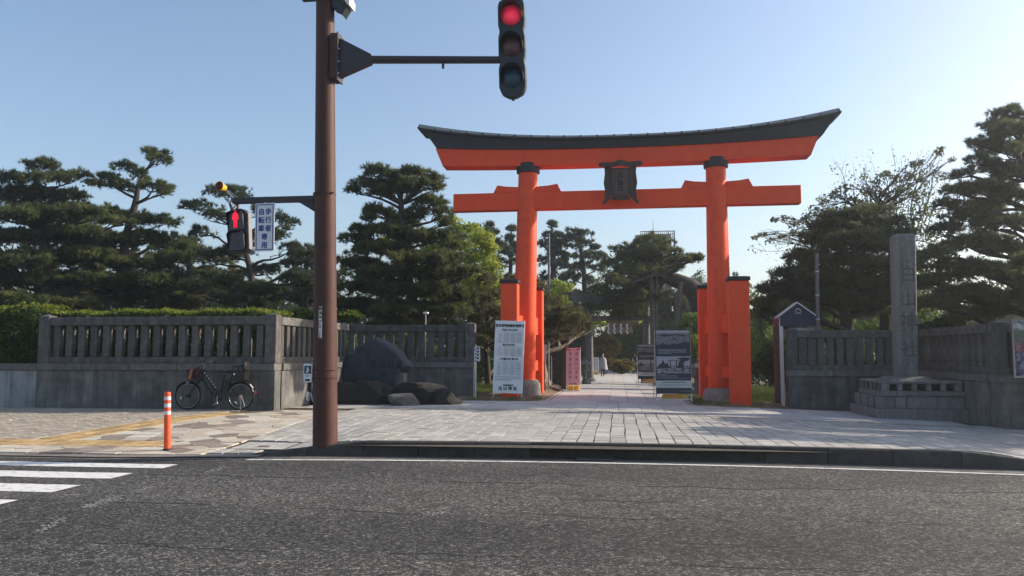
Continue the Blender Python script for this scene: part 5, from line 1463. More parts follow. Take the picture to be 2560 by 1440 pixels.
# characters cut into the front: sit on the face by ray casting down the Y axis
st_o = [o for o in bpy.data.objects if o.parent == bd][0]
bpy.context.view_layer.update()
mb = MB()
for ch, px in zip('白山公園', (929, 952, 974, 996)):
    p = at(px, 911, BY - .5)
    put_text(mb, ch, .29, facing((p.x, BY - .46, p.z - .0)), off=.006, sx=.82, ext=.02)
for v in mb.bm.verts:
    o_ = origin(bd)
    ok, loc, nrm, idx = st_o.ray_cast(Vector((v.co.x, BY - 3, v.co.z)) - o_, Vector((0, 1, 0)))
    if ok: v.co.y = (loc + o_).y - .004
mb.build('engraving', M_CUT, bd, 0)
RG = 'rough stones piled under the engraved boulder'
rk = [(868, 985, 1.0, .50, .42, 21, 'dark rough stone at the end of the pile behind the brown pole'), (925, 984, .62, .5, .44, 22, 'broad dark stone in the pile straight under the boulder'), (975, 975, .45, .4, .30, 23, 'small dark stone wedged under the overhang of the boulder'), (1010, 990, .36, .36, .24, 29, 'pale flat-topped stone lying low before the pile'), (1052, 984, .55, .46, .42, 24, 'bulky dark stone at the fence side of the pile'), (1100, 992, .40, .38, .33, 25, 'angular dark stone next to the last small one'), (1120, 1002, .30, .3, .17, 26, 'smallest low stone at the far end of the pile')]
for i, (px, py, rx, ry, rz, sd, lb) in enumerate(rk):
    Yr = 22.3 if i != 3 else 21.75
    p = at(px, py, Yr)
    rock('rock', (p.x, Yr, rz * .66 - .05), (rx * 1.5, ry * 1.3, rz * 1.45), sd, M_ROCKD if i != 3 else mat('brown_rock', (0.11, 0.10, 0.09), .95, .4, 5, .6, 18), lb, 'rock', RG)
p = at(1008, 948, 23.3); t = thing('stone_block', (p.x, 23.0, .45), 'small grey squared stone propping the boulder overhang', 'stone')
MB().box(p.x - .13, p.x + .15, 22.85, 23.2, .42, .85, .02).build('block', M_CONC, t, 0)
p = at(1085, 962, 22.4); rock('rock', (p.x, 22.5, .48), (.33, .2, .06), 31, mat('pale_rock', (0.32, 0.30, 0.27), .9, .3, 6, .4, 20), 'thin pale slab of rock lying on top of the pile', 'rock', RG)
# kerb rocks by the grass on the left of the notice board
for i, (px, py, sd, lb) in enumerate(((1205, 968, 41, 'long tan edging stone by the grass left of the notice board'), (1222, 972, 42, 'short tan edging stone touching the notice board'))):
    p = G(px, py); rock('rock', (p.x, p.y, .06), (.34 - .08 * i, .22, .14), sd, mat('tan_rock', (0.33, 0.25, 0.17), .9, .3, 6, .4, 20), lb, 'rock', 'edging stones of the grass')

# ------------------------------------------------------------------ tall stone pillar of the shrine name
MY = 23.15
YF_ = 22.0
mon = thing('stone_monument', (at(2262, 940, MY).x, MY, -.3), 'tall square granite pillar carved with the shrine name on a stepped square base', 'monument')
cx = at(2263, 940, MY).x
def tier(pxl, pxr, yf):          # a square tier whose front face spans these pixels
    a, b = at(pxl, 1000, yf).x, at(pxr, 1000, yf).x
    return a, b, yf, yf + (b - a)
def z_at(py, yf): return at(2310, py, yf).z
a0_, b0_, c0_, d0_ = tier(2189, 2438, YF_)
z1_ = z_at(1023, YF_)
# bottom step of long stones
for (xa_, xb_, ya_, yb_) in ((a0_, a0_ + 1.15, c0_, c0_ + .5), (a0_ + 1.156, b0_, c0_, c0_ + .5), (a0_, a0_ + .5, c0_ + .506, d0_), (b0_ - .5, b0_, c0_ + .506, d0_)):
    MB().box(xa_, xb_, ya_, yb_, -.6, z1_, .018).build('bottom_step', M_MONU, mon, 0)
y1_ = YF_ + .14
a1_, b1_, c1_, d1_ = tier(2196, 2412, y1_)
z2_ = z_at(991, y1_)
MB().box(a1_ + .1, b1_ - .1, c1_ + .1, d1_ - .1, z1_ - .1, z2_ - .004).build('core', M_ROCKD, mon, 0)
for f0, f1 in ((0, .20), (.20, .33), (.33, .68), (.68, 1)):
    xa_, xb_ = a1_ + (b1_ - a1_) * f0 + .004, a1_ + (b1_ - a1_) * f1 - .004; o = random.uniform(-.008, .008)
    MB().box(xa_, xb_, c1_ + o, c1_ + .3, z1_ + .003, z2_, .010).build('block', M_MONU, mon, 0)
for f0, f1 in ((.13, .4), (.4, .72), (.72, 1)):
    ya_, yb_ = c1_ + (d1_ - c1_) * f0 + .17, c1_ + (d1_ - c1_) * f1 - .004; o = random.uniform(-.008, .008)
    for sx_, m_ in ((a1_, 1), (b1_ - .3, 1)): MB().box(sx_ + o, sx_ + .3 + o, ya_, yb_, z1_ + .003, z2_, .010).build('block', M_MONU, mon, 0)
y2_ = YF_ + .06
a2_, b2_, c2_, d2_ = tier(2205, 2416, y2_)
z3_ = z_at(978, y2_)
for xa_, xb_ in ((a2_, a2_ + .36), (a2_ + .366, b2_)): MB().box(xa_, xb_, c2_ + (0 if xa_ == a2_ else .012), d2_, z2_ + .003, z3_ - (0 if xa_ == a2_ else .004), .014).build('ledge', M_MONU, mon, 0)
y3_ = YF_ + .13
a3_, b3_, c3_, d3_ = tier(2208, 2408, y3_)
z4_ = z_at(959.5, y3_); z5_ = z_at(952.5, y3_)
MB().box(a3_ + .20, b3_ - .20, c3_ + .20, d3_ - .20, z3_, z4_ - .02).build('inner_block', M_ROCKD, mon, 0)
nP = 5
for i in range(nP + 1):
    f = i / nP; w_ = .085 if i in (0, nP) else .06
    X = a3_ + .09 + (b3_ - a3_ - .18) * f; Yq = c3_ + .09 + (d3_ - c3_ - .18) * f
    spots = [(X, c3_ + .09), (X, d3_ - .09)] + ([(a3_ + .09, Yq), (b3_ - .09, Yq)] if 0 < i < nP else [])
    for (xx, yy_) in spots:
        MB().box(xx - w_, xx + w_, yy_ - w_, yy_ + w_, z3_ + .002, z4_, .012, None).build('short_post', M_MONU, mon, 0)
for (xa_, xb_, ya_, yb_) in ((a3_, b3_, c3_, c3_ + .2), (a3_, b3_, d3_ - .2, d3_), (a3_, a3_ + .2, c3_ + .203, d3_ - .203), (b3_ - .2, b3_, c3_ + .203, d3_ - .203)):
    MB().box(xa_ - .012, xb_ + .012, ya_ - .012 if ya_ == c3_ else ya_, yb_, z4_ + .002, z5_, .012).build('kerb_rail', M_MONU, mon, 0)
zt = at(2262, 941, MY).z
hw_ = (at(2322, 941, MY).x - at(2205, 941, MY).x) / 2
mb = MB(); mb.hexa([(cx - hw_, MY - hw_, z4_ - .1), (cx + hw_, MY - hw_, z4_ - .1), (cx + hw_, MY + hw_, z4_ - .1), (cx - hw_, MY + hw_, z4_ - .1), (cx - hw_, MY - hw_, zt - .10), (cx + hw_, MY - hw_, zt - .10), (cx + hw_, MY + hw_, zt - .10), (cx - hw_, MY + hw_, zt - .10)])
k_ = hw_ * .72
mb.hexa([(cx - hw_, MY - hw_, zt - .098), (cx + hw_, MY - hw_, zt - .098), (cx + hw_, MY + hw_, zt - .098), (cx - hw_, MY + hw_, zt - .098), (cx - k_, MY - k_, zt), (cx + k_, MY - k_, zt), (cx + k_, MY + k_, zt), (cx - k_, MY + k_, zt)])
mb.build('top_step', M_MONU, mon, 0)
wb = .90 * (at(2291, 940, MY).x - at(2237, 940, MY).x) / 2; wt = .90 * (at(2284, 590, MY).x - at(2228, 590, MY).x) / 2
xt = at(2256, 590, MY).x; ztp_ = at(2256, 583, MY - .3).z
mb = MB()
def sq(cx_, w, z, dy=0): return [(cx_ - w, MY - w + dy, z), (cx_ + w, MY - w + dy, z), (cx_ + w, MY + w + dy, z), (cx_ - w, MY + w + dy, z)]
mb.hexa(sq(cx, wb, zt - .05) + sq(xt, wt, ztp_ - .08)); mb.hexa(sq(xt, wt, ztp_ - .08) + sq(xt, wt * .80, ztp_))
bmesh.ops.bevel(mb.bm, geom=[e for e in mb.bm.edges if abs((e.verts[0].co - e.verts[1].co).z) > 1], offset=.03, segments=1, affect='EDGES')
mb.build('pillar', M_MONU, mon, 0)
mb = MB()
for ch, py, sz in (('白', 690, .50), ('山', 750, .50), ('神', 809, .56), ('社', 875, .48)):
    f = (940 - py) / (940 - 590); p = at(2262 - 6 * f + 4, py, MY)
    fy = MY - (wb + (wt - wb) * f)
    put_text(mb, ch, sz, facing((p.x, fy - .001, p.z)), off=.003, sx=.86, ext=.003)
mb.build('carved_lettering', mat('worn_carving', (0.10, 0.098, 0.094), .9, .3, 30), mon, 0)
mb = MB()
for k, py in enumerate((655, 668)):
    p = at(2250, py, MY); mb.box(p.x - .06, p.x - .02, MY - wt - .006, MY - wt - .001, p.z - .07, p.z + .05); mb.box(p.x + .07, p.x + .12, MY - wt - .006, MY - wt - .001, p.z - .06, p.z + .03)
mb.build('worn_marks', MATS['worn_carving'], mon, 0)

# ------------------------------------------------------------------ gabled information board behind the fence
KY = 26.2
x0, x1 = at(1944, 860, KY).x, at(2046, 860, KY).x
zt = at(1992, 755, KY).z; ze = at(1992, 792, KY).z; zb = at(1992, 815, KY).z
zgk = ZR - .05
kb = thing('information_board', ((x0 + x1) / 2, KY, zgk), 'gabled information board with navy pediment and white edged roof behind the fence post', 'information board')
cxk = (x0 + x1) / 2 + .0
mb = MB(); mb.prism([(x0 + .09, zb), (x1 - .02, zb), (x1 - .02, ze), (cxk, zt - .04), (x0 + .09, ze)], Matrix(((1, 0, 0, 0), (0, 0, -1, KY), (0, 1, 0, 0), (0, 0, 0, 1))), .06); mb.build('pediment', M_NAVY, kb, 0)
for s, xe_ in ((-1, x0), (1, x1)):
    mb = MB(); mb.hexa([(cxk, KY - .12, zt - .035), (xe_, KY - .12, ze - .035), (xe_, KY + .45, ze - .035), (cxk, KY + .45, zt - .035), (cxk, KY - .12, zt), (xe_, KY - .12, ze), (xe_, KY + .45, ze), (cxk, KY + .45, zt)]); mb.build('roof_slope', M_WHITEP, kb, 0)
mb = MB(); mb.torus((cxk + .02, KY - .065, (ze + zt) / 2 - .05), .07, .012, 'Y', 20, 5, -0.3, PI + .3); mb.box(cxk - .07, cxk + .11, KY - .07, KY - .061, (ze + zt) / 2 - .13, (ze + zt) / 2 - .11); mb.build('emblem', M_REFL, kb, 40)
for px, w_, m in ((1955, .055, M_WHITEP), (1946, .02, M_WHITEP), (2046, .04, M_WHITEP)):
    p = at(px, 900, KY); d = .06 if px != 1946 else .3
    MB().box(p.x - w_, p.x + w_, KY + d - .08, KY + d - .02, zgk, ze - .03, .004).build('post', m, kb, 0)
p = at(1949, 800, KY); MB().box(at(1938, 800, KY).x, at(1951, 800, KY).x, KY + .1, KY + .4, zb + .02, ze - .04, .004).build('red_band', mat('dull_red', (0.25, 0.03, 0.035), .5, .15), kb, 0)
MB().box(at(1938, 800, KY).x, at(1950, 800, KY).x, KY + .16, KY + .42, zgk + .15, zb + .015, .004).build('side_board', mat('red_brown_board', (0.12, 0.06, 0.05), .7, .3, 6), kb, 0)
MB().box(x0 + .35, x1 - .1, KY + .02, KY + .06, .9, zb - .05, .004).build('map_panel', mat('map_panel', (0.35, 0.33, 0.32), .5, .4, 8), kb, 0)

# poster board on the fence at the edge of the view
PBY = YC2 - .16
x0 = at(2531, 870, PBY).x; z1 = at(2531, 798, PBY).z; z0 = at(2540, 944, PBY).z
pbd = thing('poster_board', (x0 + .6, PBY, z0), 'framed colour festival poster standing on the fence coping beyond the corner post', 'poster')
wd = 1.3
mb = MB()
for (a, b, c, d) in ((x0, x0 + .03, z0, z1), (x0 + wd - .03, x0 + wd, z0, z1), (x0 + .03, x0 + wd - .03, z1 - .03, z1), (x0 + .03, x0 + wd - .03, z0, z0 + .03)): mb.box(a, b, PBY - .03, PBY + .02, c, d)
mb.build('frame', M_STEEL, pbd, 0)
hh = z1 - z0
def band(name, f0, f1, m, dy=0): MB().box(x0 + .031, x0 + wd - .031, PBY - .012 - dy, PBY + .01, z0 + .031 + (hh - .062) * f0 + .001, z0 + .031 + (hh - .062) * f1 - .001).build(name, m, pbd, 0)
band('pictured_crowd', 0, .42, mat('poster_crowd', (0.28, 0.26, 0.34), .5, .5, 9, col2=(0.03, 0.03, 0.09), contrast=(.42, .58)))
band('pictured_banner', .42, .60, mat('poster_banner', (0.34, 0.25, 0.22), .5, .5, 7, col2=(0.24, 0.06, 0.09), contrast=(.45, .55)))
band('pictured_hill', .60, .82, mat('poster_hill', (0.16, 0.17, 0.14), .5, .4, 8))
band('pictured_sky', .82, 1.0, mat('poster_sky', (0.62, 0.64, 0.66), .5, .5, 6, col2=(0.14, 0.15, 0.16), contrast=(.4, .6)))
mb = MB(); put_text(mb, '白山', .12, facing((x0 + .22, PBY - .016, z0 + hh * .88)), off=.003); mb.build('lettering', M_PAPER, pbd, 0)

# ------------------------------------------------------------------ grey stone torii further down the path
GY = 42.0
gt = thing('stone_torii', (0, GY, 0), 'grey stone torii further down the path, half hidden by the leaning pine', 'torii')
zt2 = at(1410, 734, GY).z
zk = at(1472, 745, GY).z
for px in (1474, 1617):
    p = at(px, 900, GY)
    mb = MB(); mb.tube([(p.x, GY, -.1), (p.x, GY, zk - .1)], [.20, .17], 24); mb.build('pillar', M_GREYST, gt, 40)
    mb = MB(); mb.lathe([(.32, -.1), (.32, .12), (.24, .2)], 24, Matrix.Translation((p.x, GY, 0))); mb.build('footing', M_GREYST, gt, 40)
xa, xb = at(1408, 740, GY).x, at(1683, 740, GY).x; xm2 = (xa + xb) / 2
def beam2(name, xa, xb, z0_, z1_, up, d, sl):
    mb = MB(); n = 20; rings = []
    for i in range(n + 1):
        u_ = -1 + 2 * i / n; dz = up * abs(u_) ** 2.4
        ring = []
        for (y, z) in ((-d, z0_), (d, z0_), (d * 1.15, z1_), (-d * 1.15, z1_)):
            X = xm2 + (xb - xa) / 2 * u_ * (1 + (sl if z == z1_ else 0)); ring.append(mb.bm.verts.new((X, GY + y, z + dz)))
        rings.append(ring)
    for a, b in zip(rings[:-1], rings[1:]):
        for j in range(4): mb.bm.faces.new((a[j], a[(j + 1) % 4], b[(j + 1) % 4], b[j]))
    mb.bm.faces.new(rings[0]); mb.bm.faces.new(rings[-1][::-1]); mb.build(name, M_GREYST, gt, 30)
beam2('lintel_beam', xa + .3, xb - .3, zk - .30, zk - .002, .18, .2, .01); beam2('top_beam', xa + .1, xb - .1, zk, zk + .16, .2, .26, .02)
MB().box(at(1440, 800, GY).x, at(1652, 800, GY).x, GY - .12, GY + .12, at(1500, 800, GY).z - .05, at(1500, 790, GY).z, .01).build('tie_beam', M_GREYST, gt, 0)
# thick straw rope with tassels and paper streamers
RY2 = GY - .5
rp = thing('sacred_rope', (at(1555, 810, RY2).x, RY2, at(1555, 810, RY2).z), 'thick straw rope with bell tassels and white paper streamers hung under the grey torii', 'rope')
pts = [at(px, py, RY2) for px, py in ((1516, 803), (1526, 806), (1540, 809), (1555, 811), (1570, 811), (1585, 808), (1597, 805))]
mb = MB(); mb.tube(pts, [.07, .13, .16, .17, .16, .12, .06], 16); mb.build('rope', M_STRAW, rp, 50)
mb = MB()
for a in pts[::5]: mb.tube([a, a + Vector((0, .4, .25))], .03, 6)
mb.build('hanging_cord', M_STRAW, rp, 40)
for px in (1529, 1545.5, 1561, 1576):
    p = at(px, 822, RY2)
    mb = MB(); mb.lathe([(.03, .26), (.05, .16), (.085, .10), (.09, .0), (.12, -.16), (.115, -.2)], 14, Matrix.Translation(p)); mb.build('tassel', mat('grey_straw', (0.30, 0.265, 0.22), .9, .3, 30), rp, 40)
for px in (1521, 1536, 1552.5, 1568):
    p = at(px, 814, RY2); mb = MB()
    x, z = p.x, p.z + .10
    for k in range(4):
        s = 1 if k % 2 else -1
        mb.hexa([(x - .05 + .03 * s, RY2 - .19, z - .15), (x + .05 + .03 * s, RY2 - .19, z - .15), (x + .05 + .03 * s, RY2 - .18, z - .15), (x - .05 + .03 * s, RY2 - .18, z - .15), (x - .05 - .02 * s, RY2 - .19, z), (x + .05 - .02 * s, RY2 - .19, z), (x + .05 - .02 * s, RY2 - .18, z), (x - .05 - .02 * s, RY2 - .18, z)]); z -= .13
    mb.build('paper_streamer', M_PAPER, rp, 0)

# ------------------------------------------------------------------ stone lanterns, plinths, poles along the path
def lantern(px, py, Yd, s, label):
    p = at(px, py, Yd); z = zg(p.x, Yd) - .03
    t = thing('stone_lantern', (p.x, Yd, z), label, 'stone lantern')
    M = Matrix.Translation((p.x, Yd, z)) @ Matrix.Scale(s, 4)
    for nm, pr_ in (('base', [(.42, 0), (.42, .16), (.30, .26)]), ('shaft', [(.17, .262), (.15, .5), (.17, .78), (.2, .82)]), ('platform', [(.22, .822), (.36, .92), (.36, 1.0)]), ('fire_box', [(.24, 1.002), (.24, 1.32)]), ('roof', [(.52, 1.322), (.50, 1.38), (.26, 1.52), (.12, 1.6)]), ('finial', [(.07, 1.602), (.10, 1.68), (.08, 1.76), (.01, 1.84)])):
        mb = MB(); mb.lathe(pr_, 6 if nm in ('fire_box', 'roof', 'base', 'platform') else 14, M); mb.build(nm, M_GREYST, t, 30)
p = at(1390, 958, 33.5)
pl_ = thing('stone_plinth', (p.x, 33.5, -.05), 'dark weathered stone plinth of stacked blocks left of the pink board', 'plinth')
x0, x1 = at(1366, 900, 33.5).x, at(1413, 900, 33.5).x
zb_ = -.1
for k, (f, zt_) in enumerate(((1.08, .22), (.98, .62), (.98, 1.02), (.92, 1.36), (1.02, 1.52))):
    c = (x0 + x1) / 2; hw = (x1 - x0) / 2 * f
    MB().box(c - hw, c + hw, 33.5 - hw, 33.5 + hw, zb_ + .002, zt_, .015).build('block', mat('dark_stone', (0.075, 0.075, 0.075), .9, .35, 6, .3, 40), pl_, 0); zb_ = zt_
# komainu-like crouching guardian on it: one rough body
mb = MB()
cc = (x0 + x1) / 2
for c, r in (((0, 0, .30), (.20, .34, .26)), ((0, -.22, .62), (.17, .18, .26)), ((0, -.28, .88), (.17, .19, .17)), ((0, -.42, .83), (.10, .1, .08)), ((0, .34, .62), (.10, .1, .26)), ((-.12, -.34, .22), (.06, .07, .24)), ((.12, -.34, .22), (.06, .07, .24)), ((-.17, .12, .16), (.1, .2, .16)), ((.17, .12, .16), (.1, .2, .16))):
    b = bmesh.new(); bmesh.ops.create_icosphere(b, subdivisions=2, radius=1); b.transform(Matrix.Translation((cc + c[0], 33.5 + c[1], 1.52 + c[2])) @ Matrix.Diagonal((*r, 1))); mb._merge(b)
gd = mb.build('guardian_statue', M_GREYST, None, 60)
md = gd.modifiers.new('r', 'REMESH'); md.mode = 'VOXEL'; md.voxel_size = .035
tag(gd, 'grey stone guardian beast crouching on the dark plinth', 'statue')
# wooden lantern cabinet with a lattice window
p = at(1411, 960, 32.2)
wl = thing('wooden_lantern', (p.x, 32.2, -.05), 'dark wooden lantern post with a pale square lattice window beside the plinth', 'lantern')
x0, x1, z0, z1 = rect_at(1400, 852, 1421, 834, 32.2)
z0, z1 = min(z0, z1), max(z0, z1)
MB().box(x0 - .03, x1 + .03, 32.22, 32.5, z0 - .05, z1 + .05, .006).build('box', M_WOOD, wl, 0)
MB().box(x0, x1, 32.205, 32.219, z0, z1).build('paper_window', mat('lantern_paper', (0.42, 0.41, 0.38), .8, .1), wl, 0)
for i in range(6):
    X = x0 + (x1 - x0) * i / 5; MB().box(X - .010, X + .010, 32.185, 32.2035, z0, z1).build('lattice_bar', M_WOOD, wl, 0)
for i in range(4):
    Z = z0 + (z1 - z0) * i / 3; MB().box(x0, x1, 32.17, 32.184, Z - .010, Z + .010).build('lattice_bar', M_WOOD, wl, 0)
mb = MB(); mb.hexa([(x0 - .15, 32.0, z1 + .06), (x1 + .15, 32.0, z1 + .06), (x1 + .15, 32.7, z1 + .06), (x0 - .15, 32.7, z1 + .06), (x0 + .05, 32.3, z1 + .2), (x1 - .05, 32.3, z1 + .2), (x1 - .05, 32.45, z1 + .2), (x0 + .05, 32.45, z1 + .2)]); mb.build('roof', M_WOOD, wl, 0)
MB().box((x0 + x1) / 2 - .12, (x0 + x1) / 2 + .12, 32.24, 32.48, -.1, z0 - .052, .01).build('post', M_WOOD, wl, 0)
lantern(1745, 958, 31.5, .78, 'grey stone lantern standing behind the large dark photo board')
lantern(1462, 948, 38.5, .72, 'grey stone lantern at the path edge beside the pink board')
# pale board on a post left of the plinth, and metal poles
p = at(1361, 955, 30.3); x0, x1, z0, z1 = rect_at(1355, 905, 1366, 861, 30.3)
wbd = thing('post_board', (p.x, 30.3, 0), 'narrow pale grey board on a post between the tree roots and the plinth', 'sign board')
MB().box(x0, x1, 30.28, 30.30, min(z0, z1), max(z0, z1), .003).build('board', mat('pale_grey_board', (0.42, 0.43, 0.40), .6, .1), wbd, 0)
mb = MB(); mb.tube([((x0 + x1) / 2, 30.33, -.1), ((x0 + x1) / 2, 30.33, max(z0, z1) - .03)], .028, 8); mb.build('post', M_WOOD, wbd, 40)
p = at(1372, 955, 31.2)
mp_ = thing('metal_pole', (p.x, 31.2, 0), 'slim steel pole with a clamp joint standing close to the dark plinth', 'pole')
mb = MB(); mb.tube([(p.x, 31.2, -.1), (p.x, 31.2, 2.2)], .03, 10); mb.build('tube', M_STEEL, mp_, 40)
mb = MB(); mb.tube([(p.x, 31.2, .86), (p.x, 31.2, .96)], .05, 10); mb.build('clamp', M_STEEL, mp_, 40)
p = at(1379, 955, 31.2); mb = MB(); mb.tube([(p.x, 31.2, -.1), (p.x, 31.2, 1.35)], .014, 8); o = mb.build('thin_rod', M_STEEL, mp_, 40)
FLY = 38.0
p = at(1373, 760, FLY); q = at(1372, 586, FLY)
fp = thing('flag_pole', (p.x, FLY, 0), 'tall bare grey flagpole against the dark conifers right of the torii pillar', 'pole')
mb = MB(); mb.tube([(p.x, FLY, -.1), (q.x, FLY, q.z)], [.075, .05], 14); mb.build('pole', mat('grey_pole', (0.13, 0.14, 0.15), .5, .2), fp, 40)
mb = MB(); mb.tube([(q.x - .12, FLY, q.z - .02), (q.x + .05, FLY, q.z + .03)], .03, 8); mb.build('pulley', M_STEEL, fp, 40)
UY = 26.1
p = at(2040, 800, UY); q = at(2042, 632, UY)
up_ = thing('utility_pole', (p.x, UY, -.3), 'grey service pole with step bolts rising behind the gabled information board', 'pole')
mb = MB(); mb.tube([(p.x, UY, -.4), (q.x, UY, q.z)], [.065, .05], 14); mb.build('pole', mat('grey_pole_pale', (0.11, 0.115, 0.12), .5, .2), up_, 40)
for k in range(3):
    z = 2.5 + k * .75; mb = MB(); mb.lathe([(.062, -.02), (.068, -.02), (.068, .02), (.062, .02)], 14, Matrix.Translation((p.x + (q.x - p.x) * z / q.z, UY, z))); mb.build('band', M_STEEL, up_, 40)
# small white garden lamp behind the dark fence
p = at(1064, 805, 27.2); q = at(1064, 785, 27.2)
gl = thing('garden_lamp', (p.x, 27.2, .9), 'small white flat-topped garden lamp peeping over the dark fence', 'lamp')
mb = MB(); mb.tube([(p.x, 27.2, -.1), (p.x, 27.2, q.z)], .02, 8); mb.build('stem', M_STEEL, gl, 40)
mb = MB(); mb.box(p.x - .075, p.x + .09, 27.13, 27.28, q.z, q.z + .07, .01); mb.build('head', M_WHITEP, gl, 0)

# ------------------------------------------------------------------ roof frame and mast of a building far behind the trees
TWY = 150.0
fb = thing('far_building', (at(1645, 700, TWY).x, TWY, 0), 'top of a distant building with open steel roof frame and antenna mast', 'building')
x0, x1, z0, z1 = rect_at(1601, 593, 1686, 579, TWY)
bx0, bx1 = x0 - 1.0, x1 - .6
MB().box(bx0, bx1, TWY, TWY + 10, -1, z0 - .6, .1).build('tower', mat('far_wall', (0.07, 0.075, 0.08), .9, .15, .5), fb, 0)
for k in range(3):
    Z = z0 + (z1 - z0) * k / 2; MB().box(x0, x1, TWY - .06, TWY + .06, Z - .07, Z + .07).build('rail', M_ARM, fb, 0)
for k in range(18):
    X = x0 + (x1 - x0) * k / 17; MB().box(X - .05, X + .05, TWY - .20, TWY - .065, z0, z1).build('upright', M_ARM, fb, 0)
for k in range(2):
    X = (x1, x1 - 1.1)[k]; MB().box(X - .12, X + .12, TWY + .1, TWY + .3, z0 - 6, z0 + .1).build('frame_post', M_ARM, fb, 0)
p = at(1634, 545, TWY); mb = MB(); mb.tube([(p.x, TWY + 2, z0 - 1), (p.x, TWY + 2, p.z)], [.14, .06], 8); mb.build('antenna_mast', M_STEEL, fb, 40)

# ------------------------------------------------------------------ the two visitors
def skin_body(name, verts, edges, radii, m, parent, levels=2):
    me = bpy.data.meshes.new(name); me.from_pydata([Vector(v) for v in verts], edges, []); me.update()
    o = bpy.data.objects.new(name, me); COL.objects.link(o)
    md = o.modifiers.new('skin', 'SKIN'); md.use_smooth_shade = True
    for i, r in enumerate(radii): me.skin_vertices[0].data[i].radius = (r, r) if not isinstance(r, tuple) else r
    me.skin_vertices[0].data[0].use_root = True
    o.modifiers.new('sub', 'SUBSURF').levels = levels; o.modifiers['sub'].render_levels = levels
    bpy.context.view_layer.update()
    me2 = bpy.data.meshes.new_from_object(o.evaluated_get(bpy.context.evaluated_depsgraph_get()))
    bpy.data.objects.remove(o); me2.name = name
    me2.materials.clear()
    return me2
def person(px, py, ptop, label, coat, legs, yaw, walking, vest=None):
    gp = G(px, py)
    head_top = at(px, ptop, gp.y).z
    H = head_top - gp.z
    t = thing('person', tuple(gp), label, 'person')
    s = H / 1.72
    st = .16 if walking else .05
    V = [(0, 0, .95), (0, .0, 1.12), (0, .0, 1.30), (0, 0, 1.42), (0, -.01, 1.50), (0, -.02, 1.60), (0, -.02, 1.68),
         (-.09, 0, .90), (-.10, -st * .6, .50), (-.10, -st * .2, .08), (-.10, -st * .2 - .13, .035),
         (.09, 0, .90), (.10, st * .6 - .06, .50), (.10, st + .05, .10), (.10, st - .07, .035),
         (-.18, 0, 1.38), (-.23, .03, 1.10), (-.21, -.08, .88), (-.20, -.12, .80),
         (.18, 0, 1.38), (.23, .03, 1.10), (.21, -.08, .88), (.20, -.12, .80)]
    E_ = [(0, 1), (1, 2), (2, 3), (3, 4), (4, 5), (5, 6), (0, 7), (7, 8), (8, 9), (9, 10), (0, 11), (11, 12), (12, 13), (13, 14), (2, 15), (15, 16), (16, 17), (17, 18), (2, 19), (19, 20), (20, 21), (21, 22)]
    R_ = [(.14, .10), (.13, .10), (.16, .10), (.07, .06), .052, (.075, .09), (.06, .07), .085, .055, .04, .035, .085, .055, .04, .035, .06, .045, .034, .03, .06, .045, .034, .03]
    me = skin_body('body', V, E_, R_, None, t)
    for m in (M_SKIN, legs, vest or coat, coat, M_HAIR): me.materials.append(m)
    for p in me.polygons:
        c = p.center
        if c.z < .07: k = 4
        elif c.z < .96 and abs(c.x) < .165: k = 1
        elif c.z > 1.46: k = 0 if (c.y < -.035 and c.z < 1.66) or c.z < 1.52 else 4
        elif abs(c.x) > .165: k = 3 if c.z > .86 else 0
        else: k = 2
        p.material_index = k
    me.transform(Matrix.Rotation(math.radians(yaw), 4, 'Z') @ Matrix.Scale(s, 4))
    o = bpy.data.objects.new('body', me); COL.objects.link(o); o.parent = t; ORG[o.name] = ORG[t.name]
    return t, s, gp
t, s, gp = person(1507, 942, 884, 'walker in a pale grey cape and dark trousers on the bright path', M_COAT, M_CLOTHD, 12, True)
mb = MB()
seg = 22; rings = []
for (z, rx, ry) in ((1.46, .075, .07), (1.40, .20, .12), (1.25, .27, .17), (1.0, .30, .20), (.72, .34, .24), (.56, .37, .27)):
    rings.append([mb.bm.verts.new((gp.x + s * (rx * math.cos(a) * (1 + .05 * math.sin(5 * a))), gp.y + s * ry * math.sin(a) * (1 + .05 * math.sin(4 * a)), gp.z + s * (z + (.05 * math.sin(3 * a) if z < .6 else 0)))) for a in [2 * PI * k / seg for k in range(seg)]])
for a, b in zip(rings[:-1], rings[1:]):
    for k in range(seg): mb.bm.faces.new((a[k], a[(k + 1) % seg], b[(k + 1) % seg], b[k]))
mb.build('cape', M_COAT, t, 60)
b = bmesh.new(); bmesh.ops.create_icosphere(b, subdivisions=2, radius=.105 * s); mb = MB(); mb._merge(b, Matrix.Translation((gp.x, gp.y + .025, gp.z + 1.635 * s)) @ Matrix.Diagonal((.9, .95, 1.05, 1))); mb.build('hair', M_HAIR, t, 60)
t, s, gp = person(1588, 934, 884, 'person in dark vest over white sleeves standing beside the far photo board', M_SHIRT, M_CLOTHD, -35, False, M_CLOTHD)
mb = MB(); rings = []
for (z, r) in ((1.0, .16), (.86, .20), (.62, .23)): rings.append([mb.bm.verts.new((gp.x + s * r * math.cos(a), gp.y + s * r * .8 * math.sin(a), gp.z + s * z)) for a in [2 * PI * k / 18 for k in range(18)]])
for a, b2 in zip(rings[:-1], rings[1:]):
    for k in range(18): mb.bm.faces.new((a[k], a[(k + 1) % 18], b2[(k + 1) % 18], b2[k]))
mb.build('apron', M_CLOTHD, t, 60)
b = bmesh.new(); bmesh.ops.create_icosphere(b, subdivisions=2, radius=.10 * s); mb = MB(); mb._merge(b, Matrix.Translation((gp.x, gp.y + .03, gp.z + 1.635 * s)) @ Matrix.Diagonal((.9, .95, 1.05, 1))); mb.build('hair', M_HAIR, t, 60)
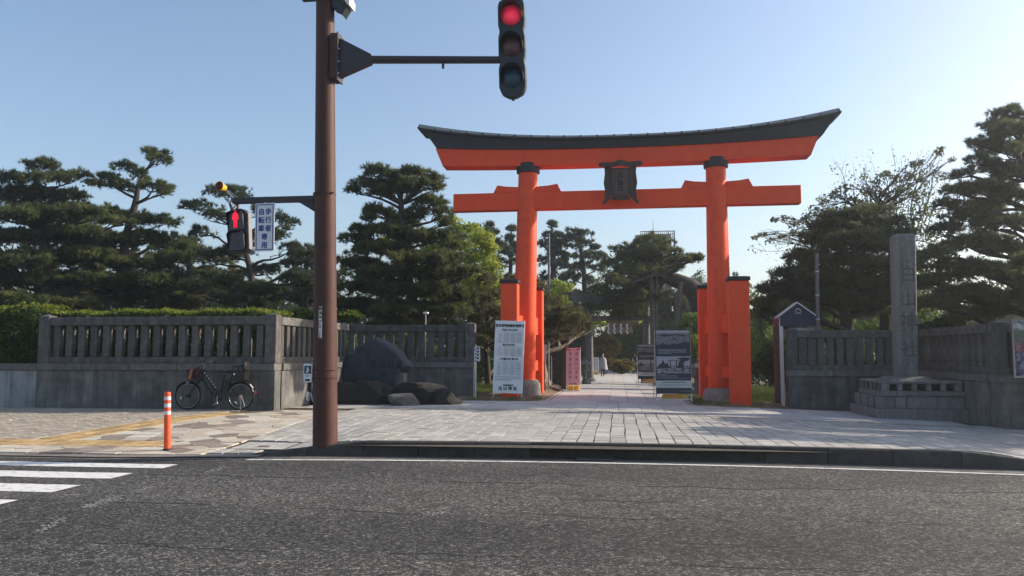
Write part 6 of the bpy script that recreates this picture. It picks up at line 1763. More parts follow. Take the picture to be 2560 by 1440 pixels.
# ------------------------------------------------------------------ vegetation
def unit(v): return v / np.maximum(np.linalg.norm(v, axis=-1, keepdims=True), 1e-9)

def needle_pad(c, r, dens, L=0.17, W=0.013, k=10, flat=0.35, up=0.75):
    """a cushion of twig clumps, each clump a burst of needle tufts: c centre, r radii"""
    cl = max(.16, min(.30, L * 1.25))                      # clump radius
    nc = max(7, int(dens / 240.0 * r[0] * r[1] * PI * (1 + 0.9 * r[2] / max(r[0], .1)) / (cl * cl * 1.25)))
    u = unit(RNG.normal(size=(nc, 3)))
    low = u[:, 2] < -flat * RNG.random(nc)
    u[low, 2] *= -0.6
    u = unit(u)
    ph = RNG.random(6) * 6.28
    lump = 1 + 0.20 * np.sin(u[:, 0] * 4.1 + ph[0]) * np.cos(u[:, 1] * 3.7 + ph[1]) + 0.14 * np.sin(u[:, 0] * 9 + ph[2] + u[:, 1] * 7 + ph[3])
    rad = (0.35 + 0.65 * RNG.random(nc) ** 0.5) * lump * (1 + .10 * RNG.normal(size=nc))
    pc_ = np.array(c) + u * rad[:, None] * np.array(r)
    nt_ = 11
    szc = cl * (0.65 + 0.6 * RNG.random(nc))
    n = nc * nt_
    v = unit(RNG.normal(size=(n, 3)) + np.array([0, 0, .55]))
    p = np.repeat(pc_, nt_, 0) + v * (np.repeat(szc, nt_) * (0.25 + .6 * RNG.random(n)))[:, None] * np.array([1, 1, .75])
    d = unit(v * .9 + np.repeat(u, nt_, 0) * .35 + np.array([0, 0, up * .6]))
    t = np.repeat(p, k, 0)
    dd = unit(np.repeat(d, k, 0) * 0.85 + unit(RNG.normal(size=(n * k, 3))) * 0.7)
    side = unit(np.cross(dd, unit(RNG.normal(size=(n * k, 3))))) * W * (0.7 + 0.6 * RNG.random((n * k, 1)))
    ln = L * (0.6 + 0.6 * RNG.random((n * k, 1)))
    b = t + RNG.normal(size=(n * k, 3)) * L * 0.08
    return np.stack([b - side, b + side, b + dd * ln], 1).reshape(-1, 3)

def leaf_cloud(c, r, n, s=0.06, shell=0.5, up=0.3, aspect=0.55):
    u = unit(RNG.normal(size=(n, 3)))
    ph = RNG.random(6) * 6.28
    lump = 1 + 0.2 * np.sin(u[:, 0] * 5 + ph[0]) * np.cos(u[:, 2] * 4 + ph[1]) + 0.12 * np.sin(u[:, 1] * 9 + ph[2] + u[:, 2] * 8)
    rad = (1 - shell + shell * RNG.random(n)) ** 0.6 * lump if shell < 1 else RNG.random(n) ** 0.4 * lump
    p = np.array(c) + u * rad[:, None] * np.array(r)
    return leaf_quads(p, s, up, aspect)

def leaf_quads(p, s, up=0.3, aspect=0.55):
    n = len(p)
    d = unit(RNG.normal(size=(n, 3)) + np.array([0, 0, up]))
    e = unit(np.cross(d, unit(RNG.normal(size=(n, 3)))))
    sz = s * (0.6 + 0.8 * RNG.random((n, 1)))
    a = d * sz; b = e * sz * aspect
    return np.stack([p - a * .9, p + b, p + a, p - b], 1).reshape(-1, 3)

def bend(a, b, rnd, sag=0.12, n=5):
    a, b = Vector(a), Vector(b)
    L = (b - a).length
    o = Vector((rnd.uniform(-1, 1), rnd.uniform(-1, 1), rnd.uniform(-.4, .9))) * L * sag
    o2 = Vector((rnd.uniform(-1, 1), rnd.uniform(-1, 1), rnd.uniform(-1, 1))) * L * sag * .5
    return [a.lerp(b, i / n) + o * math.sin(PI * i / n) + o2 * math.sin(2 * PI * i / n) for i in range(n + 1)]

NT = [0]
def pine(label, Y, trunk, radii, pads, seed, m=L_PINE, dens=150, spread=0.6, behind=0.5, L=0.19, W=0.015, group='pines in the shrine park', bark=M_BARK, base=True, name='pine_tree', flat=0.35, ry=0.9, nobehind=0, extra=(), attach=0.0, rmax=.2):
    rnd = random.Random(seed)
    pts = []
    for q in trunk:
        p = at(q[0], q[1], Y + (q[2] if len(q) > 2 else 0)); pts.append(p)
    if base: pts[0] = Vector((pts[0].x, pts[0].y, -0.25))
    t = thing(name, (pts[0].x, pts[0].y, -0.1), label, 'pine tree', group)
    fine = []                    # smoothed trunk
    rf = []
    for i in range(len(pts) - 1):
        for j in range(4):
            f = j / 4
            p0 = pts[max(i - 1, 0)]; p1 = pts[i]; p2 = pts[i + 1]; p3 = pts[min(i + 2, len(pts) - 1)]
            q = 0.5 * ((2 * p1) + (p2 - p0) * f + (2 * p0 - 5 * p1 + 4 * p2 - p3) * f * f + (3 * p1 - p0 - 3 * p2 + p3) * f ** 3)
            fine.append(q); rf.append((radii[i] * (1 - f) + radii[i + 1] * f) * (1 + rnd.uniform(-.06, .06)))
    fine.append(pts[-1]); rf.append(radii[-1])
    MB().tube(fine, rf, 12).build('trunk', bark, t, 60)
    allp = []
    for pd in pads:
        px, py, hw, hh = pd[:4]
        dy = pd[4] if len(pd) > 4 else rnd.uniform(-spread, spread) * 1.5
        c = at(px, py, Y + dy); k = (Y + dy) / 1.98
        allp.append((c, hw * k / 1000, hh * k / 1000))
        if py > nobehind and rnd.random() < behind:
            c2 = c + Vector((rnd.uniform(-.5, .5), rnd.uniform(.9, 2.0) * (1 if rnd.random() < .7 else -1), rnd.uniform(-.35, .1)))
            allp.append((c2, hw * k / 1000 * .9, hh * k / 1000 * .9))
    for (x_, y_, z_, rx_, rz_) in extra: allp.append((Vector((x_, y_, z_)), rx_, rz_))
    for (c, rx, rz) in allp:
        rys = max(0.35, min(rx * ry, 1.6))
        v = needle_pad(c, (max(.22, rx - L * .65), max(.22, rys - L * .5), max(.10, rz - L * .5)), dens, L, W, 10, flat)
        NT[0] += len(v) // 3
        np_mesh('foliage', v, 3, m, t)
        # branch from the trunk below
        best = None
        for i, q in enumerate(fine):
            if i < attach * len(fine): continue
            dz = c.z - q.z
            hd = math.hypot(c.x - q.x, c.y - q.y)
            cost = abs(dz - 0.30 * hd - .15) + .25 * hd
            if best is None or cost < best[0]: best = (cost, i)
        q = fine[best[1]]; r0 = min(rf[best[1]] * .55, .03 + .03 * (c - q).length, rmax)
        end = Vector((c.x, c.y, c.z - rz * .25))
        path_ = bend(q, end, rnd)
        mb = MB(); mb.tube(path_, [r0 * (1 - .7 * i / 5) for i in range(6)], 6)
        for k in range(5):
            a = 2 * PI * k / 5 + rnd.uniform(-.5, .5)
            e = Vector((c.x + math.cos(a) * rx * .75, c.y + math.sin(a) * rys * .75, c.z + rnd.uniform(-.1, .25) * rz))
            s0 = path_[rnd.choice((3, 4, 5))]
            mb.tube(bend(s0, e, rnd, .15, 4), [r0 * .32, r0 * .28, r0 * .22, r0 * .16, r0 * .08], 4, cap=False)
        mb.build('branch', bark, t, 60)
    return t

# left-hand pines
pine('broad dark pine with many layered cushions, at the far left behind the hedge', 30.0, [(128, 800), (122, 720), (118, 640), (108, 560), (95, 480), (95, 425)], [.26, .22, .19, .15, .10, .05],
     [(105, 418, 58, 24), (35, 452, 62, 28), (150, 452, 45, 22), (70, 492, 95, 28), (175, 492, 55, 22), (-30, 500, 60, 34), (10, 542, 85, 32), (125, 546, 105, 32), (215, 535, 62, 26), (60, 602, 110, 33), (185, 592, 100, 32), (-50, 600, 80, 40), (0, 662, 90, 36), (110, 652, 115, 36), (225, 645, 80, 32), (50, 712, 110, 30), (170, 708, 105, 32), (-60, 690, 80, 36), (250, 702, 70, 28), (90, 760, 100, 24), (200, 765, 80, 22), (10, 770, 70, 24)], 1, dens=230, behind=.7)
pine('tall pine with stepped flat cushions and a lone high top cushion leaning over', 32.0, [(303, 800), (300, 740), (308, 650), (318, 580), (338, 510), (346, 465), (362, 430), (388, 402)], [.25, .22, .19, .16, .13, .10, .07, .04],
     [(390, 388, 42, 18), (398, 402, 38, 10), (312, 420, 42, 16), (352, 436, 28, 9), (275, 446, 42, 12), (245, 464, 36, 13), (300, 466, 46, 12), (385, 468, 46, 15), (412, 484, 24, 8), (350, 452, 30, 8), (395, 560, 60, 26), (345, 545, 45, 18), (262, 540, 66, 24), (370, 602, 80, 26), (425, 650, 70, 28), (285, 612, 80, 26), (335, 668, 100, 30), (420, 705, 75, 28), (250, 700, 70, 28), (350, 742, 105, 28), (440, 765, 60, 22), (265, 765, 70, 22)], 2, dens=240, behind=.7, nobehind=520)
pine('scruffy open pine right behind the pedestrian light', 33.0, [(634, 800), (630, 720), (622, 660), (605, 600), (588, 545), (575, 510)], [.17, .15, .13, .11, .08, .05],
     [(545, 482, 48, 18), (585, 478, 40, 14), (505, 520, 36, 20), (540, 545, 48, 24), (500, 585, 40, 26), (600, 500, 36, 18), (660, 528, 40, 16), (690, 548, 40, 22), (700, 590, 46, 24), (730, 622, 40, 20), (645, 600, 50, 26), (515, 640, 48, 28), (575, 640, 60, 28), (770, 645, 44, 24), (660, 680, 56, 26), (500, 700, 60, 30), (740, 695, 50, 26), (560, 715, 70, 30), (690, 735, 70, 26), (610, 760, 70, 22), (780, 715, 44, 30)], 3, m=L_PINEB, dens=190, flat=.6, behind=.6, nobehind=500)
# a second row that closes the gaps behind them
pine('bushy mid green pine filling the gap behind the two left pines', 39.0, [(210, 800), (212, 700), (214, 620), (216, 560)], [.2, .17, .12, .06], [(215, 560, 60, 22), (180, 590, 60, 24), (260, 600, 60, 26), (215, 630, 90, 30), (160, 660, 80, 30), (280, 670, 80, 30), (210, 700, 110, 32), (300, 740, 90, 30), (140, 740, 90, 30)], 31, m=L_PINEW, dens=120, L=.24, W=.022, flat=.6)
pine('bushy dull green pine low behind the pedestrian light and hanging plate', 41.0, [(470, 800), (472, 720), (474, 640)], [.18, .15, .08], [(470, 610, 50, 22), (440, 640, 60, 26), (510, 650, 60, 26), (470, 690, 80, 30), (560, 690, 70, 28), (420, 720, 70, 30), (520, 740, 90, 30), (620, 720, 60, 28), (400, 770, 80, 24)], 32, m=L_PINEW, dens=120, L=.24, W=.022, flat=.6)
pine('dark pine behind the brown pole with its crown at the lower arm', 38.0, [(760, 800), (762, 720), (764, 660)], [.18, .15, .08], [(765, 640, 50, 22), (740, 665, 60, 26), (800, 670, 50, 26), (765, 705, 80, 30), (830, 720, 60, 30), (720, 730, 60, 28), (790, 755, 90, 28)], 33, m=L_PINEB, dens=120, L=.24, W=.022, flat=.6)
# the clipped pine left of the gate
t4 = pine('clipped cloud pine with flat forked umbrella top, between the brown pole and the gate', 29.0, [(1042, 830), (1033, 770), (1018, 690), (1008, 610), (1004, 545), (1003, 508)], [.24, .21, .18, .15, .12, .11],
     [(940, 436, 42, 24, 0), (975, 440, 30, 20, .3), (905, 462, 30, 18, -.2), (945, 466, 52, 18, .3), (884, 478, 14, 10, 0), (990, 462, 40, 18, .5), (1035, 438, 44, 22, 0), (1072, 452, 36, 22, .2), (1094, 470, 18, 14, 0), (1040, 464, 50, 18, -.3), (960, 482, 50, 10, 0), (1010, 478, 40, 12, .4),
      (948, 534, 44, 24, 0), (922, 550, 26, 16, 0), (978, 545, 30, 16, .4), (1072, 512, 50, 24, 0), (1105, 535, 34, 22, .3), (1045, 540, 40, 22, 0), (1010, 560, 50, 20, .5), (1120, 560, 16, 10, 0),
      (905, 582, 44, 22, 0), (965, 585, 70, 24, -.3), (1085, 600, 70, 26, 0), (1030, 600, 60, 24, .4), (886, 604, 44, 22, .2), (950, 628, 90, 24, 0), (1125, 618, 30, 16, 0),
      (1120, 650, 56, 22, 0), (1055, 655, 90, 26, -.3), (900, 665, 60, 28, 0), (985, 690, 120, 28, 0), (1110, 690, 70, 24, 0), (1180, 682, 34, 14, 0), (925, 725, 90, 30, 0), (1050, 735, 110, 30, 0), (1150, 745, 50, 26, .3), (890, 770, 70, 28, 0), (1000, 780, 110, 28, 0), (1110, 785, 80, 28, .2), (1030, 820, 120, 24, .6)], 4, m=L_PINE, dens=320, behind=.0, flat=.35)
p0 = at(1003, 510, 29); 
for k, (px, py) in enumerate(((945, 470), (1062, 474), (1000, 470), (1080, 478), (910, 482))):
    rnd = random.Random(50 + k); e = at(px, py, 29)
    MB().tube(bend(p0, e, rnd, .10), [.08, .06, .05, .04, .03, .015], 8).build('branch', M_BARK, t4, 60)
# darker pines in the middle distance
pine('dark spiky pine whose top shows between the clipped pine and the gate pillar', 52.0, [(1215, 800), (1215, 700), (1212, 620), (1215, 565)], [.25, .2, .14, .06],
     [(1215, 565, 20, 10), (1232, 582, 26, 12), (1195, 590, 24, 12), (1245, 610, 26, 14), (1215, 612, 34, 14), (1190, 640, 34, 18), (1240, 650, 34, 18), (1215, 690, 44, 20), (1250, 720, 34, 22), (1190, 730, 40, 22)], 5, m=L_PINEB, dens=75, L=.26, W=.028, flat=.8)
pine('dark conifer top peeping at the left edge of the gate pillar', 54.0, [(1275, 800), (1276, 700), (1278, 575)], [.2, .16, .05],
     [(1278, 575, 9, 12), (1270, 600, 16, 12), (1284, 618, 16, 12), (1266, 630, 20, 14), (1280, 660, 26, 18), (1272, 700, 28, 22)], 6, m=L_PINEB, dens=80, L=.26, W=.028, flat=.9)
pine('tall narrow dark conifer just right of the left gate pillar', 55.0, [(1385, 860), (1384, 720), (1381, 620), (1379, 562)], [.28, .22, .15, .05],
     [(1379, 566, 12, 12), (1372, 590, 18, 12), (1390, 592, 18, 12), (1400, 612, 18, 12), (1362, 615, 22, 14), (1385, 625, 30, 14), (1408, 640, 20, 14), (1360, 655, 26, 18), (1395, 670, 34, 18), (1420, 690, 24, 22), (1370, 700, 36, 22), (1405, 730, 38, 26), (1375, 760, 40, 26), (1350, 730, 20, 30)], 7, m=L_PINEB, dens=80, L=.26, W=.028, flat=.9)
pine('open flat-branched dark pine seen in the middle of the gate', 56.0, [(1462, 860), (1463, 760), (1460, 680), (1452, 620), (1448, 585)], [.26, .22, .17, .11, .06],
     [(1440, 582, 30, 10), (1462, 586, 22, 10), (1428, 598, 20, 10), (1468, 608, 26, 9), (1490, 620, 20, 8), (1440, 618, 34, 12), (1425, 640, 26, 12), (1470, 640, 34, 12), (1500, 640, 12, 6), (1445, 665, 40, 14), (1490, 672, 28, 12), (1430, 695, 34, 16), (1470, 705, 44, 16), (1500, 725, 30, 16), (1440, 740, 40, 18), (1480, 765, 50, 18), (1430, 790, 36, 18)], 8, m=L_PINEB, dens=80, L=.26, W=.028, flat=.7, behind=.3)
# the big leaning pine propped beside the path
tl = pine('huge leaning pine with thick arched trunk held on props beyond the gate', 41.0, [(1790, 915), (1772, 830), (1756, 770), (1735, 728), (1706, 708), (1680, 698), (1655, 685), (1632, 660), (1615, 630)], [.70, .62, .56, .50, .42, .34, .27, .18, .10],
     [(1625, 600, 44, 14), (1660, 612, 36, 14), (1590, 612, 44, 16), (1560, 628, 36, 14), (1640, 632, 56, 18), (1600, 648, 70, 20), (1690, 632, 22, 12), (1545, 665, 46, 20), (1595, 682, 70, 22), (1650, 660, 50, 18), (1528, 700, 34, 20), (1580, 718, 70, 24), (1630, 705, 40, 18), (1545, 745, 56, 24), (1605, 748, 56, 22), (1508, 735, 30, 18), (1718, 655, 16, 7), (1732, 648, 9, 4), (1700, 670, 18, 8), (1560, 775, 60, 18), (1500, 770, 40, 16)], 9, m=L_PINE, dens=130, L=.22, W=.02, flat=.4, bark=M_BARK, behind=.6, attach=.62, rmax=.11)
for i, (px0, py0, px1, py1) in enumerate(((1627, 690, 1638, 905), (1641, 685, 1642, 905), (1702, 705, 1690, 815))):
    a, b = at(px0, py0, 40.6), at(px1, py1, 40.2)
    if i == 2: b = at(px1, 815, 40.6)
    else: b.z = -.1
    MB().tube([a, b], [.12 if i != 1 else .06, .14 if i != 1 else .07], 10).build('prop_pole', mat('grey_timber', (0.13, 0.12, 0.11), .9, .3, 8), tl, 40)
a = at(1690, 815, 40.6)
for dx in (-.55, .6):
    MB().tube([a, (a.x + dx, a.y, -.1)], .07, 8).build('prop_leg', MATS['grey_timber'], tl, 40)
MB().tube([at(1643, 742, 40.5), at(1688, 735, 40.6)], .05, 8).build('prop_tie', MATS['grey_timber'], tl, 40)
# pine whose roots spread beside the left gate pillar
p_ = pine('flaky-barked pine with spreading roots and low boughs right of the left gate pillar', 31.5, [(1356, 965), (1345, 900), (1338, 850), (1336, 800), (1345, 740), (1362, 700)], [.42, .27, .22, .19, .15, .08],
     [(1372, 755, 34, 18), (1355, 725, 20, 16), (1425, 790, 36, 18), (1450, 800, 26, 14), (1385, 782, 44, 18), (1430, 800, 46, 18), (1385, 815, 40, 18), (1455, 815, 30, 14), (1350, 770, 26, 20), (1405, 838, 40, 12), (1365, 845, 26, 14), (1300, 760, 40, 24), (1290, 820, 40, 24)], 10, m=L_PINEW, dens=190, bark=M_BARKL, flat=.6)
for k, (px, py) in enumerate(((1385, 968), (1400, 976), (1375, 975), (1410, 970), (1350, 985))):
    e = G(px, py); s0 = at(1356, 945, 31.4); rnd = random.Random(80 + k)
    mid = s0.lerp(e, .45); mid.z = .12
    MB().tube([s0, mid, Vector((e.x, e.y - .3, .02)), Vector((e.x + .4, e.y - .5, -.05))], [.16, .10, .06, .02], 8).build('root', M_BARKL, p_, 60)
pine('brownish low pine filling the space left of the notice board', 33.5, [(1222, 950), (1216, 880), (1220, 800), (1228, 730)], [.14, .12, .10, .05],
     [(1220, 705, 44, 18), (1255, 740, 46, 20), (1195, 745, 44, 20), (1235, 785, 50, 22), (1190, 800, 40, 22), (1255, 825, 40, 22), (1205, 845, 42, 22), (1240, 870, 36, 18), (1285, 700, 30, 18)], 11, m=L_PINEW, dens=190, flat=.6)
# right-hand side
pine('wide umbrella pine over the gabled information board', 28.3, [(2125, 880), (2118, 820), (2108, 760), (2128, 700), (2148, 640), (2150, 590)], [.24, .21, .18, .15, .11, .06],
     [(2120, 545, 70, 20, 0), (2165, 535, 60, 16, .4), (2215, 562, 56, 20, 0), (2075, 570, 56, 22, 0), (2150, 580, 80, 24, 0), (2255, 590, 44, 20, 0), (2055, 605, 60, 24, 0), (2130, 620, 90, 26, -.3), (2215, 625, 70, 26, 0), (2015, 645, 56, 24, 0), (2090, 660, 100, 24, 0), (2195, 670, 90, 26, .2), (1985, 688, 64, 22, 0), (2060, 705, 90, 24, 0), (2160, 715, 90, 26, 0), (1950, 728, 60, 22, 0), (2030, 745, 90, 24, 0), (2110, 765, 80, 24, 0), (1925, 765, 46, 20, 0), (2200, 760, 80, 26, 0), (1905, 790, 30, 14, 0), (1980, 785, 70, 20, 0), (2270, 650, 50, 26, .5), (2290, 720, 50, 30, .5)], 12, m=L_PINER, dens=260, behind=.5, flat=.25)
SHADE = []                      # boughs of a pine beyond the right edge of the view, placed by where their shade falls on the paving
rs = random.Random(17)
for (px, py) in ((1890, 1076), (1960, 1086), (2030, 1093), (2100, 1094), (2180, 1097), (2260, 1099), (2340, 1101), (2430, 1104), (2530, 1108), (1990, 1064), (2080, 1074), (2160, 1079), (2250, 1083), (2350, 1085), (2450, 1089), (2550, 1092), (1930, 1052), (2050, 1056), (2150, 1063), (2480, 1072), (2300, 1069), (2000, 1043), (2400, 1112), (2500, 1096), (2380, 1072)):
    p = G(px, py); z_ = max(2.3, (10.6 - p.x) * math.tan(SUN_EL) / .929) + rs.uniform(0, .5)
    k_ = (z_ - p.z) / math.tan(SUN_EL)
    SHADE.append((p.x + .929 * k_, p.y + .37 * k_, z_, rs.uniform(.75, 1.15), rs.uniform(.28, .42)))
pine('massive dark pine that fills the right edge of the view', 28.0, [(2640, 1060), (2632, 920), (2620, 780), (2600, 620), (2575, 450), (2550, 330)], [.34, .30, .26, .2, .13, .06],
     [(2520, 286, 46, 16), (2560, 296, 60, 20), (2482, 318, 40, 18), (2530, 332, 66, 22), (2460, 362, 40, 20), (2515, 378, 66, 24), (2580, 372, 60, 28), (2440, 405, 36, 18), (2490, 425, 62, 24), (2405, 440, 36, 16), (2555, 440, 70, 28), (2395, 478, 42, 20), (2455, 480, 66, 26), (2530, 500, 70, 28), (2375, 520, 44, 22), (2430, 545, 66, 26), (2500, 565, 76, 28), (2570, 560, 60, 30), (2365, 580, 48, 24), (2430, 615, 70, 28), (2520, 630, 76, 28), (2350, 640, 52, 24), (2400, 672, 70, 28), (2480, 690, 80, 28), (2560, 690, 60, 30), (2340, 705, 52, 26), (2410, 735, 76, 28), (2510, 750, 80, 28), (2640, 420, 70, 34), (2660, 540, 80, 36), (2650, 660, 80, 36), (2620, 330, 60, 30), (2345, 765, 50, 24), (2440, 790, 70, 20), (2640, 760, 70, 30)], 13, m=L_PINER, dens=250, L=.17, W=.012, flat=.5, behind=.35, spread=.5, extra=())

pine('low spreading pine outside the right edge whose dappled shade lies on the forecourt', 19.6, [(3080, 1100), (3060, 960), (3020, 840), (2990, 760)], [.22, .19, .15, .08], [(2990, 740, 60, 24)], 34, m=L_PINER, dens=300, flat=.5, behind=0, extra=SHADE)
pine('dark rounded pine showing low behind the arch of the leaning trunk', 58.0, [(1690, 880), (1690, 800), (1692, 730)], [.25, .2, .1], [(1690, 716, 30, 12), (1665, 735, 34, 16), (1715, 735, 34, 16), (1690, 755, 50, 20), (1650, 775, 40, 20), (1730, 775, 40, 20), (1690, 800, 60, 22), (1740, 720, 26, 16), (1600, 780, 40, 20)], 35, m=L_PINEB, dens=85, L=.26, W=.028, flat=.8)
# broadleaf trees
def broadleaf(name, label, cat, Y, trunk, radii, clumps, seed, m, n=900, s=.06, group=None, twigs=3, bark=M_BARK, shell=1.0, base=True, wob=.10):
    rnd = random.Random(seed)
    pts = [at(q[0], q[1], Y + (q[2] if len(q) > 2 else 0)) for q in trunk]
    if base: pts[0] = Vector((pts[0].x, pts[0].y, -.25))
    t = thing(name, (pts[0].x, pts[0].y, -.1), label, cat, group)
    MB().tube(pts, radii, 9).build('trunk', bark, t, 60)
    for cl in clumps:
        px, py, hw, hh = cl[:4]; k = Y / 1980.0
        c = at(px, py, Y + (cl[4] if len(cl) > 4 else rnd.uniform(-.7, .7)))
        r = (hw * k, max(.25, min(hw * k * .9, 1.3)), hh * k)
        np_mesh('foliage', leaf_cloud(c, r, max(40, int(n * (r[0] * r[1] * r[2]) ** .6)), s, shell), 4, m, t)
        i = min(range(len(pts)), key=lambda j: (pts[j] - c).length + max(0, pts[j].z - c.z) * 2)
        mb = MB(); pa = bend(pts[i], c, rnd, wob); r0 = min(radii[i] * .6, .012 + .014 * (c - pts[i]).length, .034)
        mb.tube(pa, [r0 * (1 - .75 * j / 5) for j in range(6)], 5)
        for q in range(twigs):
            e = c + Vector((rnd.uniform(-1, 1) * r[0], rnd.uniform(-1, 1) * r[1], rnd.uniform(-.2, 1.1) * r[2])); mb.tube(bend(pa[rnd.choice((3, 4))], e, rnd, .1, 3), [r0 * .3, r0 * .25, r0 * .18, r0 * .08], 4, cap=False)
        mb.build('branch', bark, t, 60)
    return t
broadleaf('broadleaf_tree', 'fresh yellow-green spring tree glowing behind the clipped pine', 'tree', 37.0, [(1120, 830), (1125, 740), (1135, 660), (1130, 590)], [.16, .13, .09, .04],
    [(1120, 552, 34, 16), (1150, 575, 40, 20), (1185, 572, 26, 16), (1205, 595, 34, 20), (1160, 610, 46, 24), (1225, 620, 26, 18), (1105, 600, 50, 22), (1080, 615, 46, 20), (1060, 645, 50, 22), (1120, 645, 60, 24), (1195, 645, 50, 26), (1230, 670, 36, 24), (1085, 685, 60, 24), (1150, 690, 60, 26), (1205, 705, 50, 28), (1250, 715, 40, 26), (1060, 720, 50, 20), (1130, 735, 70, 26), (1200, 750, 60, 26), (985, 590, 20, 12), (960, 600, 16, 10)], 21, L_FRESH, 2300, .07)
broadleaf('broadleaf_tree', 'bright green leafy tree behind the flagpole', 'tree', 46.0, [(1400, 860), (1402, 780), (1398, 720)], [.12, .1, .05],
    [(1390, 712, 22, 14), (1412, 722, 24, 16), (1380, 735, 26, 14), (1408, 748, 26, 14), (1350, 745, 20, 20), (1560, 800, 40, 16), (1510, 805, 26, 12)], 22, L_FRESH, 1500, .09)
broadleaf('broadleaf_tree', 'half bare sprouting tree with upright twigs behind the umbrella pine', 'tree', 30.5, [(2200, 800), (2215, 700), (2235, 620), (2222, 560), (2200, 520)], [.2, .17, .13, .10, .06],
    [(2215, 436, 18, 13), (2196, 452, 16, 12), (2240, 445, 16, 10), (2175, 478, 22, 15), (2205, 486, 26, 16), (2285, 412, 15, 10), (2300, 405, 12, 8), (2275, 440, 20, 14), (2300, 450, 14, 9), (2345, 382, 14, 10), (2352, 372, 10, 7), (2378, 400, 9, 7), (2110, 470, 20, 12), (2090, 488, 22, 13), (2060, 500, 18, 14), (2040, 528, 22, 16), (2080, 530, 30, 16), (2150, 515, 30, 18), (2130, 500, 24, 14), (2250, 480, 30, 20), (2230, 520, 40, 24), (2290, 490, 26, 18), (2310, 530, 34, 24), (2275, 560, 40, 26), (2175, 550, 40, 22), (2105, 555, 36, 18), (2015, 545, 18, 12), (1990, 560, 24, 12), (1960, 545, 14, 9), (1935, 548, 10, 8), (2000, 585, 26, 12), (1955, 592, 14, 6), (1905, 586, 16, 6), (1890, 594, 10, 5), (1925, 600, 14, 6), (2050, 570, 26, 18), (2330, 590, 40, 30), (2350, 440, 16, 12), (2320, 640, 40, 30)], 23, L_BROAD, 1200, .055, twigs=6, wob=.2)
# long bare twigs of that tree against the sky
tr_ = [o for o in bpy.data.objects if o.get('label', '').startswith('half bare')][0]
rnd = random.Random(99); SPR = []
for i in range(34):
    sx_ = rnd.uniform(2100, 2330); sy_ = rnd.uniform(520, 620)
    ex = 2220 + (sx_ - 2215) * rnd.uniform(1.15, 1.6) + rnd.uniform(-20, 20); ey = rnd.uniform(375, 470) + abs(ex - 2220) * .22
    if i > 27: sx_, sy_, ex, ey = rnd.uniform(2040, 2100), rnd.uniform(580, 640), rnd.uniform(1890, 1990), rnd.uniform(560, 625)
    a = at(sx_, sy_, 30.5 + rnd.uniform(-.8, .8)); b = at(ex, ey, 30.5 + rnd.uniform(-1.2, 1.2))
    mb = MB(); pa = bend(a, b, rnd, .08, 6); mb.tube(pa, [.017, .015, .013, .010, .008, .006, .003], 4, cap=False)
    for q in range(5):
        j = rnd.choice((2, 3, 4, 5)); d = (b - a).normalized(); e = pa[j] + d * rnd.uniform(.25, .7) + Vector((rnd.uniform(-.35, .35), rnd.uniform(-.3, .3), rnd.uniform(.0, .35)))
        mb.tube([pa[j], pa[j].lerp(e, .5) + Vector((0, 0, .03)), e], [.007, .005, .003], 3, cap=False)
    mb.build('twig', M_BARK, tr_, 0)
    SPR += [np.array(pa[rnd.choice((3, 4, 5, 6))]) + RNG.normal(size=3) * np.array([.22, .2, .2]) for _ in range(34)]
np_mesh('leaf_sprays', leaf_quads(np.array(SPR), .05), 4, L_BROAD, tr_)
broadleaf('broadleaf_tree', 'light green leafy tree rising right behind the right gate pillar', 'tree', 36.0, [(1932, 950), (1915, 880), (1900, 810), (1898, 760)], [.12, .1, .07, .04],
    [(1890, 750, 24, 18), (1908, 770, 26, 18), (1885, 790, 30, 22), (1915, 805, 30, 22), (1890, 830, 34, 24), (1920, 845, 30, 22), (1885, 870, 34, 24), (1915, 885, 34, 20), (1860, 720, 20, 16), (1838, 690, 7, 12), (1900, 910, 40, 14)], 24, L_GREEN, 1500, .07)
broadleaf('broadleaf_tree', 'sunlit shrubby tree behind the gable of the information board', 'tree', 31.0, [(2090, 930), (2088, 850), (2085, 790)], [.09, .07, .04],
    [(2070, 745, 26, 22), (2095, 760, 30, 24), (2060, 785, 30, 22), (2100, 800, 34, 22), (2060, 700, 20, 18), (2080, 830, 40, 26), (2240, 830, 40, 26), (2170, 820, 40, 22), (2310, 780, 40, 40), (2310, 690, 30, 30)], 25, L_GREEN, 1300, .07)
broadleaf('broadleaf_tree', 'leafy bush-like tree between the leaning trunk and the dark photo board', 'tree', 35.0, [(1740, 950), (1738, 880), (1735, 820)], [.08, .06, .04],
    [(1735, 795, 26, 14), (1715, 815, 26, 18), (1748, 825, 24, 20), (1730, 850, 34, 20), (1745, 880, 24, 22), (1720, 880, 30, 22), (1705, 840, 20, 18)], 26, L_GREEN, 1500, .065)
broadleaf('broadleaf_tree', 'small bright leaved tree glimpsed under the far left pine', 'tree', 39.0, [(20, 820), (25, 740), (30, 690)], [.1, .08, .04],
    [(30, 650, 40, 16), (10, 690, 40, 20), (70, 640, 30, 12), (0, 640, 30, 14), (15, 740, 50, 20)], 27, L_FRESH, 1300, .08)
broadleaf('broadleaf_tree', 'bright green small tree behind the pedestrian light trunk', 'tree', 40.0, [(665, 830), (662, 760), (660, 730)], [.08, .06, .04],
    [(665, 725, 26, 14), (640, 740, 26, 16), (690, 745, 26, 16), (660, 765, 36, 16), (560, 770, 40, 14), (520, 745, 30, 12)], 28, L_GREEN, 1300, .08)
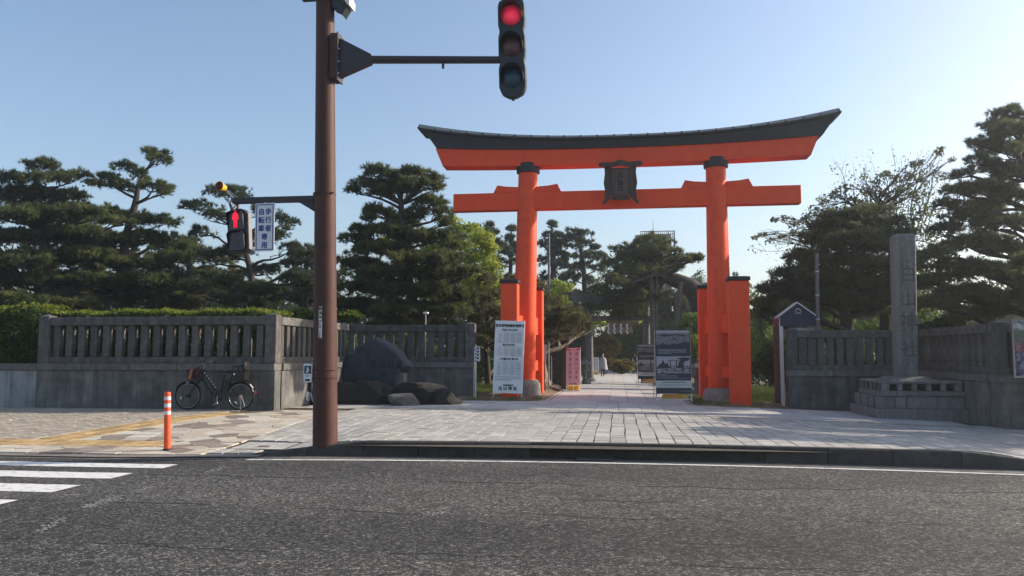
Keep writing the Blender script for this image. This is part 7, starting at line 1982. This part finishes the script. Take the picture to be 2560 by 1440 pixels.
# shrubs
def shrub(label, px, py, hw, hh, Y, m, n, s, name='shrub', cat='shrub', shell=.45, group=None):
    k = Y / 1980; c = at(px, py, Y)
    t = thing(name, (c.x, c.y, -.05), label, cat, group)
    r = (hw * k, hw * k * .8, hh * k)
    np_mesh('foliage', leaf_cloud(c, r, n, s, shell), 4, m, t)
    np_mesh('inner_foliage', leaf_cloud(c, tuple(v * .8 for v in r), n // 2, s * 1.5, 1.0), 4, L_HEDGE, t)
    mb = MB(); rnd = random.Random(int(px))
    for q in range(5): mb.tube(bend((c.x + rnd.uniform(-.1, .1), c.y, -.1), c + Vector((rnd.uniform(-.6, .6) * r[0], rnd.uniform(-.5, .5) * r[1], 0)), rnd, .1, 4), [.03, .025, .02, .015, .01], 5)
    mb.build('stems', M_BARK, t, 60)
shrub('big rounded golden bush beside the path under the straw rope', 1512, 872, 36, 38, 57.0, L_AZAL, 9000, .08)
shrub('low flat golden clipped bush next to the standing person', 1556, 914, 30, 16, 60.0, L_AZAL, 5000, .08)
shrub('yellow leaved maple sprays arching over the fence beside the brown pole', 872, 790, 34, 14, 27.0, L_TIPS, 2600, .06, shell=.9)
shrub('yellow leaved sprays showing left of the brown pole above the fence return', 745, 787, 52, 15, 27.4, L_TIPS, 3200, .06, shell=.9)
shrub('dark green bush right behind the short fence return', 720, 840, 70, 40, 28.5, L_HEDGE, 5000, .07)
shrub('dark bush at the foot of the right gate pillar', 1955, 900, 60, 50, 33.0, L_HEDGE, 6000, .07)
shrub('dark bush behind the shaded balusters right of the stone pillar', 2360, 850, 90, 50, 29.0, L_HEDGE, 6000, .07)

# hedges
def hedge(label, x0, x1, y0, y1, z0, z1, n, ntop, seed):
    t = thing('hedge', ((x0 + x1) / 2, (y0 + y1) / 2, z0), label, 'hedge')
    u = RNG.random((n, 3)); side = RNG.random(n)
    p = np.stack([x0 + (x1 - x0) * u[:, 0], y0 + (y1 - y0) * u[:, 1], z0 + (z1 - z0) * u[:, 2]], 1)
    f = side < .55; p[f, 1] = y0 + np.abs(RNG.normal(size=f.sum())) * .08
    w = .025 * np.sin(p[:, 0] * 2.3) + .03 * np.sin(p[:, 0] * 5.1 + 1)
    p[:, 2] += w * (p[:, 2] - z0) / (z1 - z0)
    np_mesh('foliage', leaf_quads(p, .05), 4, L_HEDGE, t)
    q = np.stack([x0 + (x1 - x0) * RNG.random(ntop), y0 + (y1 - y0) * RNG.random(ntop), z1 + .02 + .09 * RNG.random(ntop) ** 2], 1)
    q[:, 2] += .025 * np.sin(q[:, 0] * 2.3) + .03 * np.sin(q[:, 0] * 5.1 + 1)
    np_mesh('shoot_tips', leaf_quads(q, .045, 1.2, .4), 4, L_TIPS, t)
    mb = MB(); rnd = random.Random(seed)
    x = x0 + .2
    while x < x1:
        mb.tube(bend((x, (y0 + y1) / 2, -.2), (x + rnd.uniform(-.3, .3), rnd.uniform(y0 + .2, y1 - .2), z1 - .2), rnd, .06, 4), [.03, .026, .02, .015, .01], 5); x += .55
    mb.build('stems', M_BARK, t, 60)
hedge('long clipped hedge with yellow-green tips behind the stone fence', -18.6, -8.95, 20.25, 21.3, .5, 2.52, 32000, 5500, 5)
hedge('tall dark hedge on the low wall left of the first fence post', -24, XL - .12, 19.6, 21.0, 1.0, 2.66, 22000, 2600, 6)

# grass and ground cover
def grass(name, spots, m):
    vs = []
    for (x0, x1, y0, y1, n, h) in spots:
        p = np.stack([x0 + (x1 - x0) * RNG.random(n), y0 + (y1 - y0) * RNG.random(n), np.zeros(n)], 1)
        p[:, 2] = np.array([zg(a, b) for a, b in p[:, :2]]) + .0
        d = unit(RNG.normal(size=(n, 3)) * .45 + np.array([0, 0, 1.0])); s = unit(np.cross(d, RNG.normal(size=(n, 3)))) * .008
        L = h * (.5 + RNG.random((n, 1)))
        vs.append(np.stack([p - s, p + s, p + d * L], 1).reshape(-1, 3))
    o = np_mesh(name, np.concatenate(vs), 3, m, None, 'stuff'); return o
grass('grass', [(-5.6, -3.6, 27.5, 36, 14000, .14), (-4.6, -2.4, 24.1, 25.4, 1600, .10), (3.8, 9, 27.5, 38, 22000, .28), (2.4, 3.6, 25.5, 34, 3000, .08), (2.3, 5.0, 24.15, 27.0, 1200, .07), (-8.5, -5, 29, 34, 9000, .2)], L_GRASS)
# undergrowth and the far wood that close the view between the trunks
def mass(name, boxes, m, s):
    vs = []
    for (x0, x1, y0, y1, z0, z1, n) in boxes:
        p = np.stack([x0 + (x1 - x0) * RNG.random(n), y0 + (y1 - y0) * RNG.random(n), RNG.random(n)], 1)
        top = z1 * (.62 + .2 * np.sin(p[:, 0] * .55 + y0) * np.cos(p[:, 0] * .23) + .18 * np.sin(p[:, 0] * 1.7 + 2 + y0))
        p[:, 2] = z0 + (top - z0) * p[:, 2] ** .8
        vs.append(leaf_quads(p, s))
    return np_mesh(name, np.concatenate(vs), 4, m, None, 'stuff')
mass('undergrowth', [(-32, -6.5, 36, 42, -.1, 3.0, 42000), (4.4, 26, 38, 46, -.1, 3.2, 34000), (-8, -2.6, 44, 48, -.1, 2.6, 9000), (-30, -9, 26, 29, -.1, 1.9, 20000), (9, 22, 27, 32, -.1, 2.2, 16000), (-7, 9, 64, 68, -.1, 10.5, 26000)], L_HEDGE, .10)
mass('distant_wood', [(-90, -3.5, 70, 84, -.1, 10.5, 60000), (3.0, 70, 70, 84, -.1, 10.5, 60000), (-6, 8, 88, 96, -.1, 8.5, 14000)], leafmat('far_leaves', (0.022, 0.036, 0.02), (0.06, 0.085, 0.03), .3, .35), .30)

# ------------------------------------------------------------------ haze volume, added to imitate the veil of lens flare
hz_m = bpy.data.materials.new('flare_veil_haze'); hz_m.use_nodes = True
n = hz_m.node_tree.nodes; l = hz_m.node_tree.links
n.remove(n['Principled BSDF'])
pv = n.new('ShaderNodeVolumePrincipled'); pv.inputs['Color'].default_value = (0.92, 0.95, 1.0, 1); pv.inputs['Density'].default_value = HAZE_DENSITY; pv.inputs['Anisotropy'].default_value = 0.7
l.new(pv.outputs[0], n['Material Output'].inputs['Volume'])
mb = MB(); mb.box(-520, 520, -320, 620, -1.6, 34.0)
o = mb.build('haze', hz_m, None, 0); o['kind'] = 'stuff'
print('needles', NT)
